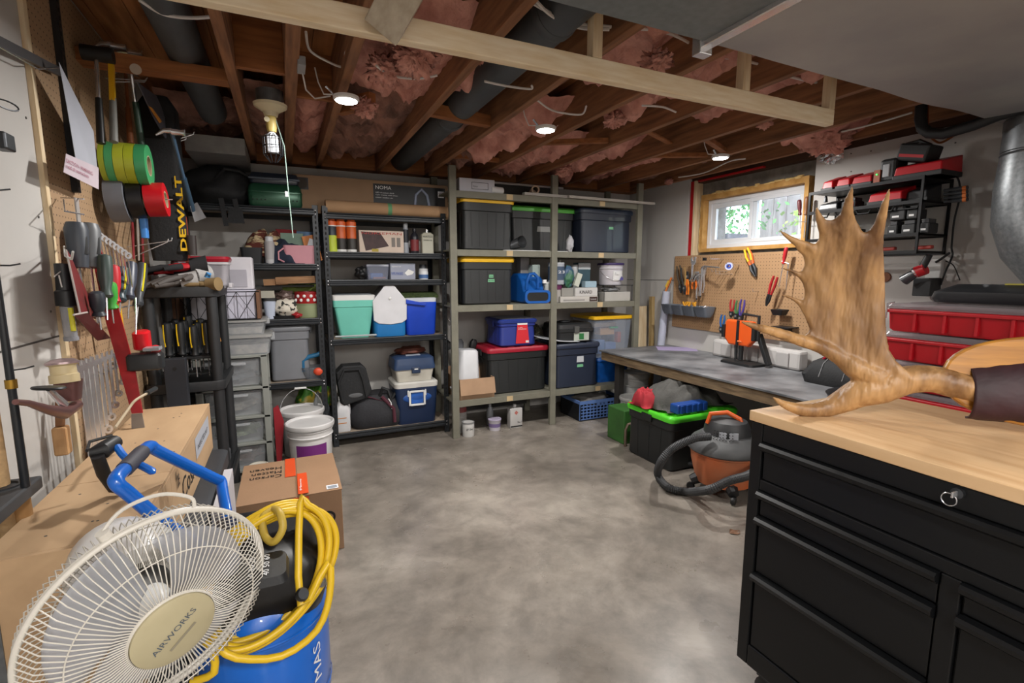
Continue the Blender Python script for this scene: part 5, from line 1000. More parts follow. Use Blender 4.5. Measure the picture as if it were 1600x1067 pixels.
c = P(1224, 512, X=3.26); B().box(c.x-.04, c.x+.07, c.y-.07, c.y+.07, c.z, c.z+.008).build('plate', DST, t); B().box(c.x-.02, c.x+.07, c.y-.02, c.y+.02, c.z-.05, c.z).build('bracket', DST, t)
# white moulded foam along the wall behind the light
t = thing('foam_insert', 'white moulded foam packing insert leaning on the wall behind the work light', 'packing', (3.3, 2.6, ZB))
B().box(3.23, 3.325, 2.22, 3.0, ZB+.001, ZB+.14).build('block', pl('#b9b6b4', .8), t, bev=.02)
for y in (2.35, 2.6, 2.85): B().box(3.218, 3.232, y-.05, y+.05, ZB+.015, ZB+.12).build('rib', pl('#a9a6a5', .8), t, bev=.008)
# orange work light
OR = pl('#d8561c', .4); c = P(1160, 500, X=2.92); cz = .885
t = thing('work_light', 'orange LED work light on a black folding stand on the workbench', 'lamp', (3.1, 2.63, ZB))
y0, y1 = 2.495, 2.765; x = 3.10
B().prism([(-.115, .09), (.115, .09), (.132, .07), (.132, -.055), (.09, -.1), (-.09, -.1), (-.132, -.055), (-.132, .07)], (x-.01, (y0+y1)/2, cz), (-.05, -.998, 0), Z_, -.05).build('housing', OR, t, bev=.012)
B().bar((x-.014, (y0+y1)/2, cz+.092), (x-.014, (y0+y1)/2, cz-.10), .01, .02, up=(0, 1, 0)).build('centre_strap', BLK, t)
B().tube([(x+.02, y0-.015, cz-.05), (x+.02, y0-.015, cz+.13), (x+.02, (y0+y1)/2-.01, cz+.14), (x+.02, (y0+y1)/2, cz+.09)], .012, 8).build('carry_handle', BLK, t, smooth=True)
for s in (y0+.0, y1-.0): B().box(x-.02, x+.05, s-.012, s+.012, cz-.05, cz+.05).build('bumper', BLK, t, bev=.004)
B().tube([(x+.01, (y0+y1)/2-.02, cz-.08), (x+.01, (y0+y1)/2-.02, ZB+.03)], .018, 10).build('pivot', BLK, t, smooth=True); B().tube([(x+.01, (y0+y1)/2+.03, cz-.08), (x+.01, (y0+y1)/2+.02, ZB+.03)], .012, 10).build('pivot', BLK, t, smooth=True)
B().loft([(0, .08, .15, .03), (.015, .078, .148, .03), (.022, .06, .13, .03)], (x+.02, (y0+y1)/2-.03, ZB+.001)).build('base', BLK, t, smooth=True)
B().bar((x+.05, y0-.0, cz+.0), (x+.06, y0-.09, ZB+.02), .05, .03).build('rear_leg', BLK, t, bev=.006)
B().tube([(x-.02, (y0+y1)/2-.01, cz-.065), (x-.025, (y0+y1)/2-.05, cz-.065)], .006, 6).build('emblem_bar', pl('#e07a4a'), t)
# black tool bag on the bench, behind the antler
t = thing('tool_bag', 'black open tool bag with red trim behind the antler on the workbench', 'bag', (3.05, 1.8, ZB))
pc = P(1290, 600, Z=ZB); 
B().loft([(0, .12, .27, .05), (.05, .13, .29, .06), (.13, .09, .24, .04), (.16, .04, .2, .03)], (3.08, 1.75, ZB+.001)).build('body', BAG, t, smooth=True)
for y in (1.62, 1.76, 1.9): B().tube([(2.948, y, ZB+.05), (2.985, y, ZB+.13), (3.03, y, ZB+.16)], .0025, 5).build('seam_stitch', mat('grey_stitch', '8a8c8e', .6), t)
B().tube([(3.03, 1.93, ZB+.15), (3.02, 1.88, ZB+.20), (3.02, 1.78, ZB+.17)], .008, 8).build('red_handle', pl('#a3182a'), t, smooth=True)
t = thing('black_tray', 'black round rimmed tray on the workbench behind the toolchest corner', 'tray', (2.75, 1.55, ZB))
pc = P(1275, 625, Z=ZB); B().lathe([(.20, .0), (.21, .01), (.22, .035), (.225, .038), (.215, .03), (.2, .012), (0, .01)], (2.78, 1.48, ZB+.001), 40, cap=False).build('tray', pl('#33363a', .4), t, smooth=True)
# red organiser boxes
RB = pl('#b0131f', .38)
for k, lb in enumerate(('lowest red parts organizer in the stack on the workbench', 'second lowest red parts organizer in the stack', 'second from top red parts organizer with clear lid', 'topmost red parts organizer with clear lid')):
    z0 = ZB+.003+k*.135; t = thing('parts_organizer', lb, 'organizer', (2.86, 1.1, z0), 'red parts organizers'); del t['group']
    yA, yC = 1.385, .87
    B().loft([(0, .21, .24, .02), (.01, .215, .252, .02), (.105, .225, .257, .02)], (2.845, (yA+yC)/2, z0)).build('tray', RB, t, smooth=True)
    for f in (-.55, -.1, .35, .8): B().box(2.612, 2.63, (yA+yC)/2-f*.25-.006, (yA+yC)/2-f*.25+.006, z0+.008, z0+.1).build('rib', RB, t, bev=.002)
    B().box(2.606, 2.625, yC, yA, z0+.088, z0+.102).build('rim', RB, t, bev=.003)
    B().loft([(.106, .228, .26, .02), (.118, .23, .262, .02), (.13, .222, .255, .02)], (2.845, (yA+yC)/2, z0)).build('lid', mat('smoky_clear_lid', '8f8488', .2, alpha=.55), t, smooth=True)
    if k == 3: B().tube([(2.605, yA-.005, z0+.06), (2.6, yA-.01, z0+.13), (2.62, yA-.03, z0+.137)], .004, 6).build('wire_latch', CHR, t, smooth=True)
z0 = ZB+.003+4*.135
for k, lb in enumerate(('red parts organizer stack nearest the photo edge, upper box', 'red parts organizer nearest the photo edge, lower box')):
    zz = z0-.135*(k+1); t = thing('parts_organizer', lb, 'organizer', (2.86, .6, zz))
    B().loft([(0, .21, .24, .02), (.105, .225, .25, .02)], (2.845, .605, zz)).build('tray', RB, t, smooth=True); B().loft([(.106, .228, .255, .02), (.13, .222, .25, .02)], (2.845, .605, zz)).build('lid', _mats['smoky_clear_lid'], t, smooth=True)
    for f in (-.5, .0, .5): B().box(2.612, 2.63, .605-f*.25-.006, .605-f*.25+.006, zz+.008, zz+.1).build('rib', RB, t, bev=.002)
for k in range(2):
    zz = ZB+.003+.135*k; t = thing('parts_organizer', ('lowest', 'second lowest')[k]+' red parts organizer under the pair nearest the photo edge', 'organizer', (2.86, .6, zz))
    B().loft([(0, .21, .24, .02), (.105, .225, .25, .02)], (2.845, .605, zz)).build('tray', RB, t, smooth=True); B().loft([(.106, .228, .255, .02), (.13, .222, .25, .02)], (2.845, .605, zz)).build('lid', _mats['smoky_clear_lid'], t, smooth=True)
t = thing('rotary_case', 'black paint smudged tool case lying on the red organizers under the duct', 'case', (3.0, 1.1, z0))
B().loft([(0, .11, .27, .05), (.02, .12, .28, .05), (.05, .12, .27, .05), (.085, .07, .2, .04)], (2.93, 1.04, z0+.001)).build('body', mat('smudged_black', '1b1c1f', .45, col2='8b8f94', scale=5, thr=(.3, .36)), t, smooth=True)
B().box(2.86, 2.9, 1.0, 1.06, z0+.08, z0+.092).build('yellow_mark', pl('#a39a3a'), t)
# wall power strip / box beside the red torch
t = thing('battery_holder', 'white wall bracket with a black pouch under the charger rack', 'bracket', tuple(P(1455, 440, X=3.3)))
c = P(1458, 430, X=3.32); B().box(3.31, 3.349, c.y-.035, c.y+.035, c.z-.07, c.z+.09).build('plate', WHT, t, bev=.004)
c = P(1450, 447, X=3.24); B().box(3.2, 3.31, c.y-.03, c.y+.055, c.z-.055, c.z+.045).build('pouch', BLK, t, bev=.004)
# charger rack on the right wall
RX0, RX1 = 3.06, 3.345; ya = P(1264, 305, X=RX0).y; yc = P(1445, 275, X=RX0).y
KB = mat('matt_black_steel', '141416', .45, .4, var=.1)
t = thing('charger_rack', 'black metal wall rack with four shelves holding battery chargers', 'rack', (3.2, (ya+yc)/2, 1.45))
zs = [P(1445, y, X=RX0).z for y in (275, 312, 364, 392)]; rackz = zs
for x in (RX0, RX1-.012):
    for y in (ya-.012, yc): B().box(x, x+.012, y, y+.012, zs[3]-.01, zs[0]+.006).build('upright', KB, t)
for i, z in enumerate(zs):
    if i < 3: B().box(RX0, RX1, yc, ya, z-.004, z).build('shelf', KB, t)
    B().box(RX0-.001, RX0+.011, yc, ya, z-.012, z+.006).build('front_rail', KB, t); B().box(RX1-.012, RX1, yc, ya, z-.012, z+.006).build('back_rail', KB, t)
    B().box(RX0, RX1, yc, yc+.01, z-.01, z+.004).build('end_rail', KB, t)
for k in range(5): y = yc+.06+k*.12; B().tube([(RX0+.02, y+.04, zs[1]-.012), (RX0+.02, y+.03, zs[1]-.035), (RX0+.02, y-.03, zs[1]-.035), (RX0+.02, y-.04, zs[1]-.012)], .005, 6).build('tool_slot', KB, t)
RC = pl('#b0141f', .4)
def yz(px, py, X): p = P(px, py, X=X); return p.y, p.z
def charger(label, px0, px1, z, h, x0=3.08, d=.14, col='#b0141f'):
    y1 = P(px0, 280, X=x0).y; y0 = P(px1, 280, X=x0).y; t = thing('battery_charger', label, 'charger', (x0, (y0+y1)/2, z))
    b = B(); b.add([(x0, y0, z), (x0, y1, z), (x0+d, y1, z), (x0+d, y0, z), (x0+.01, y0+.008, z+h*.6), (x0+.01, y1-.008, z+h*.6), (x0+d, y1-.005, z+h), (x0+d, y0+.005, z+h)], [(0, 1, 2, 3), (7, 6, 5, 4), (0, 4, 5, 1), (1, 5, 6, 2), (2, 6, 7, 3), (3, 7, 4, 0)])
    b.build('body', pl(col, .4), t, bev=.006); B().box(x0-.002, x0+d, y0-.001, y1+.001, z, z+h*.22).build('base', BLK, t, bev=.003); return t
def battery(label, px0, px1, z, h=.06, x0=3.09, d=.09, redside=False):
    y1 = P(px0, 300, X=x0).y; y0 = P(px1, 300, X=x0).y; t = thing('battery_pack', label, 'battery', (x0, (y0+y1)/2, z))
    B().box(x0, x0+d, y0, y1, z, z+h*.7).build('body', BLK, t, bev=.006); B().box(x0+.01, x0+d-.01, y0+.008, y1-.008, z+h*.7, z+h).build('terminal_block', pl('#2b2c2f'), t, bev=.003)
    patch('white_print', t, (x0, y1-.012, z+h*.2), (0, -1, 0), Z_, (y1-y0)*.45, h*.14, WINK)
    if redside: B().box(x0-.002, x0+.01, y0+.01, y0+.03, z+.005, z+h*.6).build('red_clip', RC, t)
    return t
charger('small red charger at the left end of the rack top', 1284, 1302, zs[0]+.001, .10); charger('second red charger with black cord on the rack top', 1306, 1328, zs[0]+.001, .10); charger('third red charger on the rack top', 1330, 1362, zs[0]+.001, .095)
t = thing('jobsite_radio', 'upright black and silver charger with a green light on the rack top', 'charger', tuple(P(1385, 262, X=3.1)))
y1, y0 = P(1374, 262, X=3.08).y, P(1400, 262, X=3.08).y; B().box(3.08, 3.2, y0, y1, zs[0]+.001, zs[0]+.13).build('body', BLK, t, bev=.015); B().box(3.075, 3.085, y0+.03, y1-.02, zs[0]+.03, zs[0]+.1).build('silver_panel', pl('#9c9ea2'), t, bev=.004)
B().box(3.07, 3.08, y1-.012, y1+.02, zs[0]+.001, zs[0]+.075).build('orange_side', pl('#9a4a2c'), t); B().ell((3.066, y1+.003, zs[0]+.05), (.003, .004, .004), 8, 6).build('green_led', mat('green_led', '30ff60', emit=3), t)
charger('large red dual charger at the right end of the rack top', 1394, 1470, zs[0]+.001, .115, 3.07, .2)
y1, y0 = P(1408, 240, X=3.1).y, P(1446, 240, X=3.1).y; t = thing('battery_pack', 'big black battery pack tilted on the large red charger', 'battery', (3.15, (y0+y1)/2, zs[0]+.1))
Tm = Matrix.Translation((3.15, (y0+y1)/2, zs[0]+.135)) @ Matrix.Rotation(.25, 4, 'X'); B(Tm).box(-.06, .07, -.075, .075, -.04, .05).build('body', BLK, t, bev=.01); B(Tm).box(-.062, -.05, -.06, .06, -.02, -.005).build('red_band', RC, t); B(Tm).tube([(-.03, -.06, .045), (-.03, 0, .065), (-.03, .06, .045)], .01, 6).build('top_ridge', BLK, t)
t = charger('black gauge charger on the second rack shelf, left end', 1281, 1312, zs[1]+.002, .075, col='#1a1b1e'); p = P(1291, 305, X=3.1); B().cyl((3.1, p.y, zs[1]+.06), (3.1, p.y, zs[1]+.1), .012, .006, 10).build('nozzle', DST, t)
battery('black battery beside the gauge charger on the second rack shelf', 1316, 1338, zs[1]+.002, .065, redside=True)
charger('red charger in the middle of the second rack shelf', 1358, 1412, zs[1]+.002, .105, 3.08); charger('black charger at the right of the second rack shelf', 1416, 1452, zs[1]+.002, .10, 3.12, col='#1d1e21')
z3 = zs[2]+.002
for (a_, b_, zz, lb) in ((1392, 1408, 0, 'bottom left battery of the stack on the third rack shelf'), (1414, 1436, 0, 'bottom middle battery of the stack on the third rack shelf'), (1441, 1458, 0, 'bottom right battery of the stack on the third rack shelf'), (1394, 1418, .079, 'top left battery of the stack on the third rack shelf'), (1420, 1438, .079, 'top right battery of the stack on the third rack shelf')):
    battery(lb, a_, b_, z3+zz, .076)
battery('lone black battery on the third rack shelf behind the antler', 1332, 1348, z3, .05)
for (a_, lb) in ((1384, 'left red hex tool lying on the lowest rack rail'), (1440, 'right red grip lying on the lowest rack rail')): p = P(a_, 388, X=3.1); B().bar((3.12, p.y+.04, zs[3]+.02), (3.12, p.y-.04, zs[3]+.022), .03, .02).build('red_tool', pl('#8f2a20'), label=lb, cat='tool', bev=.005)
# orange tipped tools at the rack's right end
for k in range(4):
    p = P(1497, 295+k*6, X=3.2); t = thing('nut_driver', ('topmost', 'second', 'third', 'lowest')[k]+' of the orange banded drivers at the right end of the rack', 'driver', tuple(p))
    B().tube([p+V((0, .06, 0)), p, p+V((0, -.04, 0))], [.008, .011, .010], 8).build('handle', pl('#2e3136'), t, smooth=True); B().cyl(p+V((0, -.02, 0)), p+V((0, -.036, 0)), .0115, n=8).build('orange_band', pl('#b5622c'), t)
# red torch hanging
t = thing('torch', 'red and black inspection torch hanging under the charger rack', 'torch', tuple(P(1440, 425, X=3.15)))
A, M_, Z = P(1452, 398, X=3.15), P(1440, 420, X=3.15), P(1412, 438, X=3.15)
B().tube([A, (A+M_)/2, M_], [.016, .018, .018], 10).build('grip', BLK, t, smooth=True); B().tube([M_+V((0, -.02, 0)), M_+(Z-M_)*.3], [.03, .03], 12).build('head', RC, t, smooth=True)
B().tube([M_+(Z-M_)*.3, M_+(Z-M_)*.7, Z], [.022, .027, .03], 14).build('lens_barrel', pl('#3c3e42', .3), t, smooth=True); B().tube([M_+(Z-M_)*.22, M_+(Z-M_)*.32], .0305, 14).build('silver_ring', CHR, t, smooth=True)
B().tube([A+V((-.005, .0, 0)), M_+V((-.012, -.005, .02))], .006, 6).build('red_stripe', RC, t)
c_ = P(1383, 433, X=3.34); B().cyl((3.349, c_.y, c_.z), (3.335, c_.y, c_.z), .03, n=20).build('wall_knob', mat('brown_knob', '7a4a30', .6), label='round brown plug on the wall right of the antler', cat='plug')
# two screwdrivers on the white panel left of the rack
screwdriver('red black screwdriver hanging left of the charger rack', P(1249, 312, X=3.28), P(1251, 366, X=3.28), nr, '#5c2026', None, .45, group=None); screwdriver('brown wooden screwdriver hanging left of the charger rack', P(1261, 307, X=3.28), P(1256, 372, X=3.28), nr, '#7a4f30', None, .45)
B().cyl(P(1244, 347, X=3.3), P(1266, 346, X=3.3), .002, n=6).build('wire_rack', CHR, label='thin wire holder behind the two screwdrivers', cat='rack')
# black cords at the rack's right
cable(pp([(1452, 272), (1485, 272), (1498, 282), (1499, 310), (1491, 345), (1487, 385), (1488, 400), (1477, 425), (1470, 445)], X=3.3), .005, BLK, 'black power cord running down from the right end of the charger rack', 'power_cord')
cable(pp([(1484, 395), (1470, 405), (1462, 410)], X=3.3), .006, BLK, 'short black cord plugged in beside the red torch', 'power_cord'); cable(pp([(1478, 408), (1490, 415), (1500, 438)], X=3.3), .003, BLK, 'thin black cord trailing to the smudged black case', 'power_cord')

# ---------------------------------------------------------------- under the bench
z = 0
bucket('white pail behind, under the far end of the workbench', 2.86, 3.52, 0, .12, .44, body='#a9a8a6')
bucket('lower white pail under the far end of the workbench', 2.70, 3.33, 0, .12, .27, body='#a6a5a2')
t = thing('jerry_can', 'green metal can with a bent tube handle beside the green lidded tote', 'can', (2.5, 2.95, 0))
x0, x1 = P(959, 680, Y=3.0).x, P(1000, 690, Y=3.0).x
B().box(2.33, 2.49, 2.985, 3.2, .0, .27).build('body', mat('dusty_green', '2f5a26', .5, var=.25, scale=6), t, bev=.008); B().tube([(2.325, 2.955, .0), (2.325, 2.955, .13), (2.345, 2.955, .17), (2.42, 2.955, .18)], .011, 10).build('tube_handle', mat('brown_tube', '57483a', .6), t, smooth=True)
GX0, GX1, GY0, GY1 = 2.40, 2.96, 2.12, 2.70
LG = '#4fc42a'
t = tote('large black tote with bright green lid under the workbench', 2.25, 2.88, 2.39, 2.88, 0, .385, '#17191a', LG, ribs=0, taper=.08)
B().prism([(0, 0), (.07, -.0), (.06, .03), (.015, .035)], (2.285, 2.72, .235), (0, -1, 0), Z_, -.003).build('sticker', pl(STK), t)
zl = .39
cloth('grey_jacket', 'grey and black work jacket heaped on the green lidded tote', (2.60, 2.67, zl), .31, .19, .14, mat('grey_canvas', '4b4a47', .9, var=.25, scale=5, bump=.3), 7, amp=.42, fold=8)
cloth('red_garment', 'red cloth hanging over the left corner of the green lidded tote', (2.315, 2.72, zl-.0), .085, .10, .10, mat('red_cloth', '98202a', .85, var=.2), 3, amp=.45, fold=8)
t = thing('drill_case', 'blue plastic bit case lying on the green lidded tote', 'case', (2.46, 2.46, zl))
B().box(2.33, 2.60, 2.42, 2.50, zl, zl+.065).build('body', pl('#173f86', .4), t, bev=.01)
for k in range(5): B().box(2.35+k*.05, 2.37+k*.05, 2.412, 2.42, zl+.005, zl+.06).build('rib', pl('#1c4a9a', .4), t, bev=.003)
# wet/dry vacuum
vx, vy = 2.37, 2.06; t = thing('shop_vacuum', 'orange and grey wet and dry vacuum on castors beside the toolchest', 'vacuum', (vx, vy, 0))
VO = mat('dusty_orange', 'c65a22', .5, col2='a86a4a', scale=4); VG = mat('dusty_grey_plastic', '595a5b', .55, col2='3a3b3c', scale=5)
B().lathe([(.14, .07), (.16, .075), (.19, .20), (.195, .255), (.2, .26), (.2, .275)], (vx, vy, 0), 32).build('drum', VO, t, smooth=True)
B().lathe([(.205, .27), (.215, .28), (.215, .3), (.19, .335), (.14, .37), (.135, .375)], (vx, vy, 0), 32).build('lid', VG, t, smooth=True)
B().lathe([(.135, .36), (.13, .41), (.11, .45), (.06, .47), (0, .475)], (vx+.01, vy, 0), 24, cap=False).build('motor_cap', mat('dark_motor_cap', '2f3032', .5, var=.2), t, smooth=True)
B().tube([(vx-.10, vy+.05, .43), (vx-.09, vy+.04, .49), (vx-.02, vy-.02, .505), (vx+.03, vy-.07, .47), (vx+.04, vy-.09, .41)], .014, 8).build('handle', pl('#cf5a1e'), t, smooth=True)
vb = B()
for k in range(7):
    for j in range(4): a_ = radians(195+k*7); r_ = .142-.004*j; vb.cyl((vx+r_*cos(a_), vy+r_*sin(a_), .365+.016*j), (vx+(r_+.006)*cos(a_), vy+(r_+.006)*sin(a_), .365+.016*j), .003, n=6)
vb.build('vent_holes', INK, t)
for (an, w) in ((215, .04), (240, .05)): a_ = radians(an); B(Matrix.Translation((vx+.133*cos(a_), vy+.133*sin(a_), .39)) @ Matrix.Rotation(a_+pi/2, 4, 'Z')).box(-w/2, w/2, -.004, .001, -.02, .02).build('warning_label', pl('#9ea1a8', .6), t)
for k in range(4):
    a_ = radians(45+90*k+15); cx_, cy_ = vx+.19*cos(a_), vy+.19*sin(a_); f = B().tube([(vx+.13*cos(a_), vy+.13*sin(a_), .09), (cx_, cy_, .065)], [.04, .03], 8).build('castor_foot', BLK, t, smooth=True); B().lathe([(.022, -.012), (.026, 0), (.022, .012)], (cx_, cy_, .027), 14, (cos(a_+1), sin(a_+1), 0)).build('wheel', pl('#1a1a1b'), f, smooth=True)
hp_ = [P(1110, 682, Y=2.0), P(1085, 685, Y=2.04), P(1052, 700, Y=2.12), P(1034, 720, Y=2.16), P(1028, 742, Z=.04), P(1045, 762, Z=.03), P(1075, 768, Z=.035), P(1108, 765, Y=1.84), P(1140, 751, Y=1.79), P(1172, 741, Y=1.78), P(1195, 720, Y=1.85)]
def spl(pts, k=8):
    out = []; n = len(pts)
    for i in range(n-1):
        p0, p1, p2, p3 = pts[max(i-1, 0)], pts[i], pts[i+1], pts[min(i+2, n-1)]
        for j in range(k):
            s = j/k; out.append(.5*((2*p1)+(p2-p0)*s+(2*p0-5*p1+4*p2-p3)*s*s+(3*p1-p0-3*p2+p3)*s**3))
    return out+[pts[-1]]
def hose(pts, r, m, name, parent=None, rib=.0035, step=.009, **k):
    s = spl([V(p) for p in pts], 24); path = []; d = 0; last = s[0]; path.append(last)
    for p in s[1:]:
        while (p-last).length >= step/2: last = last+(p-last).normalized()*(step/2); path.append(last)
    rr = [r+(rib if i % 2 else 0) for i in range(len(path))]
    return B().tube(path, rr, 12).build(name, m, parent, **k)
hose(hp_, .021, mat('hose_grey', '353638', .55), 'hose', t)
hose(pp([(1120, 722), (1090, 725), (1062, 722), (1040, 720), (1028, 716)], Z=.035), .018, mat('hose_dark', '26282a', .55), 'hose', t, rib=.0)
# ================================================================ TOOL CHEST WITH THE ANTLER
CB = mat('satin_black_steel', '0d0e10', .38, .2, var=.1); CX = 1.217
def zx(px, py): return P(px, py, X=CX).z
def yx(px, py): return P(px, py, X=CX).y
ct = thing('tool_chest', 'black steel rolling tool chest with a pale wooden top in the right foreground', 'cabinet', (1.5, .2, 0))
yE, yN = .965, -.75; CD = .53
B().box(CX+.012, CX+CD, yN, yE, .14, .8975).build('body', CB, ct, bev=.006)
MAPLE = mat('maple_worktop', 'd8b68c', .4, col2='c6a075', scale=3, stretch=(14, .8, 8), detail=6)
B().box(CX-.006, CX+CD+.01, yN, yE+.008, .8985, .928).build('worktop', MAPLE, ct, bev=.002)
zt1, zb1 = .822, .705
# face frame: stiles, rails
yd = .472      # divider between the left and right drawer banks
ff = lambda y0, y1, z0, z1: B().box(CX-.002, CX+.014, y0, y1, z0, z1).build('face_frame', CB, ct, bev=.003)
ff(yE-.036, yE, .14, .8975); ff(yN, yE-.037, .846, .8975); ff(yN, yE-.037, .702, .733); ff(yd-.018, yd+.018, .207, .701); ff(yN, yE-.037, .14, .206)
def drawer(y0, y1, z0, z1, hz):
    d = B().box(CX+.003, CX+.012, y0+.003, y1-.003, z0, z1).build('drawer', CB, ct, bev=.002)
    prof = [(0, 0), (-.012, .002), (-.022, .010), (-.024, .020), (-.018, .027), (0, .028), (0, .024), (-.014, .022), (-.018, .016), (-.012, .008), (0, .006)]
    b = B(); k = len(prof); ys = (y0+.003, y1-.003)
    b.add([(CX+.004+a, y, hz-.028+c) for y in ys for a, c in prof], [(i, i+k, (i+1) % k+k, (i+1) % k) for i in range(k)])
    for y in ys: b.prism([(a, c) for a, c in [(0, 0), (-.012, .002), (-.022, .010), (-.024, .020), (-.018, .027), (0, .028)]], (CX+.004, y, hz-.028), X_, Z_, .002 if y == ys[0] else -.002)
    b.build('handle', CB, d, smooth=True)
drawer(yN+.03, yE-.038, .735, .845, .845)
zl_ = [.701, .622, .445, .205]
for i in range(3): drawer(yd+.019, yE-.038, zl_[i+1]+.004, zl_[i], zl_[i])
zr_ = [.701, .63, .205]
for i in range(2): drawer(yN+.03, yd-.019, zr_[i+1]+.004, zr_[i], zr_[i])
for y in (yE-.08, .1, yN+.08):
    for x in (CX+.06, CX+CD-.06):
        f = B().box(x-.03, x+.03, y-.03, y+.03, .105, .1395).build('castor_fork', DST, ct); B().lathe([(.042, -.014), (.05, -.01), (.05, .01), (.042, .014)], (x, y, .0505), 20, (1, 0, 0)).build('wheel', pl('#1b1b1c'), f, smooth=True)
p = P(1498, 770, X=CX-.004); lk = B().cyl((CX-.002, p.y, p.z), (CX-.012, p.y, p.z), .011, n=18).build('lock', mat('dark_lock', '55585c', .3, .9), ct, smooth=True)
B().box(CX-.03, CX-.012, p.y-.002, p.y+.002, p.z-.006, p.z+.006).build('key', CHR, lk, bev=.001)
B().tube([(CX-.02, p.y+.008+.013*cos(u), p.z-.014+.013*sin(u)) for u in [2*pi*k/18 for k in range(18)]], .0012, 6, closed=True).build('key_ring', CHR, lk, smooth=True)

# antler mount: plaque, leather wrap, palmate antler standing on the worktop
from mathutils.geometry import delaunay_2d_cdt
NA = V((.728, .685, 0)).normalized(); DA = V((.685, -.728, 0)).normalized(); DN = 1.573
def PA(px, py, off=0):
    d = _F+_R*((px-800)/FPX)-_U*((py-533.5)/FPX); o = V((0, 0, CAM_H)); return o+d*((DN+off-NA.dot(o))/NA.dot(d))
am = thing('antler_mount', 'large brown palmate moose antler on an oak plaque with a dark leather wrap', 'antler', tuple(PA(1500, 640)))
out = [(1211,363),(1231,374),(1248,382),(1258,389.5),(1267,385),(1272.5,374),(1272,360),(1267,343),(1265,329.5),(1274,337),(1284,346),(1293,346),(1301,339),(1305,320.5),(1309.6,306.5),(1314,300),(1318.6,312),(1322,332),(1332,351.5),(1340.5,363),(1346,364),(1353,354),(1359,334.6),(1363,318),(1368.7,303.7),(1372,315),(1373,337),(1373,363),(1375,388),(1380,433),(1382,461),(1383,515),(1387,544),(1399,564),(1413,576),(1420,590),(1405,604),(1380,610),(1355,606),(1340,592.6),(1337,581),(1324,569.6),(1301,558),(1278,546.6),(1255,538),(1240,528),(1250,522),(1258,522),(1263.6,515),(1261,503.5),(1255,489),(1246,476),(1232,466),(1217.6,459),(1238,463),(1252,470.4),(1255,460),(1253.6,443),(1246,431.6),(1232,424.4),(1217.6,418.7),(1235,420),(1249,424.4),(1253.6,414),(1250.7,402),(1246,398),(1234,385),(1222,374)]
O0 = PA(1320, 500)
def uv(px, py): q = PA(px, py)-O0; return (q.dot(DA), q.z)
poly = [uv(*p) for p in out]
dense = []
for i in range(len(poly)):
    a, b_ = V(poly[i]), V(poly[(i+1) % len(poly)]); n = max(1, int((b_-a).length/.006))
    for k in range(n): dense.append(tuple(a+(b_-a)*(k/n)))
def inside(x, y, pg):
    c = False; j = len(pg)-1
    for i in range(len(pg)):
        if (pg[i][1] > y) != (pg[j][1] > y) and x < (pg[j][0]-pg[i][0])*(y-pg[i][1])/(pg[j][1]-pg[i][1])+pg[i][0]: c = not c
        j = i
    return c
segs = [(V(dense[i]), V(dense[(i+1) % len(dense)])) for i in range(0, len(dense))]
def bd(x, y):
    m = 1e9
    for a, _ in segs:
        d = (a.x-x)**2+(a.y-y)**2
        if d < m: m = d
    return math.sqrt(m)
pts2 = list(dense); x0 = min(p[0] for p in dense); x1 = max(p[0] for p in dense); y0 = min(p[1] for p in dense); y1 = max(p[1] for p in dense)
st = .0075; iy = 0; yy = y0
while yy < y1:
    xx = x0+(st/2 if iy % 2 else 0)
    while xx < x1:
        if inside(xx, yy, poly) and bd(xx, yy) > .0035: pts2.append((xx, yy))
        xx += st
    yy += st*.87; iy += 1
nb = len(dense)
res = delaunay_2d_cdt([V(p) for p in pts2], [(i, (i+1) % nb) for i in range(nb)], [list(range(nb))], 1, 1e-6)
vo, fo = res[0], res[2]
vs = []; ix = []
def bow(x, y): return -.10*((x+.02)/.3)**2-.10*max(0, (y-.02)/.3)**2+.006*noise.noise(V((x*22, y*7, 1)))
dist = [bd(v.x, v.y) for v in vo]
top = []; botm = []
for v, d in zip(vo, dist):
    t_ = .0 if d < .0008 else .013*(1-math.exp(-d/.009))+.003*noise.noise(V((v.x*40+v.y*12, v.y*14, 3)))
    base_ = O0+DA*v.x+V((0, 0, v.y))+NA*(-bow(v.x, v.y)*-1)
    top.append(len(vs)); vs.append(base_-NA*t_)
    if t_ == 0: botm.append(top[-1])
    else: botm.append(len(vs)); vs.append(base_+NA*t_)
ab = B(); ab.add(vs, [tuple(top[i] for i in f) for f in fo]+[tuple(botm[i] for i in reversed(f)) for f in fo])
def atube(pts, rs, n=14): # smooth tapering branch with ridged surface
    P_ = [V(p) for p in pts]; s = spl(P_, 6); rr = []
    for i in range(len(s)):
        f = i/(len(s)-1)*(len(rs)-1); k = min(int(f), len(rs)-2); rr.append(rs[k]+(rs[k+1]-rs[k])*(f-k)+.0015*noise.noise(V((i*.7, 3, 1))))
    ab.tube(s, rr, n)
atube([PA(1530, 611), PA(1495, 602), PA(1455, 592), PA(1415, 594), PA(1375, 606), PA(1345, 613), PA(1318, 626), PA(1290, 638, -.01), PA(1262, 641, -.03), PA(1240, 637, -.05), PA(1222, 630, -.07), PA(1208, 621, -.09)], [.034, .035, .035, .038, .043, .040, .033, .024, .019, .015, .010, .003])
atube([PA(1159, 503, -.16), PA(1183, 511, -.12), PA(1215, 520, -.075), PA(1245, 530, -.04), PA(1278, 541, -.015), PA(1310, 556), PA(1340, 575), PA(1375, 592)], [.003, .010, .014, .016, .017, .022, .034, .04])
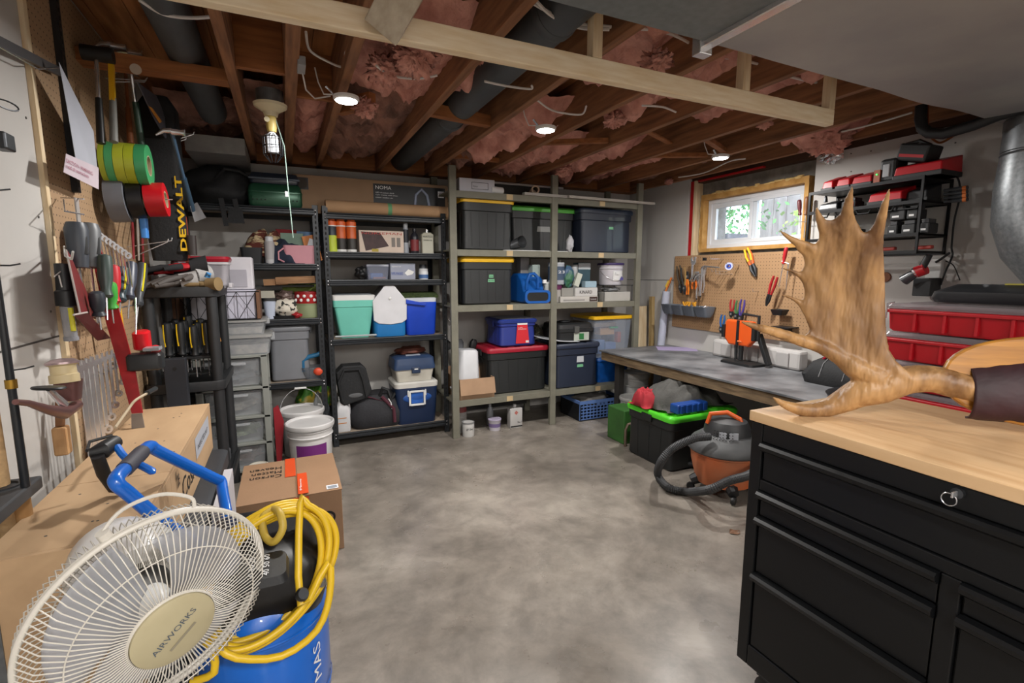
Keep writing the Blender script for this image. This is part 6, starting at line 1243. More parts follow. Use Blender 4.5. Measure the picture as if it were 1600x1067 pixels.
for seq, rs in (([(1267, 400), (1262, 388), (1235, 378), (1211, 363)], [.012, .012, .009, .002]), ([(1290, 380), (1280, 362), (1271, 345), (1265, 329)], [.014, .012, .008, .002]), ([(1316, 370), (1314, 345), (1314, 322), (1314, 300)], [.014, .011, .008, .002]), ([(1362, 380), (1364, 350), (1366, 325), (1368, 304)], [.013, .012, .008, .002]), ([(1268, 470), (1258, 440), (1240, 426), (1217, 418)], [.010, .010, .006, .002]), ([(1275, 520), (1262, 492), (1245, 470), (1217, 459)], [.012, .010, .007, .002])):
    q = []
    for a in seq: w_ = uv(*a); q.append(PA(*a)+NA*bow(*w_))
    atube(q, rs, 10)
ANT = mat('antler_bone', 'b38a5a', .45, col2='6b4a2c', scale=9, detail=10, bump=1.0, bscale=26, stretch=(1.5, 1.5, .4), thr=(.36, .6))
ao = ab.build('antler', ANT, am, smooth=True, auto=False)
md = ao.modifiers.new('remesh', 'REMESH'); md.mode = 'VOXEL'; md.voxel_size = .004; md.use_smooth_shade = True
md = ao.modifiers.new('smooth', 'SMOOTH'); md.factor = .6; md.iterations = 4
OAK = mat('oak_plaque', 'bb8230', .35, col2='8a581c', scale=5, stretch=(1, 1, 14), detail=8)
pc = PA(1690, 606, -.03); 
def ovl(a, b_, n=40, pw=2.3): return [(a*abs(cos(u))**(2/pw)*(1 if cos(u) > 0 else -1), b_*abs(sin(u))**(2/pw)*(1 if sin(u) > 0 else -1)) for u in [2*pi*k/n for k in range(n)]]
ud = DA; vd = (V((0, 0, 1))*.98+NA*.2).normalized(); ztop = .905
pl_c = V((pc.x, pc.y, max(pc.z, .930+.115*.94)))
B().prism(ovl(.25, .115), pl_c+NA*.045, ud, vd, .022).build('plaque', OAK, am, bev=.006)
wl = B(); 
def wr_(u, v):
    a_ = -pi*.5+pi*(v)-.0; c_ = PA(1512+110*u, 612); r_ = .054+.010*u+.0015*noise.noise(V((u*6, v*8, 2)))
    return c_+vd*(sin(a_)*r_*1.25)-NA*(cos(a_)*r_*.85-.01)
wl.grid(wr_, 24, 18); wl.build('leather_wrap', mat('burgundy_leather', '2c1018', .6, var=.35, bump=.3, bscale=30), am, smooth=True, thick=.006)

# ================================================================ FOREGROUND LEFT
# cardboard box with orange tape on the floor
CBX = mat('cardboard_shipping', '927256', .85, var=.05, bump=.06, bscale=120); ORT = pl('#cf4a1c', .45)
t = thing('cardboard_box', 'taped brown cardboard moving box with orange tape and curved arrow on the floor', 'box', (-.03, 2.63, 0)); hb = .30
B().box(-.255, .19, 2.365, 2.88, 0, hb).build('box', CBX, t, bev=.003)
B().add([(-.255, 2.365, hb+.001), (-.01, 2.365, hb+.001), (-.01, 2.88, hb+.001), (-.255, 2.88, hb+.001)], [(0, 1, 2, 3)]).build('flap', CBX, t, thick=.004)
B().add([(.0, 2.36, hb+.004), (.193, 2.36, hb+.004), (.193, 2.62, hb+.012), (.0, 2.62, hb+.012)], [(0, 1, 2, 3)]).build('flap', CBX, t, thick=.004)
B().add([(.0, 2.60, hb+.003), (.193, 2.60, hb+.003), (.193, 2.885, hb+.003), (.0, 2.885, hb+.003)], [(0, 1, 2, 3)]).build('flap', CBX, t, thick=.004)
B().box(-.055, -.005, 2.62, 2.885, hb+.005, hb+.0065).build('tape', ORT, t); B().box(.0, .045, 2.362, 2.62, hb+.0135, hb+.0145).build('tape', ORT, t)
B().box(-.045, .045, 2.3625, 2.3645, .14, hb-.003).build('tape', ORT, t); txt('Fragile Heavy', t, (.012, 2.3615, .16), Z_, -X_, .12, .012, WINK); txt('Move', t, (.018, 2.4, hb+.016), Y_, -X_, .14, .010, WINK)
txt('Carson\nMatten\nHeaven', t, (-.07, 2.79, hb+.0045), -X_, -Y_, .15, .15, INK)
B().box(.125, .178, 2.375, 2.42, hb+.0085, hb+.0095).build('shipping_label', PAPER, t); B().box(.13, .172, 2.38, 2.41, hb+.0095, hb+.01).build('label_print', pl('#8a9098'), t)
ar = [V((.07+.075*k/10, 2.3635, .155+.045*sin(pi*(k/10)*.85)+.01*k/10)) for k in range(11)]
ar = [V((.075, 2.3635, .165)), V((.095, 2.3635, .19)), V((.125, 2.3635, .20)), V((.148, 2.3635, .188)), V((.152, 2.3635, .165)), V((.14, 2.3635, .145)), V((.12, 2.3635, .13))]
vv = []; s_ = spl(ar, 6)
for i, q in enumerate(s_):
    d = (s_[min(i+1, len(s_)-1)]-s_[max(i-1, 0)]).normalized(); nn = V((-d.z, 0, d.x)); w = .011*sin(pi*min(1, .15+i/len(s_)*.95))+.001; vv += [q+nn*w/2, q-nn*w/2]
B().add(vv, [(2*i, 2*i+1, 2*i+3, 2*i+2) for i in range(len(s_)-1)]).build('curved_arrow', INK, t)
# resin rack
RSN = mat('black_resin', '232426', .5, var=.12, scale=14, bump=.05)
rk = thing('resin_rack', 'black moulded resin rack with tray shelves beside the pegboard', 'rack', (-.47, 3.3, 0)); rx0, rx1, ry0, ry1 = -.675, -.325, 3.0, 3.5
for x in (rx0+.035, rx1-.035):
    for y in (ry0+.035, ry1-.035):
        B().tube([(x, y, 0), (x, y, .2), (x, y, .21), (x, y, .72), (x, y, 1.215)], [.03, .029, .027, .027, .027], 16).build('post', RSN, rk, smooth=True)
for zt_ in (.215, .755, 1.255):
    b = B(); cx, cy = (rx0+rx1)/2, (ry0+ry1)/2; hx, hy = (rx1-rx0)/2, (ry1-ry0)/2
    b.loft([(-.055, hx-.006, hy-.006, .04), (-.05, hx, hy, .04), (-.008, hx+.004, hy+.004, .04), (0, hx+.002, hy+.002, .04), (-.002, hx-.012, hy-.012, .03), (-.016, hx-.018, hy-.018, .03)], (cx, cy, zt_)); b.build('tray_shelf', RSN, rk, smooth=True)
# items on top: clear tote with red lid, gloves
zt_ = 1.241
t = thing('clear_tote', 'clear tote with red lid on the resin rack behind the gloves', 'tote', (-.46, 3.38, zt_))
B().loft([(0, .12, .08, .03), (.15, .135, .095, .03)], (-.43, 3.37, zt_)).build('body', mat('clear_tote_side', 'b2aeb4', .3, alpha=.5), t, smooth=True)
B().loft([(.15, .14, .1, .03), (.165, .146, .106, .03), (.18, .14, .1, .03)], (-.43, 3.37, zt_)).build('lid', pl('#9a1c2c', .35), t, smooth=True)
B().loft([(.135, .14, .1, .03), (.148, .143, .103, .03)], (-.43, 3.37, zt_)).build('white_rim', pl('#c9c5c9', .4), t, smooth=True)
B().box(-.3, -.28, 3.28, 3.4, zt_+.0, zt_+.03).build('foot', pl('#b5b3b8', .4), t, bev=.006)
def glove(label, c, ang, tilt, mpalm, mfing, mcuff, curl=.3, s=1):
    t = thing('work_glove', label, 'glove', c); T = Matrix.Translation(c) @ Matrix.Rotation(ang, 4, 'Z') @ Matrix.Rotation(tilt, 4, 'Y') @ Matrix.Scale(s, 4)
    B(T).ell((0, 0, .016), (.055, .045, .018), 18, 10, .2, 2).build('palm', mpalm, t, smooth=True)
    for i, (y, l) in enumerate(((-.034, .062), (-.012, .075), (.011, .08), (.033, .07))):
        B(T).tube([(.03, y*.8, .018), (.055, y, .02), (.055+l*.5, y*1.15, .018-curl*.01), (.055+l, y*1.25, .010-curl*.012)], [.011, .0115, .011, .008], 10).build('finger', mfing, t, smooth=True)
    B(T).tube([(-.01, .035, .018), (.015, .06, .016), (.045, .075, .012)], [.013, .012, .008], 10).build('thumb', mfing, t, smooth=True)
    B(T).loft([(0, .028, .016, .015), (.05, .034, .02, .018)], (0, 0, 0)).build if 0 else B(T).tube([(-.04, 0, .016), (-.07, 0, .017), (-.10, 0, .018)], [.034, .034, .038], 14).build('cuff', mcuff, t, smooth=True)
gk = mat('grey_rubber_glove', '4c4744', .7, var=.2); gw_ = mat('pale_knit', '9c9a98', .9, var=.1, bump=.3); gb_ = mat('black_knit', '1c1c1e', .9); gr_ = pl('#b3202a', .5); gt_ = mat('tan_leather_glove', '75603f', .85, var=.2)
glove('grey dipped glove with a pale cuff lying at the front of the rack top', (-.54, 3.03, zt_+.012), radians(190), .12, gk, gk, gw_, s=1.3); glove('second grey glove overlapping the first on the rack top', (-.47, 3.06, zt_+.045), radians(215), .15, gk, gk, gw_, s=1.25)
glove('black and red mechanics glove on top of the glove pile', (-.50, 3.10, zt_+.095), radians(185), .1, gr_, gb_, gb_, s=1.3); glove('tan leather glove at the right end of the glove pile', (-.40, 3.05, zt_+.012), radians(150), 0, gt_, gt_, gt_, s=.95); glove('black glove with red fingertips at the top left of the pile', (-.53, 3.16, zt_+.075), radians(160), 0, gb_, gr_, gb_, s=1.2)
B().tube([(-.375, 3.02, zt_+.07), (-.365, 3.01, zt_+.085), (-.355, 3.02, zt_+.08), (-.36, 3.03, zt_+.065)], .008, 8, closed=True).build('blue_band', pl('#3f7fb5'), label='small light blue rubber band on the tan glove', cat='band')
for sx in (rx0, rx1-.1): pass
# drivers in a black stand on the middle shelf
zt_ = .74
st_ = thing('driver_stand', 'black bench stand for screwdrivers on the resin rack middle shelf', 'stand', (-.47, 3.1, zt_)); B().box(-.60, -.35, 3.06, 3.2, zt_+.13, zt_+.145).build('top_plate', BLK, st_, bev=.003)
for x in (-.59, -.37): B().box(x-.012, x+.014, 3.06, 3.2, zt_, zt_+.129).build('leg', BLK, st_, bev=.003)
B().box(-.60, -.35, 3.08, 3.18, zt_+.045, zt_+.052).build('lower_plate', BLK, st_)
k = 0
for j, y in enumerate((3.075, 3.13, 3.18)):
    for i in range(4):
        x = -.575+.058*i+.01*j; h = .165+.012*j+random.uniform(0, .025); nm = ('front', 'middle', 'back')[j]; po = ('first', 'second', 'third', 'fourth')[i]
        screwdriver('yellow and black screwdriver in the rack stand, %s row, %s from the left' % (nm, po), (x, y, zt_+.145+h), (x, y, zt_+.03), (0, -1, 0), '#222426', '#e0b81c', .6, r=.021)
screwdriver('yellow and black screwdriver tilted out to the left of the rack stand', (-.655, 3.07, .99), (-.60, 3.09, .80), (0, -1, 0), '#222426', '#e0b81c', .6, r=.017)
p0, p1 = P(257, 560, Y=2.985), P(298, 628, Y=2.985)
t = thing('steel_plate_box', 'dusty black steel box leaning on the front of the resin rack middle shelf', 'box', tuple(p1)); B().box(p0.x, p1.x, 2.94, 2.985, p1.z-.02, p0.z).build('box', mat('dusty_black_steel', '2e3036', .55, .3, var=.3, scale=4), t, bev=.003); B().cyl(((p0.x+p1.x)/2, 2.9395, p0.z-.05), ((p0.x+p1.x)/2, 2.938, p0.z-.05), .009, n=14).build('hole', INK, t)
t = thing('cordless_grip_stand', 'small dark metal vise block at the right of the driver stand', 'tool', (-.37, 3.25, zt_)); B().box(-.42, -.36, 3.26, 3.34, zt_, zt_+.06).build('base', DST, t, bev=.004); B().cyl((-.39, 3.3, zt_+.06), (-.39, 3.3, zt_+.19), .012).build('post', DST, t); B().loft([(0, .03, .03, .01), (.03, .025, .025, .01)], (-.39, 3.3, zt_+.19)).build('orange_head', pl('#d98a1c'), t, smooth=True)
t = thing('clear_case', 'clear hardware case with red corner and white label on the lowest rack shelf', 'case', (-.42, 3.2, .2)); B().box(-.60, -.36, 3.03, 3.35, .2, .27).build('body', mat('smoky_case', '6f7276', .3, alpha=.6), t, bev=.008); B().box(-.40, -.362, 3.02, 3.03, .235, .268).build('red_corner', pl('#a02a38'), t); B().box(-.47, -.43, 3.022, 3.03, .21, .245).build('label', PAPER, t)
t = thing('clear_case', 'second clear hardware case stacked on the first on the lowest rack shelf', 'case', (-.42, 3.2, .27)); B().box(-.60, -.37, 3.04, 3.35, .271, .33).build('body', _mats['smoky_case'], t, bev=.008); B().box(-.59, -.38, 3.05, 3.34, .276, .30).build('contents', mat('mixed_hardware', '6c6a60', .7, var=.4, scale=30), t)
# long wooden crate on a black storage chest
PLY = mat('crate_plywood', 'bb9c78', .75, col2='a98a68', scale=3, stretch=(3, 1, 3), detail=6)
cx0, cx1, cy0, cy1, cz0, cz1 = -.595, -.337, 1.26, 2.50, .545, .75
cr_ = thing('wooden_crate', 'long narrow plywood crate with black stencilled lettering lying along the left wall', 'crate', ((cx0+cx1)/2, (cy0+cy1)/2, cz0))
B().box(cx0, cx1, cy0+.012, 1.66, cz1-.012, cz1).build('top_panel', PLY, cr_, bev=.001); B().box(cx0, cx1, 1.662, cy1, cz1-.012, cz1).build('top_panel', PLY, cr_, bev=.001)
B().box(cx1-.012, cx1, cy0+.012, 1.66, cz0, cz1-.0125).build('side_panel', PLY, cr_, bev=.001); B().box(cx1-.012, cx1, 1.662, cy1, cz0, cz1-.0125).build('side_panel', PLY, cr_, bev=.001)
B().box(cx0, cx0+.012, cy0+.012, cy1, cz0, cz1-.0125).build('side_panel', PLY, cr_); B().box(cx0, cx1, cy0, cy0+.012, cz0-.18, cz1).build('end_panel', PLY, cr_, bev=.001); B().box(cx0+.0125, cx1-.0125, cy1-.012, cy1, cz0, cz1-.0125).build('end_panel', PLY, cr_)
txt('Cosi', cr_, (cx1+.001, 1.80, cz0+.05), Y_, Z_, .2, .07, INK); txt('Made', cr_, (cx1+.001, 1.72, cz0+.12), Y_, Z_, .05, .06, INK); patch('shipping_label', cr_, (cx1+.0005, 2.08, cz0+.09), Y_, Z_, .34, .08, pl('#a5a8b0', .7)); txt('INSPECTED 0417', cr_, (cx1+.0022, 2.12, cz0+.115), Y_, Z_, .25, .02, INK)
B().box(cx0-.004, cx0+.03, cy0-.003, cy0, cz0-.18, cz1-.02).build('metal_corner', GALV, cr_); 
for z_ in (cz1-.06, cz1-.16, cz1-.26): B().cyl((cx0+.013, cy0-.003, z_), (cx0+.013, cy0-.006, z_), .005, n=10).build('rivet', CHR, cr_)
nb_ = B(); random.seed(3)
for i in range(16): x, y = random.uniform(cx0+.02, cx1-.02), random.uniform(cy0+.05, cy1-.05); nb_.cyl((x, y, cz1), (x, y, cz1+.0006), .003, n=7)
nb_.build('nail_heads', SCREW, cr_, kind='stuff')
ch = thing('storage_chest', 'dusty black plastic storage chest under the plywood crate', 'chest', (-.43, 1.9, 0)); DB = mat('dusty_black_plastic', '33353a', .6, var=.3, scale=4, col2='1f2022')
B().loft([(0, .13, .52, .03), (.48, .145, .54, .03)], (-.43, 1.93, 0)).build('body', DB, ch, smooth=True); B().loft([(.48, .155, .55, .03), (.535, .155, .55, .03), (.543, .145, .54, .03)], (-.43, 1.93, 0)).build('lid', DB, ch, smooth=True)
t = thing('white_panel_box', 'white box with black print standing between the chest and the resin rack', 'box', (-.24, 2.1, 0)); B().box(-.265, -.235, 1.8, 2.2, .0, .54).build('box', pl('#b4b2b6', .6), t); txt('C2', t, (-.234, 1.9, .40), Y_, Z_, .08, .05, INK)
# air compressor with blue handle
BLU = mat('compressor_blue', '0f62c4', .3, coat=.4, var=.05); kx, ky = -.105, 1.42
cp = thing('air_compressor', 'blue upright air compressor with black shroud and tubular blue handle', 'compressor', (kx, ky, 0))
B().lathe([(.10, .06), (.15, .10), (.165, .14), (.166, .40), (.158, .45), (.13, .485), (.05, .5), (0, .5)], (kx, ky, 0), 40).build('tank', BLU, cp, smooth=True)
for z_ in (.17, .40): B().lathe([(.1665, -.004), (.168, 0), (.1665, .004)], (kx, ky, z_), 40, cap=False).build('weld_seam', BLU, cp, smooth=True)
txt('MAS', cp, (kx+.13, ky-.125, .33), (-.12*-1*.15, -.0, .98), (-.6, .35, .1), .13, .03, WINK) if 0 else None
mt = txt('MAS', cp, (kx+.167*cos(-.62), ky+.167*sin(-.62), P(506, 1062, Y=1.3).z), Z_, (-.58, -.81, 0), .105, .032, WINK)
for a_ in (.3, 2.4, 4.5): B().cyl((kx+.12*cos(a_), ky+.12*sin(a_), 0), (kx+.12*cos(a_), ky+.12*sin(a_), .10), .018, n=12).build('foot', BLK, cp)
B().loft([(.44, .15, .13, .06), (.50, .165, .15, .06), (.58, .15, .14, .05), (.635, .11, .11, .04), (.645, .1, .1, .04)], (kx, ky, 0)).build('shroud', mat('shroud_black', '141518', .35), cp, smooth=True)
p_ = P(425, 885, Z=.655); gpan = B().loft([(0, .055, .06, .02), (.018, .05, .055, .02)], (p_.x-.02, p_.y, .643)).build('control_panel', BLK, cp, smooth=True)
txt('10 20 30', gpan, (p_.x-.035, p_.y-.045, .6625), Y_, -X_, .09, .012, WINK); txt('40 50 60', gpan, (p_.x-.005, p_.y-.045, .6625), Y_, -X_, .09, .012, WINK)
for (px, py) in ((470, 930),): q = P(px, py, Z=.56); B().lathe([(.014, 0), (.016, .01), (.012, .018)], q, 18, (.3, -.6, .5)).build('gauge', DST, cp, smooth=True)
B().cyl((kx+.12, ky-.11, .52), (kx+.15, ky-.15, .53), .012, n=12).build('air_coupler', CHR, cp, smooth=True)
hA, hB = P(231, 697, Z=.87), P(177, 751, Z=.87)
e1, e2 = P(356, 812, Z=.60), P(325, 862, Z=.60); b1 = P(345, 752, Z=.69); b2 = P(250, 812, Z=.73)
hpts = [e1, e1+(b1-e1)*.7, b1, b1+(hA-b1)*.12, hA+(b1-hA)*.15, hA+(b1-hA)*.04+V((0, 0, .004)), hA+(hB-hA)*.12, hA+(hB-hA)*.5, hA+(hB-hA)*.9, hB+(b2-hB)*.08, hB+(b2-hB)*.3, b2, e2]
B().tube(spl(hpts, 6), .0155, 14).build('handle', BLU, cp, smooth=True); sg = [hA+(hB-hA)*.2, hA+(hB-hA)*.72]; B().tube(sg, .0185, 12).build('grip', mat('grey_grip', '3c3b44', .6), cp, smooth=True)
# yellow hose
YH = mat('yellow_hose', 'd9b321', .4, var=.06)
hc = P(420, 893, Y=1.30); hu = V((.93, .25, .12)).normalized(); hv = V((.12, .30, .9)).normalized(); hn = hu.cross(hv)
path = []; random.seed(11); N = 8*36
for i in range(N+1):
    th = 2*pi*i/36+1.2; l = i/36; a_ = .146+.024*noise.noise(V((l*1.7, 0, 3)))+.012*sin(l*2.4); b_ = .146+.026*noise.noise(V((l*1.9, 5, 3)))
    off = hn*(-.0+.05*noise.noise(V((l*1.2, 9, 2)))+(.012*(l-4)))+hu*(.022*noise.noise(V((l*.9, 2, 7))))+hv*(.03*noise.noise(V((l*.8, 4, 4))))
    path.append(hc+hu*(a_*cos(th))+hv*(b_*sin(th))+off)
path += [P(470, 945, Y=1.2), P(512, 880, Y=1.24), P(515, 930, Y=1.22), P(495, 985, Y=1.2), P(440, 1025, Y=1.19), P(370, 1028, Y=1.18), P(335, 1010, Y=1.2), P(335, 1050, Y=1.2), P(300, 1065, Y=1.22)]
ah = thing('air_hose', 'yellow rubber air hose coiled over the blue compressor', 'hose', tuple(hc))
B().tube(spl(path, 3), .0088, 10).build('hose', YH, ah, smooth=True)
kp = P(428, 815, Y=1.3); B().tube(spl([kp+V((.0, .03, .02)), kp+V((.015, -.02, .03)), kp+V((.02, -.045, .0)), kp+V((.0, -.045, -.03)), kp+V((-.02, -.02, -.025)), kp+V((-.025, .01, .01)), kp+V((.0, .03, .02))], 6), .0092, 10).build('knot', mat('dull_yellow_hose', 'b89c3c', .5), ah, smooth=True)
# white desk fan
FN = V((.50, -.84, -.19)).normalized(); FC = V((-.255, 1.063, .685)); FR = .2
fa = Z_.cross(FN).normalized(); fb_ = FN.cross(fa)
FW = mat('fan_white', 'cfcac0', .35, var=.03); CREAM = mat('aged_cream_plastic', 'bdb393', .4, col2='a89d7c', scale=6)
fan = thing('pedestal_fan', 'white caged fan with a cream centre badge in the left foreground', 'fan', (FC.x-.06, FC.y+.1, 0))
def fp(r, a_, h): return FC+fa*(r*cos(a_))+fb_*(r*sin(a_))+FN*h
def ring(r, h, w, n=96): return [fp(r, 2*pi*k/n, h) for k in range(n)]
B().tube(ring(FR, 0, 0), .0052, 10, closed=True).build('rim', FW, fan, smooth=True); B().tube(ring(FR-.002, -.009, 0), .004, 8, closed=True).build('rim', FW, fan, smooth=True)
b = B(); NS = 104
for k in range(NS):
    a_ = 2*pi*k/NS; b.tube([fp(.062, a_+.05, .062), fp(.10, a_+.03, .066), fp(.15, a_+.01, .055), fp(.183, a_, .036), fp(FR, a_, .002)], .0011, 5, cap=False)
b.build('front_grille', FW, fan, smooth=True, kind='stuff')
b = B()
for k in range(NS):
    a_ = 2*pi*k/NS+.03; b.tube([fp(.05, a_+.1, -.075), fp(.11, a_+.05, -.075), fp(.17, a_+.01, -.06), fp(.193, a_, -.04), fp(FR, a_, -.008)], .0011, 5, cap=False)
b.build('rear_grille', FW, fan, smooth=True, kind='stuff')
B().tube(ring(.152, .0545, 0), .0012, 6, closed=True).build('support_ring', FW, fan, smooth=True); B().tube(ring(.14, -.07, 0), .0014, 6, closed=True).build('support_ring', FW, fan, smooth=True)
bd_ = B().lathe([(.066, .056), (.07, .062), (.069, .070), (.055, .075), (0, .076)], FC, 48, FN, cap=False).build('centre_badge', CREAM, fan, smooth=True)
B().lathe([(.0705, .058), (.073, .062), (.0705, .067)], FC, 48, FN, cap=False).build('badge_ring', FW, fan, smooth=True)
tu = (_R*.93+_U*.36); tu = (tu-FN*tu.dot(FN)).normalized(); tv = FN.cross(tu).normalized()
txt('AIRWORKS', bd_, FC+FN*.0765-tu*.045+tv*.0, tu, tv, .09, .012, mat('faded_blue_ink', '4f5a66', .6)); patch('badge_mark', bd_, FC+FN*.0762-tu*.03-tv*.022, tu, tv, .055, .005, mat('faded_grey_ink', '8d8672', .6))
BLD = mat('translucent_blade', 'b4b6bc', .3, alpha=.62)
for k in range(3):
    a0 = 2*pi*k/3+.4
    def bl(u, v, a0=a0): r = .03+.135*u; a_ = a0+(v-.5)*(1.5+.35*u)+.35*u; return fp(r, a_, -.01+.045*(v-.5)*(1-.2*u))
    B().grid(bl, 12, 12).build('blade', BLD, fan, smooth=True, thick=.002)
B().lathe([(.0, .02), (.03, .018), (.034, .0), (.032, -.04), (0, -.04)], FC, 24, FN, cap=False).build('hub', WHT, fan, smooth=True)
MW = mat('motor_white', 'd6d4d2', .3, var=.02)
B().lathe([(.06, -.078), (.09, -.085), (.098, -.13), (.096, -.18), (.08, -.225), (.045, -.25), (0, -.255)], FC, 32, FN, cap=False).build('motor_housing', MW, fan, smooth=True)
mc = FC-FN*.185; B().tube([mc+V((0, 0, -.05)), V((mc.x, mc.y, .45))], [.035, .03], 16).build('neck', MW, fan, smooth=True)
B().tube([V((mc.x, mc.y, .03)), V((mc.x, mc.y, .46))], .014, 14).build('pole', FW, fan, smooth=True)
B().lathe([(.145, 0), (.147, .012), (.13, .022), (.03, .035), (.02, .06)], (mc.x, mc.y, 0), 36).build('base', FW, fan, smooth=True)
hd = [fp(FR, 1.95, 0), fp(FR+.012, 1.93, -.015), fp(FR+.025, 1.75, -.03), fp(FR+.028, 1.5, -.03), fp(FR+.018, 1.28, -.015), fp(FR, 1.26, 0)]
B().tube(spl(hd, 5), .0035, 8).build('carry_handle', FW, fan, smooth=True); B().tube([fp(FR-.004, 1.93, -.01), fp(FR+.016, 1.93, -.012)], .011, 10).build('clip', FW, fan, smooth=True)
for an in (-2.7, -.3): B().tube([fp(FR-.006, an, -.004), fp(FR+.01, an, -.004)], .008, 8).build('clip', FW, fan, smooth=True)
# black pistol grip with tan wand lying on the crate
gp = thing('spray_wand', 'black spray gun with a blue lever and bent tan nozzle resting on the crate', 'spray gun', tuple(P(175, 700, Z=.80)))
def G(px, py, z): return P(px, py, Z=z)
B().tube([G(139, 708, .88), G(160, 704, .88), G(180, 690, .885)], [.010, .022, .018], 12).build('body', BLK, gp, smooth=True)
B().tube([G(152, 712, .875), G(162, 740, .82), G(178, 762, .77), G(192, 765, .765)], [.014, .015, .015, .010], 10).build('grip', BLK, gp, smooth=True)
B().tube([G(176, 680, .89), G(140, 690, .885), G(136, 704, .88)], .004, 8).build('guard', BLK, gp, smooth=True)
B().tube(spl([G(183, 698, .88), G(197, 716, .86), G(222, 728, .855), G(241, 738, .85)], 4), [.009]*12+[.004], 8).build('lever', pl('#1a66c4', .35), gp, smooth=True)
B().tube(spl([G(180, 668, .89), G(200, 640, .91), G(212, 625, .93), G(235, 612, .94)], 4), .004, 8).build('nozzle_tube', pl('#b3a287', .5), gp, smooth=True); B().tube([G(230, 614, .94), G(243, 607, .94)], .008, 8).build('nozzle_tip', DST, gp, smooth=True)

# ================================================================ LEFT WALL TOOLS
B().box(XL, XL+.008, 2.15, 3.42, .58, 2.37).build('pegboard', PEGL, label='tall brown pegboard panel on the left wall full of hand tools', cat='pegboard')
B().box(XL, XL+.014, 2.122, 2.149, .55, 2.38).build('trim_3', PINEV, kind='structure')
XW = XL+.008; nl = (1, 0, 0)
def W(px, py, X=-.62): return P(px, py, X=X)
ss = thing('shelf_standard', 'black slotted shelf standard screwed to the left pegboard', 'rail', tuple(W(95, 150, -.68)))
a_, z_ = P(78, 0, X=-.685), P(103, 300, X=-.685); yv = a_.y+.04; B().box(XW, XW+.02, P(92, 100, X=-.685).y, P(92, 100, X=-.685).y+.03, 1.62, 2.36).build('rail', BLK, ss)
b = B(); yy = P(92, 100, X=-.685).y+.015
for k in range(28): b.box(XW+.0195, XW+.0205, yy-.003, yy+.003, 1.64+k*.026, 1.655+k*.026)
b.build('slots', INK, ss, kind='stuff')
br = thing('shelf_bracket', 'grey slotted shelf bracket sticking out at the top left', 'bracket', tuple(W(50, 90))); B().bar(P(92, 112, X=-.67), P(-12, 60, X=-.655), .012, .028).build('arm', pl('#4a4b4e', .4), br); B().tube([P(0, 74, X=-.64), P(60, 108, X=-.65), P(92, 106, X=-.66)], .002, 6).build('wire', CHR, br)
# paper tags
t = thing('paper_calendar', 'curled white printed paper hanging left of the hammers', 'paper', tuple(W(130, 220)))
b = B(); q = [W(92, 97), W(118, 150), W(146, 205), W(152, 265), W(118, 248), W(106, 175)]; b.add(q, [tuple(range(6))]).build('sheet', pl('#a3a6b0', .8), t, thick=.001)
b = B(); q = [W(103, 240, -.615), W(154, 262, -.615), W(154, 296, -.615), W(99, 269, -.615)]; b.add(q, [(0, 1, 2, 3)]); s2 = b.build('printed_slip', pl('#b9acb4', .8), t, thick=.001)
e_ = W(104, 262, -.612); f_ = W(150, 284, -.612); uu = (f_-e_).normalized(); txt('CAUTION  WARNING\nread all instructions', s2, e_, uu, Z_, (f_-e_).length*.9, .03, pl('#8c3a55', .8))
def hammer(label, H, Z, ncol, gcol, head='claw', gl=.5, hm=CHR, X=-.58, r=.010):
    A, Zp = V(H), V(Z); t = thing('hammer', label, 'hammer', tuple((A+Zp)/2)); d = (Zp-A)
    B().tube([A+d*.0, A+d*(1-gl)], [r*.8, r*.75], 10).build('shank', hm if ncol is None else pl(ncol, .35), t, smooth=True)
    B().tube([A+d*(1-gl), A+d*(1-gl*.5), A+d], [r*1.15, r*1.3, r*1.45], 10).build('grip', pl(gcol, .45), t, smooth=True)
    if head == 'mallet': B().cyl(A+V((-.045, 0, 0)), A+V((.055, 0, .0)), .028, n=18).build('head', pl('#151515', .6), t, smooth=True)
    else:
        B().tube([A+V((.0, 0, .0)), A+V((.035, 0, 0)), A+V((.05, 0, 0))], [.014, .012, .016], 12).build('head', hm, t, smooth=True)
        B().tube([A+V((0, 0, .004)), A+V((-.03, 0, .002)), A+V((-.06, 0, -.02))], [.013, .010, .004], 10).build('claw', hm, t, smooth=True)
    return t
hammer('black rubber mallet with chrome shaft and black grip on the left wall', W(150, 84), W(158, 224), None, '#151617', 'mallet', .5)
hammer('grey hammer with a bright yellow band on its handle', W(174, 72, -.58), W(178, 222, -.58), '#6f6e6a', '#70706c', 'claw', .45); B().tube([W(174, 100, -.58), W(176, 158, -.58)], .0125, 4).build('yellow_band', pl('#d6a41c', .4), [o for o in COL.objects if o.get('label', '').startswith('grey hammer with')][0])
hammer('chrome claw hammer with dark green grip on the left wall', W(200, 82, -.55), W(222, 232, -.55), None, '#1d3a2c', 'claw', .5)
hammer('claw hammer with a plain wooden handle hanging behind the chrome one', W(196, 112, -.64), W(204, 224, -.64), '#8a5230', '#8a5230', 'claw', .5)
hammer('framing hammer with a long steel blue handle in front of the black bag', P(268, 206, X=-.42), P(300, 328, X=-.42), '#3f5870', '#30485c', 'claw', .45, r=.011)
B().cyl(W(212, 108, -.69), W(212, 108, -.5), .02, n=16).build('dowel', pl('#a39484', .6), label='round wooden dowel end between the hammer heads', cat='dowel', smooth=True)
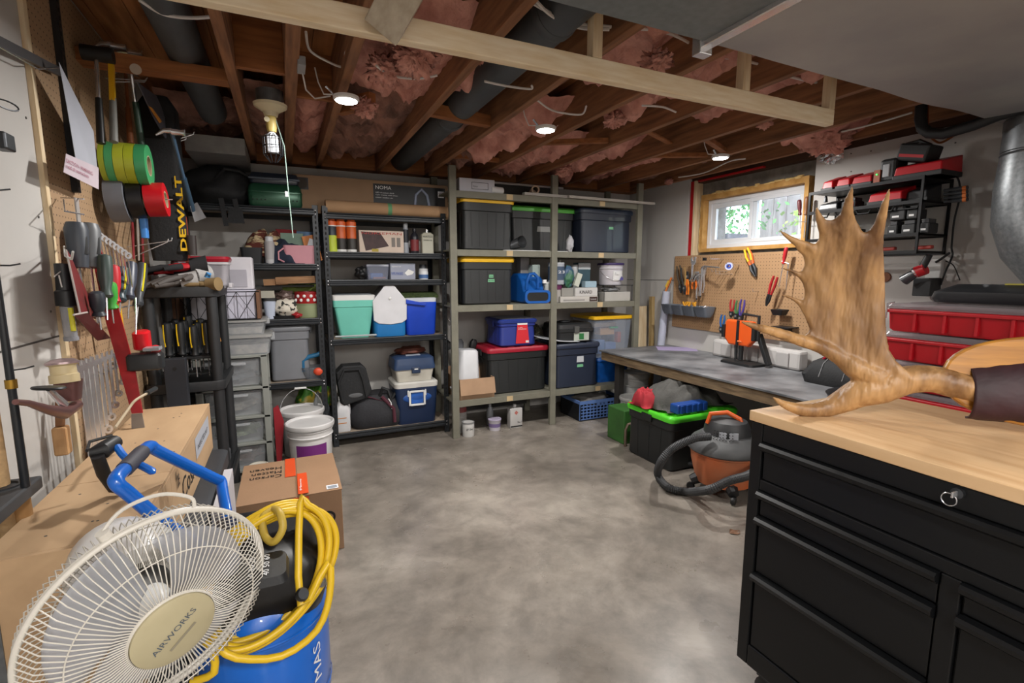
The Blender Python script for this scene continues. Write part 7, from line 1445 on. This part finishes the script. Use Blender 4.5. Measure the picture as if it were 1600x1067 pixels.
for (x0_, y0_, x1_, y1_, lb) in ((165, 122, 228, 126, 'upper chrome hook under the hammer heads'), (168, 128, 226, 128, 'lower chrome hook under the hammer heads'), (225, 235, 302, 210, 'long chrome double hook carrying the blue hammer'), (224, 238, 290, 218, 'second arm of the long chrome hook near the blue hammer')):
    a_ = P(x0_, y0_, X=-.68); c_ = P(x1_, y1_, Y=a_.y); B().tube([a_, c_, c_+V((.006, 0, .015))], .0028, 6).build('peg_hook', CHR, smooth=True, label=lb, cat='hook')
for (x0_, y0_, x1_, y1_, lb) in ((198, 386, 268, 376, 'upper arm hook above the screwdrivers on the left wall'), (200, 405, 262, 378, 'lower arm hook above the screwdrivers on the left wall')):
    a_ = P(x0_, y0_, X=-.68); c_ = P(x1_, y1_, Y=a_.y); B().tube([a_, c_, c_+V((.004, 0, .015))], .0026, 6).build('peg_hook', CHR, smooth=True, label=lb, cat='hook')
# square and black level
t = thing('hand_saw', 'dark grey saw with an orange and yellow label above the long hook', 'saw', tuple(P(240, 170, X=-.5)))
q = [P(214, 128, X=-.5), P(244, 150, X=-.5), P(252, 168, X=-.5), P(266, 214, X=-.5), P(258, 216, X=-.5), P(238, 180, X=-.5)]; b = B(); b.add(q, [tuple(range(6))]).build('blade', pl('#4c4c54', .4), t, thick=.004)
q = [P(232, 166, X=-.495), P(237, 168, X=-.495), P(253, 190, X=-.495), P(249, 192, X=-.495)]; B().add(q, [(0, 1, 2, 3)]).build('label', pl('#c07c2c', .5), t, thick=.002)
# black soft bag with yellow vertical lettering
t = thing('tool_bag', 'tall black soft tool bag with vertical yellow lettering hanging at the pegboard end', 'bag', tuple(P(255, 380, X=-.5)))
bx = -.50; y_n, y_f = 3.05, 3.28; zt2, zb2 = P(262, 160, X=bx).z, P(262, 405, X=bx).z
B().loft([(0, .075, .06, .02), (.1, .085, .075, .03), (zt2-zb2-.05, .08, .07, .03), (zt2-zb2, .05, .05, .02)], (-.535, 3.135, zb2)).build('body', BAG, t, smooth=True)
q0, q1 = P(293, 392, Y=3.045), P(293, 276, Y=3.045); txt('DEWALT', t, (q0.x-.0, 3.05, q0.z), Z_, -X_, q1.z-q0.z, .03, pl('#e0b318', .5), bold=True)
B().box(-.47, -.45, 3.10, 3.12, 1.32, 1.62).build('orange_bar', pl('#b5472a', .5), label='dark orange bar clamp standing behind the black bag', cat='clamp', bev=.003)
B().loft([(0, .02, .02, .015), (.1, .022, .02, .015)], (-.43, 3.06, 1.42)).build('bar_clamp_handle', pl('#2b2422', .5), smooth=True, label='dark brown handle beside the orange bar clamp', cat='handle')
B().add([P(297, 322, X=-.42), P(308, 316, X=-.42), P(322, 340, X=-.42), P(304, 347, X=-.42)], [(0, 1, 2, 3)]).build('white_tag', pl('#9a9a9c', .7), label='white card tag hanging below the blue hammer', cat='tag', thick=.001)
# tape rolls on a peg
def roll(label, A, Z, r, col, side='#c9b98c', inner=.5, metal=False):
    A, Z = V(A), V(Z); t = thing('tape_roll', label, 'tape', tuple((A+Z)/2)); d = Z-A; L_ = d.length; m = pl(col, .35)
    B().lathe([(r*inner, 0), (r, 0), (r, L_), (r*inner, L_)], A, 36, d, cap=False).build('tape', m, t, smooth=True); B().lathe([(r*inner*1.001, L_*1.001), (r*inner*.9, L_), (r*inner*.9, 0), (r*inner*1.001, -.001)], A, 24, d, cap=False).build('core', pl('#a89878', .8), t, smooth=True); return t
g0 = P(163, 254, X=-.655); gd = V((.155, 0, 0)); g1 = g0+gd
r1 = .085
for (f0, f1, c, lb) in ((0.0, .12, '#a9b83a', 'olive tape roll nearest the wall on the upper peg'), (.13, .30, '#4fa56b', 'left green tape roll on the upper peg'), (.31, .53, '#b4bd3a', 'left yellow green tape roll on the upper peg'), (.54, .75, '#aab42f', 'right yellow green tape roll on the upper peg'), (.76, 1.0, '#3f9860', 'right green tape roll at the end of the upper peg')):
    roll(lb, g0+gd*f0, g0+gd*f1, r1, c)
g0 = P(172, 313, X=-.655); gd = V((.20, .0, .015)); g1 = g0+gd
for (f0, f1, r_, c, lb) in ((0, .33, .092, '#6d7078', 'grey duct tape roll on the lower peg'), (.36, .62, .078, '#141416', 'black tape roll on the lower peg'), (.65, 1.0, .072, '#b5101c', 'shiny red tape roll at the end of the lower peg')): roll(lb, g0+gd*f0, g0+gd*f1, r_, c)
B().tube([g0-gd*.1, g1+gd*.12], .0025, 6).build('peg_hook', CHR, label='chrome peg through the lower tape rolls', cat='hook')
# grey saw handles
for (x0_, x1_, yt, yb_, bl_, lb, c) in ((118, 124, 348, 418, 510, 'left big grey handled jab saw on the left pegboard', '#3b4048'), (139, 143, 350, 418, 515, 'right big grey handled jab saw with dark inlay', '#5b5d60')):
    t = thing('jab_saw', lb, 'saw', tuple(W(x0_, yt))); A_, M2, Z_2 = W(x0_, yt), W(x1_, yb_), W(x1_+10, bl_-10)
    B().tube([A_, A_+(M2-A_)*.15, A_+(M2-A_)*.6, M2], [.026, .033, .029, .025], 14).build('handle', pl(c, .45), t, smooth=True); B().bar(M2, M2+(Z_2-M2), .014, .003, up=(1, 0, 0)).build('blade', CHR, t)
    B().tube([A_+(M2-A_)*.2+V((.02, -.008, 0)), A_+(M2-A_)*.7+V((.02, -.008, 0))], .010, 8).build('grip_inlay', BLK, t, smooth=True)
B().tube([W(100, 385, -.67), W(102, 400, -.6), W(112, 405, -.56), W(114, 393, -.54)], .003, 6).build('peg_hook', WHT, smooth=True, label='white curved peg hook above the black torch', cat='hook')
t = thing('double_hook', 'small chrome rack hook under the paper slip', 'hook', tuple(W(115, 320))); B().tube([W(95, 309, -.68), W(131, 311, -.6)], .0025, 6).build('upper_wire', CHR, t); B().tube([W(99, 312, -.66), W(101, 330, -.62), W(131, 335, -.6)], .0025, 6).build('lower_wire', CHR, t); B().box(W(120, 330, -.62).x-.004, W(120, 330, -.62).x, W(120, 330, -.62).y, W(120, 330, -.62).y+.03, W(122, 350, -.62).z, W(122, 310, -.62).z).build('strap', pl('#a39f9c', .3), t)
t = thing('torch', 'black torch with a clear yellow tube hanging on the left pegboard', 'torch', tuple(W(105, 450))); A_, M2, Z_2 = W(97, 412), W(104, 478), W(111, 526)
B().tube([A_, A_+(M2-A_)*.3, A_+(M2-A_)*.62, A_+(M2-A_)*.66, M2], [.020, .020, .021, .026, .026], 16).build('body', BLK, t, smooth=True); B().tube([M2, Z_2], [.017, .017], 14).build('clear_tube', mat('torch_clear', 'a8aab0', .2, alpha=.6), t, smooth=True); B().tube([M2+V((.012, -.012, -.005)), M2+(Z_2-M2)*.8+V((.012, -.012, 0))], .007, 8).build('yellow_strip', pl('#d9d23a', .4), t, smooth=True); B().tube([Z_2, Z_2+(Z_2-M2)*.12], .019, 14).build('end_cap', pl('#8b8c92', .3), t, smooth=True)  # clear tube with a plain yellow strip
B().tube([W(85, 432), W(96, 423), W(112, 425), W(97, 450), W(92, 430)], .002, 6).build('lanyard', CAB, smooth=True, label='pale lanyard looped round the black torch', cat='cord')
# small chrome spanners fan
for k in range(9):
    px, py = 150+k*6.2, 364+k*4.4; A_ = W(px, py, -.66+.015*k); t = B().lathe([(.006, -.0035), (.013, -.0035), (.013, .0035), (.006, .0035), (.006, -.0035)], A_, 16, (.7, -.7, 0), cap=False); t.bar(A_+V((0, 0, -.012)), A_+V((.0, .02, -.12)), .008, .003, up=(1, 0, 0))
    t.build('spanner', CHR, smooth=True, label='small chrome ring spanner in the upper row, %s from the left' % ('first', 'second', 'third', 'fourth', 'fifth', 'sixth', 'seventh', 'eighth', 'ninth')[k], cat='wrench', group='small spanners in the upper row')
# red try square and red pry bar
RSQ = mat('worn_dark_red', '6e1a1c', .5, col2='4d2320', scale=14, thr=(.35, .45)); RPB = mat('worn_bright_red', 'a8151c', .4, col2='7a1218', scale=12)
t = thing('steel_square', 'worn dark red steel square with bare metal edge on the left pegboard', 'square', tuple(W(140, 450)))
q = [W(103, 392, -.6), W(110, 402, -.6), W(172, 515, -.62), W(150, 505, -.62), W(125, 488, -.58)]
b = B(); b.add([W(103, 390, -.59), W(110, 400, -.64), W(155, 500, -.66), W(125, 490, -.57)], [(0, 1, 2, 3)]); b.build('blade', RSQ, t, thick=.004)
b = B(); b.add([W(115, 492, -.57), W(136, 488, -.57), W(172, 528, -.62), W(152, 532, -.62)], [(0, 1, 2, 3)]); b.build('foot', pl('#4e1f1c', .5), t, thick=.004); B().tube([W(103, 390, -.588), W(125, 489, -.568)], .003, 6).build('bare_edge', pl('#a89f9a', .4), t); B().tube([W(115, 492, -.568), W(136, 488, -.568)], .003, 6).build('bare_edge', pl('#b5aca6', .4), t)
t = thing('pry_bar', 'long worn bright red flat pry bar with a bare steel tip', 'pry bar', tuple(W(185, 520)))
pb_ = [W(146, 368, -.64), W(160, 425, -.60), W(178, 500, -.58), W(200, 580, -.56), W(215, 645, -.53)]
for a_, c_ in zip(pb_[:-1], pb_[1:]): pass
vs_ = []
for q_, w in zip(pb_, (.008, .020, .024, .024, .017)): vs_ += [q_+V((-w, -.004, 0)), q_+V((w, -.008, 0)), q_+V((w, .0, 0)), q_+V((-w, .004, 0))]
B().add(vs_, [(4*i+j, 4*i+(j+1) % 4, 4*i+4+(j+1) % 4, 4*i+4+j) for i in range(4) for j in range(4)]+[(3, 2, 1, 0), (16, 17, 18, 19)]).build('bar', RPB, t)
B().prism([(-.016, 0), (.016, 0), (.022, -.085), (-.022, -.085)], W(214, 646, -.53), (1, 0, 0), Z_, .006).build('chisel_tip', mat('bare_steel', '8c8682', .5, .6), t)
# screwdrivers row
sd = [(163, 398, 168, 500, '#3c4a46', None, 'grey green handled screwdriver left of the red one'), (176, 414, 180, 505, '#b3202a', None, 'red handled screwdriver in the left pegboard row'), (170, 440, 178, 505, '#3f9a3c', None, 'slim green handled screwdriver beside the red one'), (192, 418, 186, 500, '#35444c', '#c9bd2a', 'slate and yellow screwdriver tilted in the left pegboard row'), (205, 410, 200, 498, '#3a3f4c', None, 'dark grey blue screwdriver in the left pegboard row'), (222, 412, 212, 515, '#33363a', '#cfc31c', 'black and yellow screwdriver at the right end of the pegboard row'), (150, 455, 158, 515, '#2f353c', None, 'dark slate screwdriver low behind the red pry bar')]
for (xa, yaa, xb, yb2, c, c2, lb) in sd: screwdriver(lb, W(xa, yaa, -.58), W(xb, yb2, -.58), nl, c, c2, .66, r=.023)
B().tube([W(183, 465, -.6), W(192, 530, -.6)], .009, 8).build('yellow_tool', mat('yellow_worn', 'd0a01c', .4), label='yellow handled tool hanging below the red screwdriver', cat='tool', smooth=True)
rail_a, rail_b = W(150, 488, -.6), W(221, 474, -.6); B().tube([rail_a, rail_b], .003, 6).build('screwdriver_rail', CHR, label='chrome wire rail holding the row of screwdrivers', cat='rail')
for (x_, y_) in ((206, 350), (214, 352), (221, 356)): B().tube([W(x_, y_-20, -.64), W(x_+1, y_+10, -.62), W(x_+3, y_+55, -.63)], [.003, .006, .004], 6).build('needle_file', mat('red_grey_file_%d' % x_, '8a2a30' if x_ != 214 else '9a928a', .5), smooth=True, label={206: 'dark red needle file under the duct tape', 214: 'pale metal needle file under the duct tape', 221: 'bright red needle file under the duct tape'}[x_], cat='file')
B().loft([(0, .012, .02, .006), (.13, .014, .024, .006)], W(227, 372, -.55)).build('blue_level', pl('#3a7cc4', .4), label='light blue short level standing beside the black bag', cat='level', smooth=True)
# red tape measure and clamp light
t = thing('tape_measure', 'bright red tape measure hanging beside the resin rack', 'tape measure', tuple(W(222, 530, -.52))); B(Matrix.Translation(W(222, 531, -.52)) @ Matrix.Rotation(.1, 4, 'X')).loft([(-.035, .022, .034, .02), (-.03, .026, .04, .02), (.03, .026, .04, .02), (.036, .02, .032, .02)]).build('case', pl('#c3141e', .35), t, smooth=True); B().tube([W(212, 465, -.52), W(212, 522, -.52)], .003, 6).build('hook_rod', CHR, t)
t = thing('clamp_lamp', 'black clamp lamp with a red lens cap below the red tape measure', 'lamp', tuple(W(235, 560, -.48))); cc = W(228, 563, -.5); B(Matrix.Translation(cc)).loft([(-.035, .05, .03, .012), (-.03, .056, .036, .014), (.02, .056, .036, .014), (.028, .05, .03, .012)]).build('body', BLK, t, smooth=True); B().ell(W(243, 545, -.48), (.018, .022, .016), 14, 10).build('red_cap', pl('#b5141e'), t, smooth=True); B().box(W(205, 545, -.5).x, W(205, 545, -.5).x+.05, W(225, 545, -.5).y-.02, W(225, 545, -.5).y+.04, W(225, 548, -.5).z, W(225, 546, -.5).z+.006).build('clear_lens', pl('#8f9296', .2), t)
# combination wrench rack
t = thing('wrench_rack', 'grey slotted wrench rack on the left pegboard', 'rack', tuple(W(155, 575, -.62))); B().bar(W(124, 592, -.63), W(186, 562, -.63), .02, .006).build('rail', pl('#8b8c90', .3), t, bev=.001); B().bar(W(124, 600, -.66), W(186, 570, -.66), .02, .006).build('rail', pl('#6d6e72', .3), t)
ords = ('largest', 'second largest', 'third largest', 'fourth largest', 'fifth largest', 'sixth largest', 'seventh largest', 'eighth largest', 'smallest')
for k in range(9):
    px = 124+k*7.6; py = 564-k*2.6; L_ = .40-.033*k; A_ = W(px, py, -.60); T = frame(A_, A_+V((0, 0, -1)), V((.75, -.66, 0))); s_ = 1-.05*k
    t = thing('combination_wrench', ords[k]+' chrome combination wrench hanging in the wrench rack', 'wrench', tuple(A_))
    B(T).prism([(-.014*s_, .0), (-.006*s_, .0), (-.006*s_, -.014), (.006*s_, -.014), (.006*s_, .0), (.014*s_, .0), (.015*s_, -.02), (.006*s_, -.034), (-.006*s_, -.034), (-.015*s_, -.02)], (0, .003, 0), (1, 0, 0), (0, 0, 1), .006).build('open_end', CHR, t)
    B(T).bar((0, 0, -.03), (0, 0, -L_+.012), .014*s_, .005, up=(0, 1, 0)).build('shank', CHR, t, bev=.001); B(T).lathe([(.009*s_, -.006), (.019*s_, -.006), (.019*s_, .006), (.009*s_, .006), (.009*s_, -.006)], (0, 0, -L_), 18, (0, 1, 0), cap=False).build('ring_end', CHR, t, smooth=True)
t = thing('wooden_mallet', 'pale wooden mallet hanging below the fishing reel', 'mallet', tuple(W(97, 690))); MW_ = mat('mallet_beech', 'c39a6c', .6, col2='a87c50', scale=6, stretch=(6, 6, 1)); mc_ = W(97, 688, -.66)
B().box(mc_.x-.018, mc_.x+.018, mc_.y-.02, mc_.y+.02, mc_.z-.045, mc_.z+.045).build('head', MW_, t, bev=.006); B().bar((mc_.x, mc_.y, mc_.z+.045), (mc_.x, mc_.y+.02, mc_.z+.12), .02, .02, up=(0, 1, 0)).build('handle', mat('dark_handle', '7a5230', .6), t, bev=.003)
# fishing rods in a holder
hx_, hy_ = -.6, 1.55; HD = mat('dusty_holder', '37383b', .6, var=.25)
rh = thing('rod_holder', 'dark grey plastic rod holder with round holes on the left wall', 'holder', tuple(P(30, 770, X=-.6))); a_ = P(66, 742, X=-.56); zH = a_.z
b = B().box(XL, -.56, 1.28, a_.y, zH-.03, zH).build('holder', HD, rh, bev=.004)
for y in (a_.y-.05, a_.y-.15, a_.y-.26): B().lathe([(.024, 0), (.03, 0), (.03, .004), (.024, .004), (.022, -.002), (0, -.002)], (-.61, y, zH), 24, cap=False).build('ring', pl('#222326'), rh, smooth=True)
CORK = mat('cork', 'b7966c', .85, var=.2, scale=60)
def rod_(label, y, x, thick, segs):
    t = thing('fishing_rod', label, 'fishing rod', (x, y, zH-.1)); 
    for (z0, z1, r0, r1, m, nm) in segs: B().tube([(x, y, z0), (x, y, z1)], [r0, r1], 14).build(nm, m, t, smooth=True)
    return t
yA = P(27, 740, X=-.58).y; yB = P(18, 740, X=-.6).y
RK = pl('#1d2024', .3)
r1_ = rod_('slim black fishing rod with gold bands standing in the rod holder', yA-.01, -.565, 1, [(zH+.0, 2.1, .0085, .004, RK, 'blank'), (zH+.23, zH+.25, .0105, .0105, mat('gold_band', 'b08a3c', .3, .9), 'gold_band'), (zH+.5, zH+.515, .009, .009, _mats['gold_band'], 'gold_band'), (zH+.66, zH+.675, .009, .009, _mats['gold_band'], 'gold_band')])
for dz in (.27, .5, .66): B().tube([(-.565, yA-.01, zH+dz), (-.545, yA+.005, zH+dz), (-.53, yA+.012, zH+dz+.004)], .0018, 6).build('line_guide', DST, r1_)
r2_ = rod_('cork handled fishing rod with a spinning reel standing in the rod holder', yB, -.625, 1, [(zH-.13, zH+.2, .021, .019, CORK, 'cork_grip'), (zH+.2, zH+.32, .017, .02, pl('#3a3c40', .35), 'reel_seat'), (zH+.32, zH+.50, .02, .016, CORK, 'fore_grip'), (zH+.5, 2.1, .009, .004, RK, 'blank')])
REEL = mat('dusty_pink_metal', '7a5552', .35, .6); q = lambda px, py, X=-.52: P(px, py, X=X)
B().tube(spl([q(24, 628), q(45, 630), q(75, 640), q(100, 645), q(118, 635)], 4), [.006]*5+[.012]*5+[.018]*7, 10).build('reel_foot', REEL, r2_, smooth=True) if 0 else B().tube([q(24, 628), q(45, 630), q(75, 640), q(100, 645), q(120, 632)], [.006, .007, .011, .016, .014], 10).build('reel_foot', REEL, r2_, smooth=True)
rc_ = q(100, 585); B().lathe([(.030, -.02), (.030, .0), (.026, .002), (.026, .022), (.033, .026), (.033, .03), (.02, .038), (0, .04)], rc_, 28, (-.05, .1, 1), cap=False).build('spool', mat('line_cream', 'c4b28a', .5), r2_, smooth=True); B().lathe([(.034, .026), (.034, .031), (.021, .039), (0, .041)], rc_+V((0, 0, .0005)), 28, (-.05, .1, 1), cap=False).build('spool_cap', mat('pink_silver_metal', 'b09a9c', .3, .7), r2_, smooth=True)
B().loft([(-.07, .02, .02, .01), (-.02, .026, .026, .012)], rc_+V((.0, .02, 0))).build('gearbox', REEL, r2_, smooth=True); kc = q(76, 608); B().lathe([(0, 0), (.03, 0), (.032, .003), (.03, .006), (0, .006)], kc, 28, (.1, .1, 1), cap=False).build('drag_knob', DST, r2_, smooth=True); B().tube([kc+V((0, 0, 0)), q(100, 632)], [.006, .010], 8).build('bail_arm', CHR, r2_, smooth=True)
t = thing('fishing_rod', 'short stub of a wooden rod handle hanging below the rod holder', 'fishing rod', tuple(P(30, 795, X=-.6))); p_ = P(30, 775, X=-.6); B().lathe([(.018, 0), (.02, .004), (.019, .07)], (-.6, p_.y, p_.z-.075), 18).build('handle', mat('brown_cork', '9a7448', .8), t, smooth=True)
t = thing('snips_rack', 'dark tool with wire loops hanging at the far left edge', 'tool', tuple(P(5, 225, X=-.6))); p_ = P(6, 222, X=-.6); B().box(-.615, -.585, p_.y-.03, p_.y+.02, p_.z-.02, p_.z+.02).build('block', DST, t, bev=.004); pw = P(10, 164, X=-.6); B().tube([(-.6+.012*cos(u), pw.y+.03*cos(u), pw.z+.01*sin(u)) for u in [2*pi*k/16 for k in range(16)]], .002, 6, closed=True).build('loop', DST, t)
# small last details
lp = P(1148, 832, Z=0); B().grid(lambda u, v: (lp.x+(u-.5)*.07, lp.y+(v-.5)*.05*sin(pi*min(.98, max(.02, u))), .004+.012*sin(u*5)*sin(v*4)**2), 8, 6).build('dried_leaf', mat('dried_leaf_brown', '7a5a44', .8), label='small dried brown leaf lying on the floor near the toolchest', cat='leaf', thick=.001)
fo = P(1300, 244, X=XR-.03); B().ell(fo, (.03, .06, .04), 20, 12, .9, 3, 12).build('foil_scrap', CHR, label='crumpled silver foil tucked above the charger rack', cat='foil')
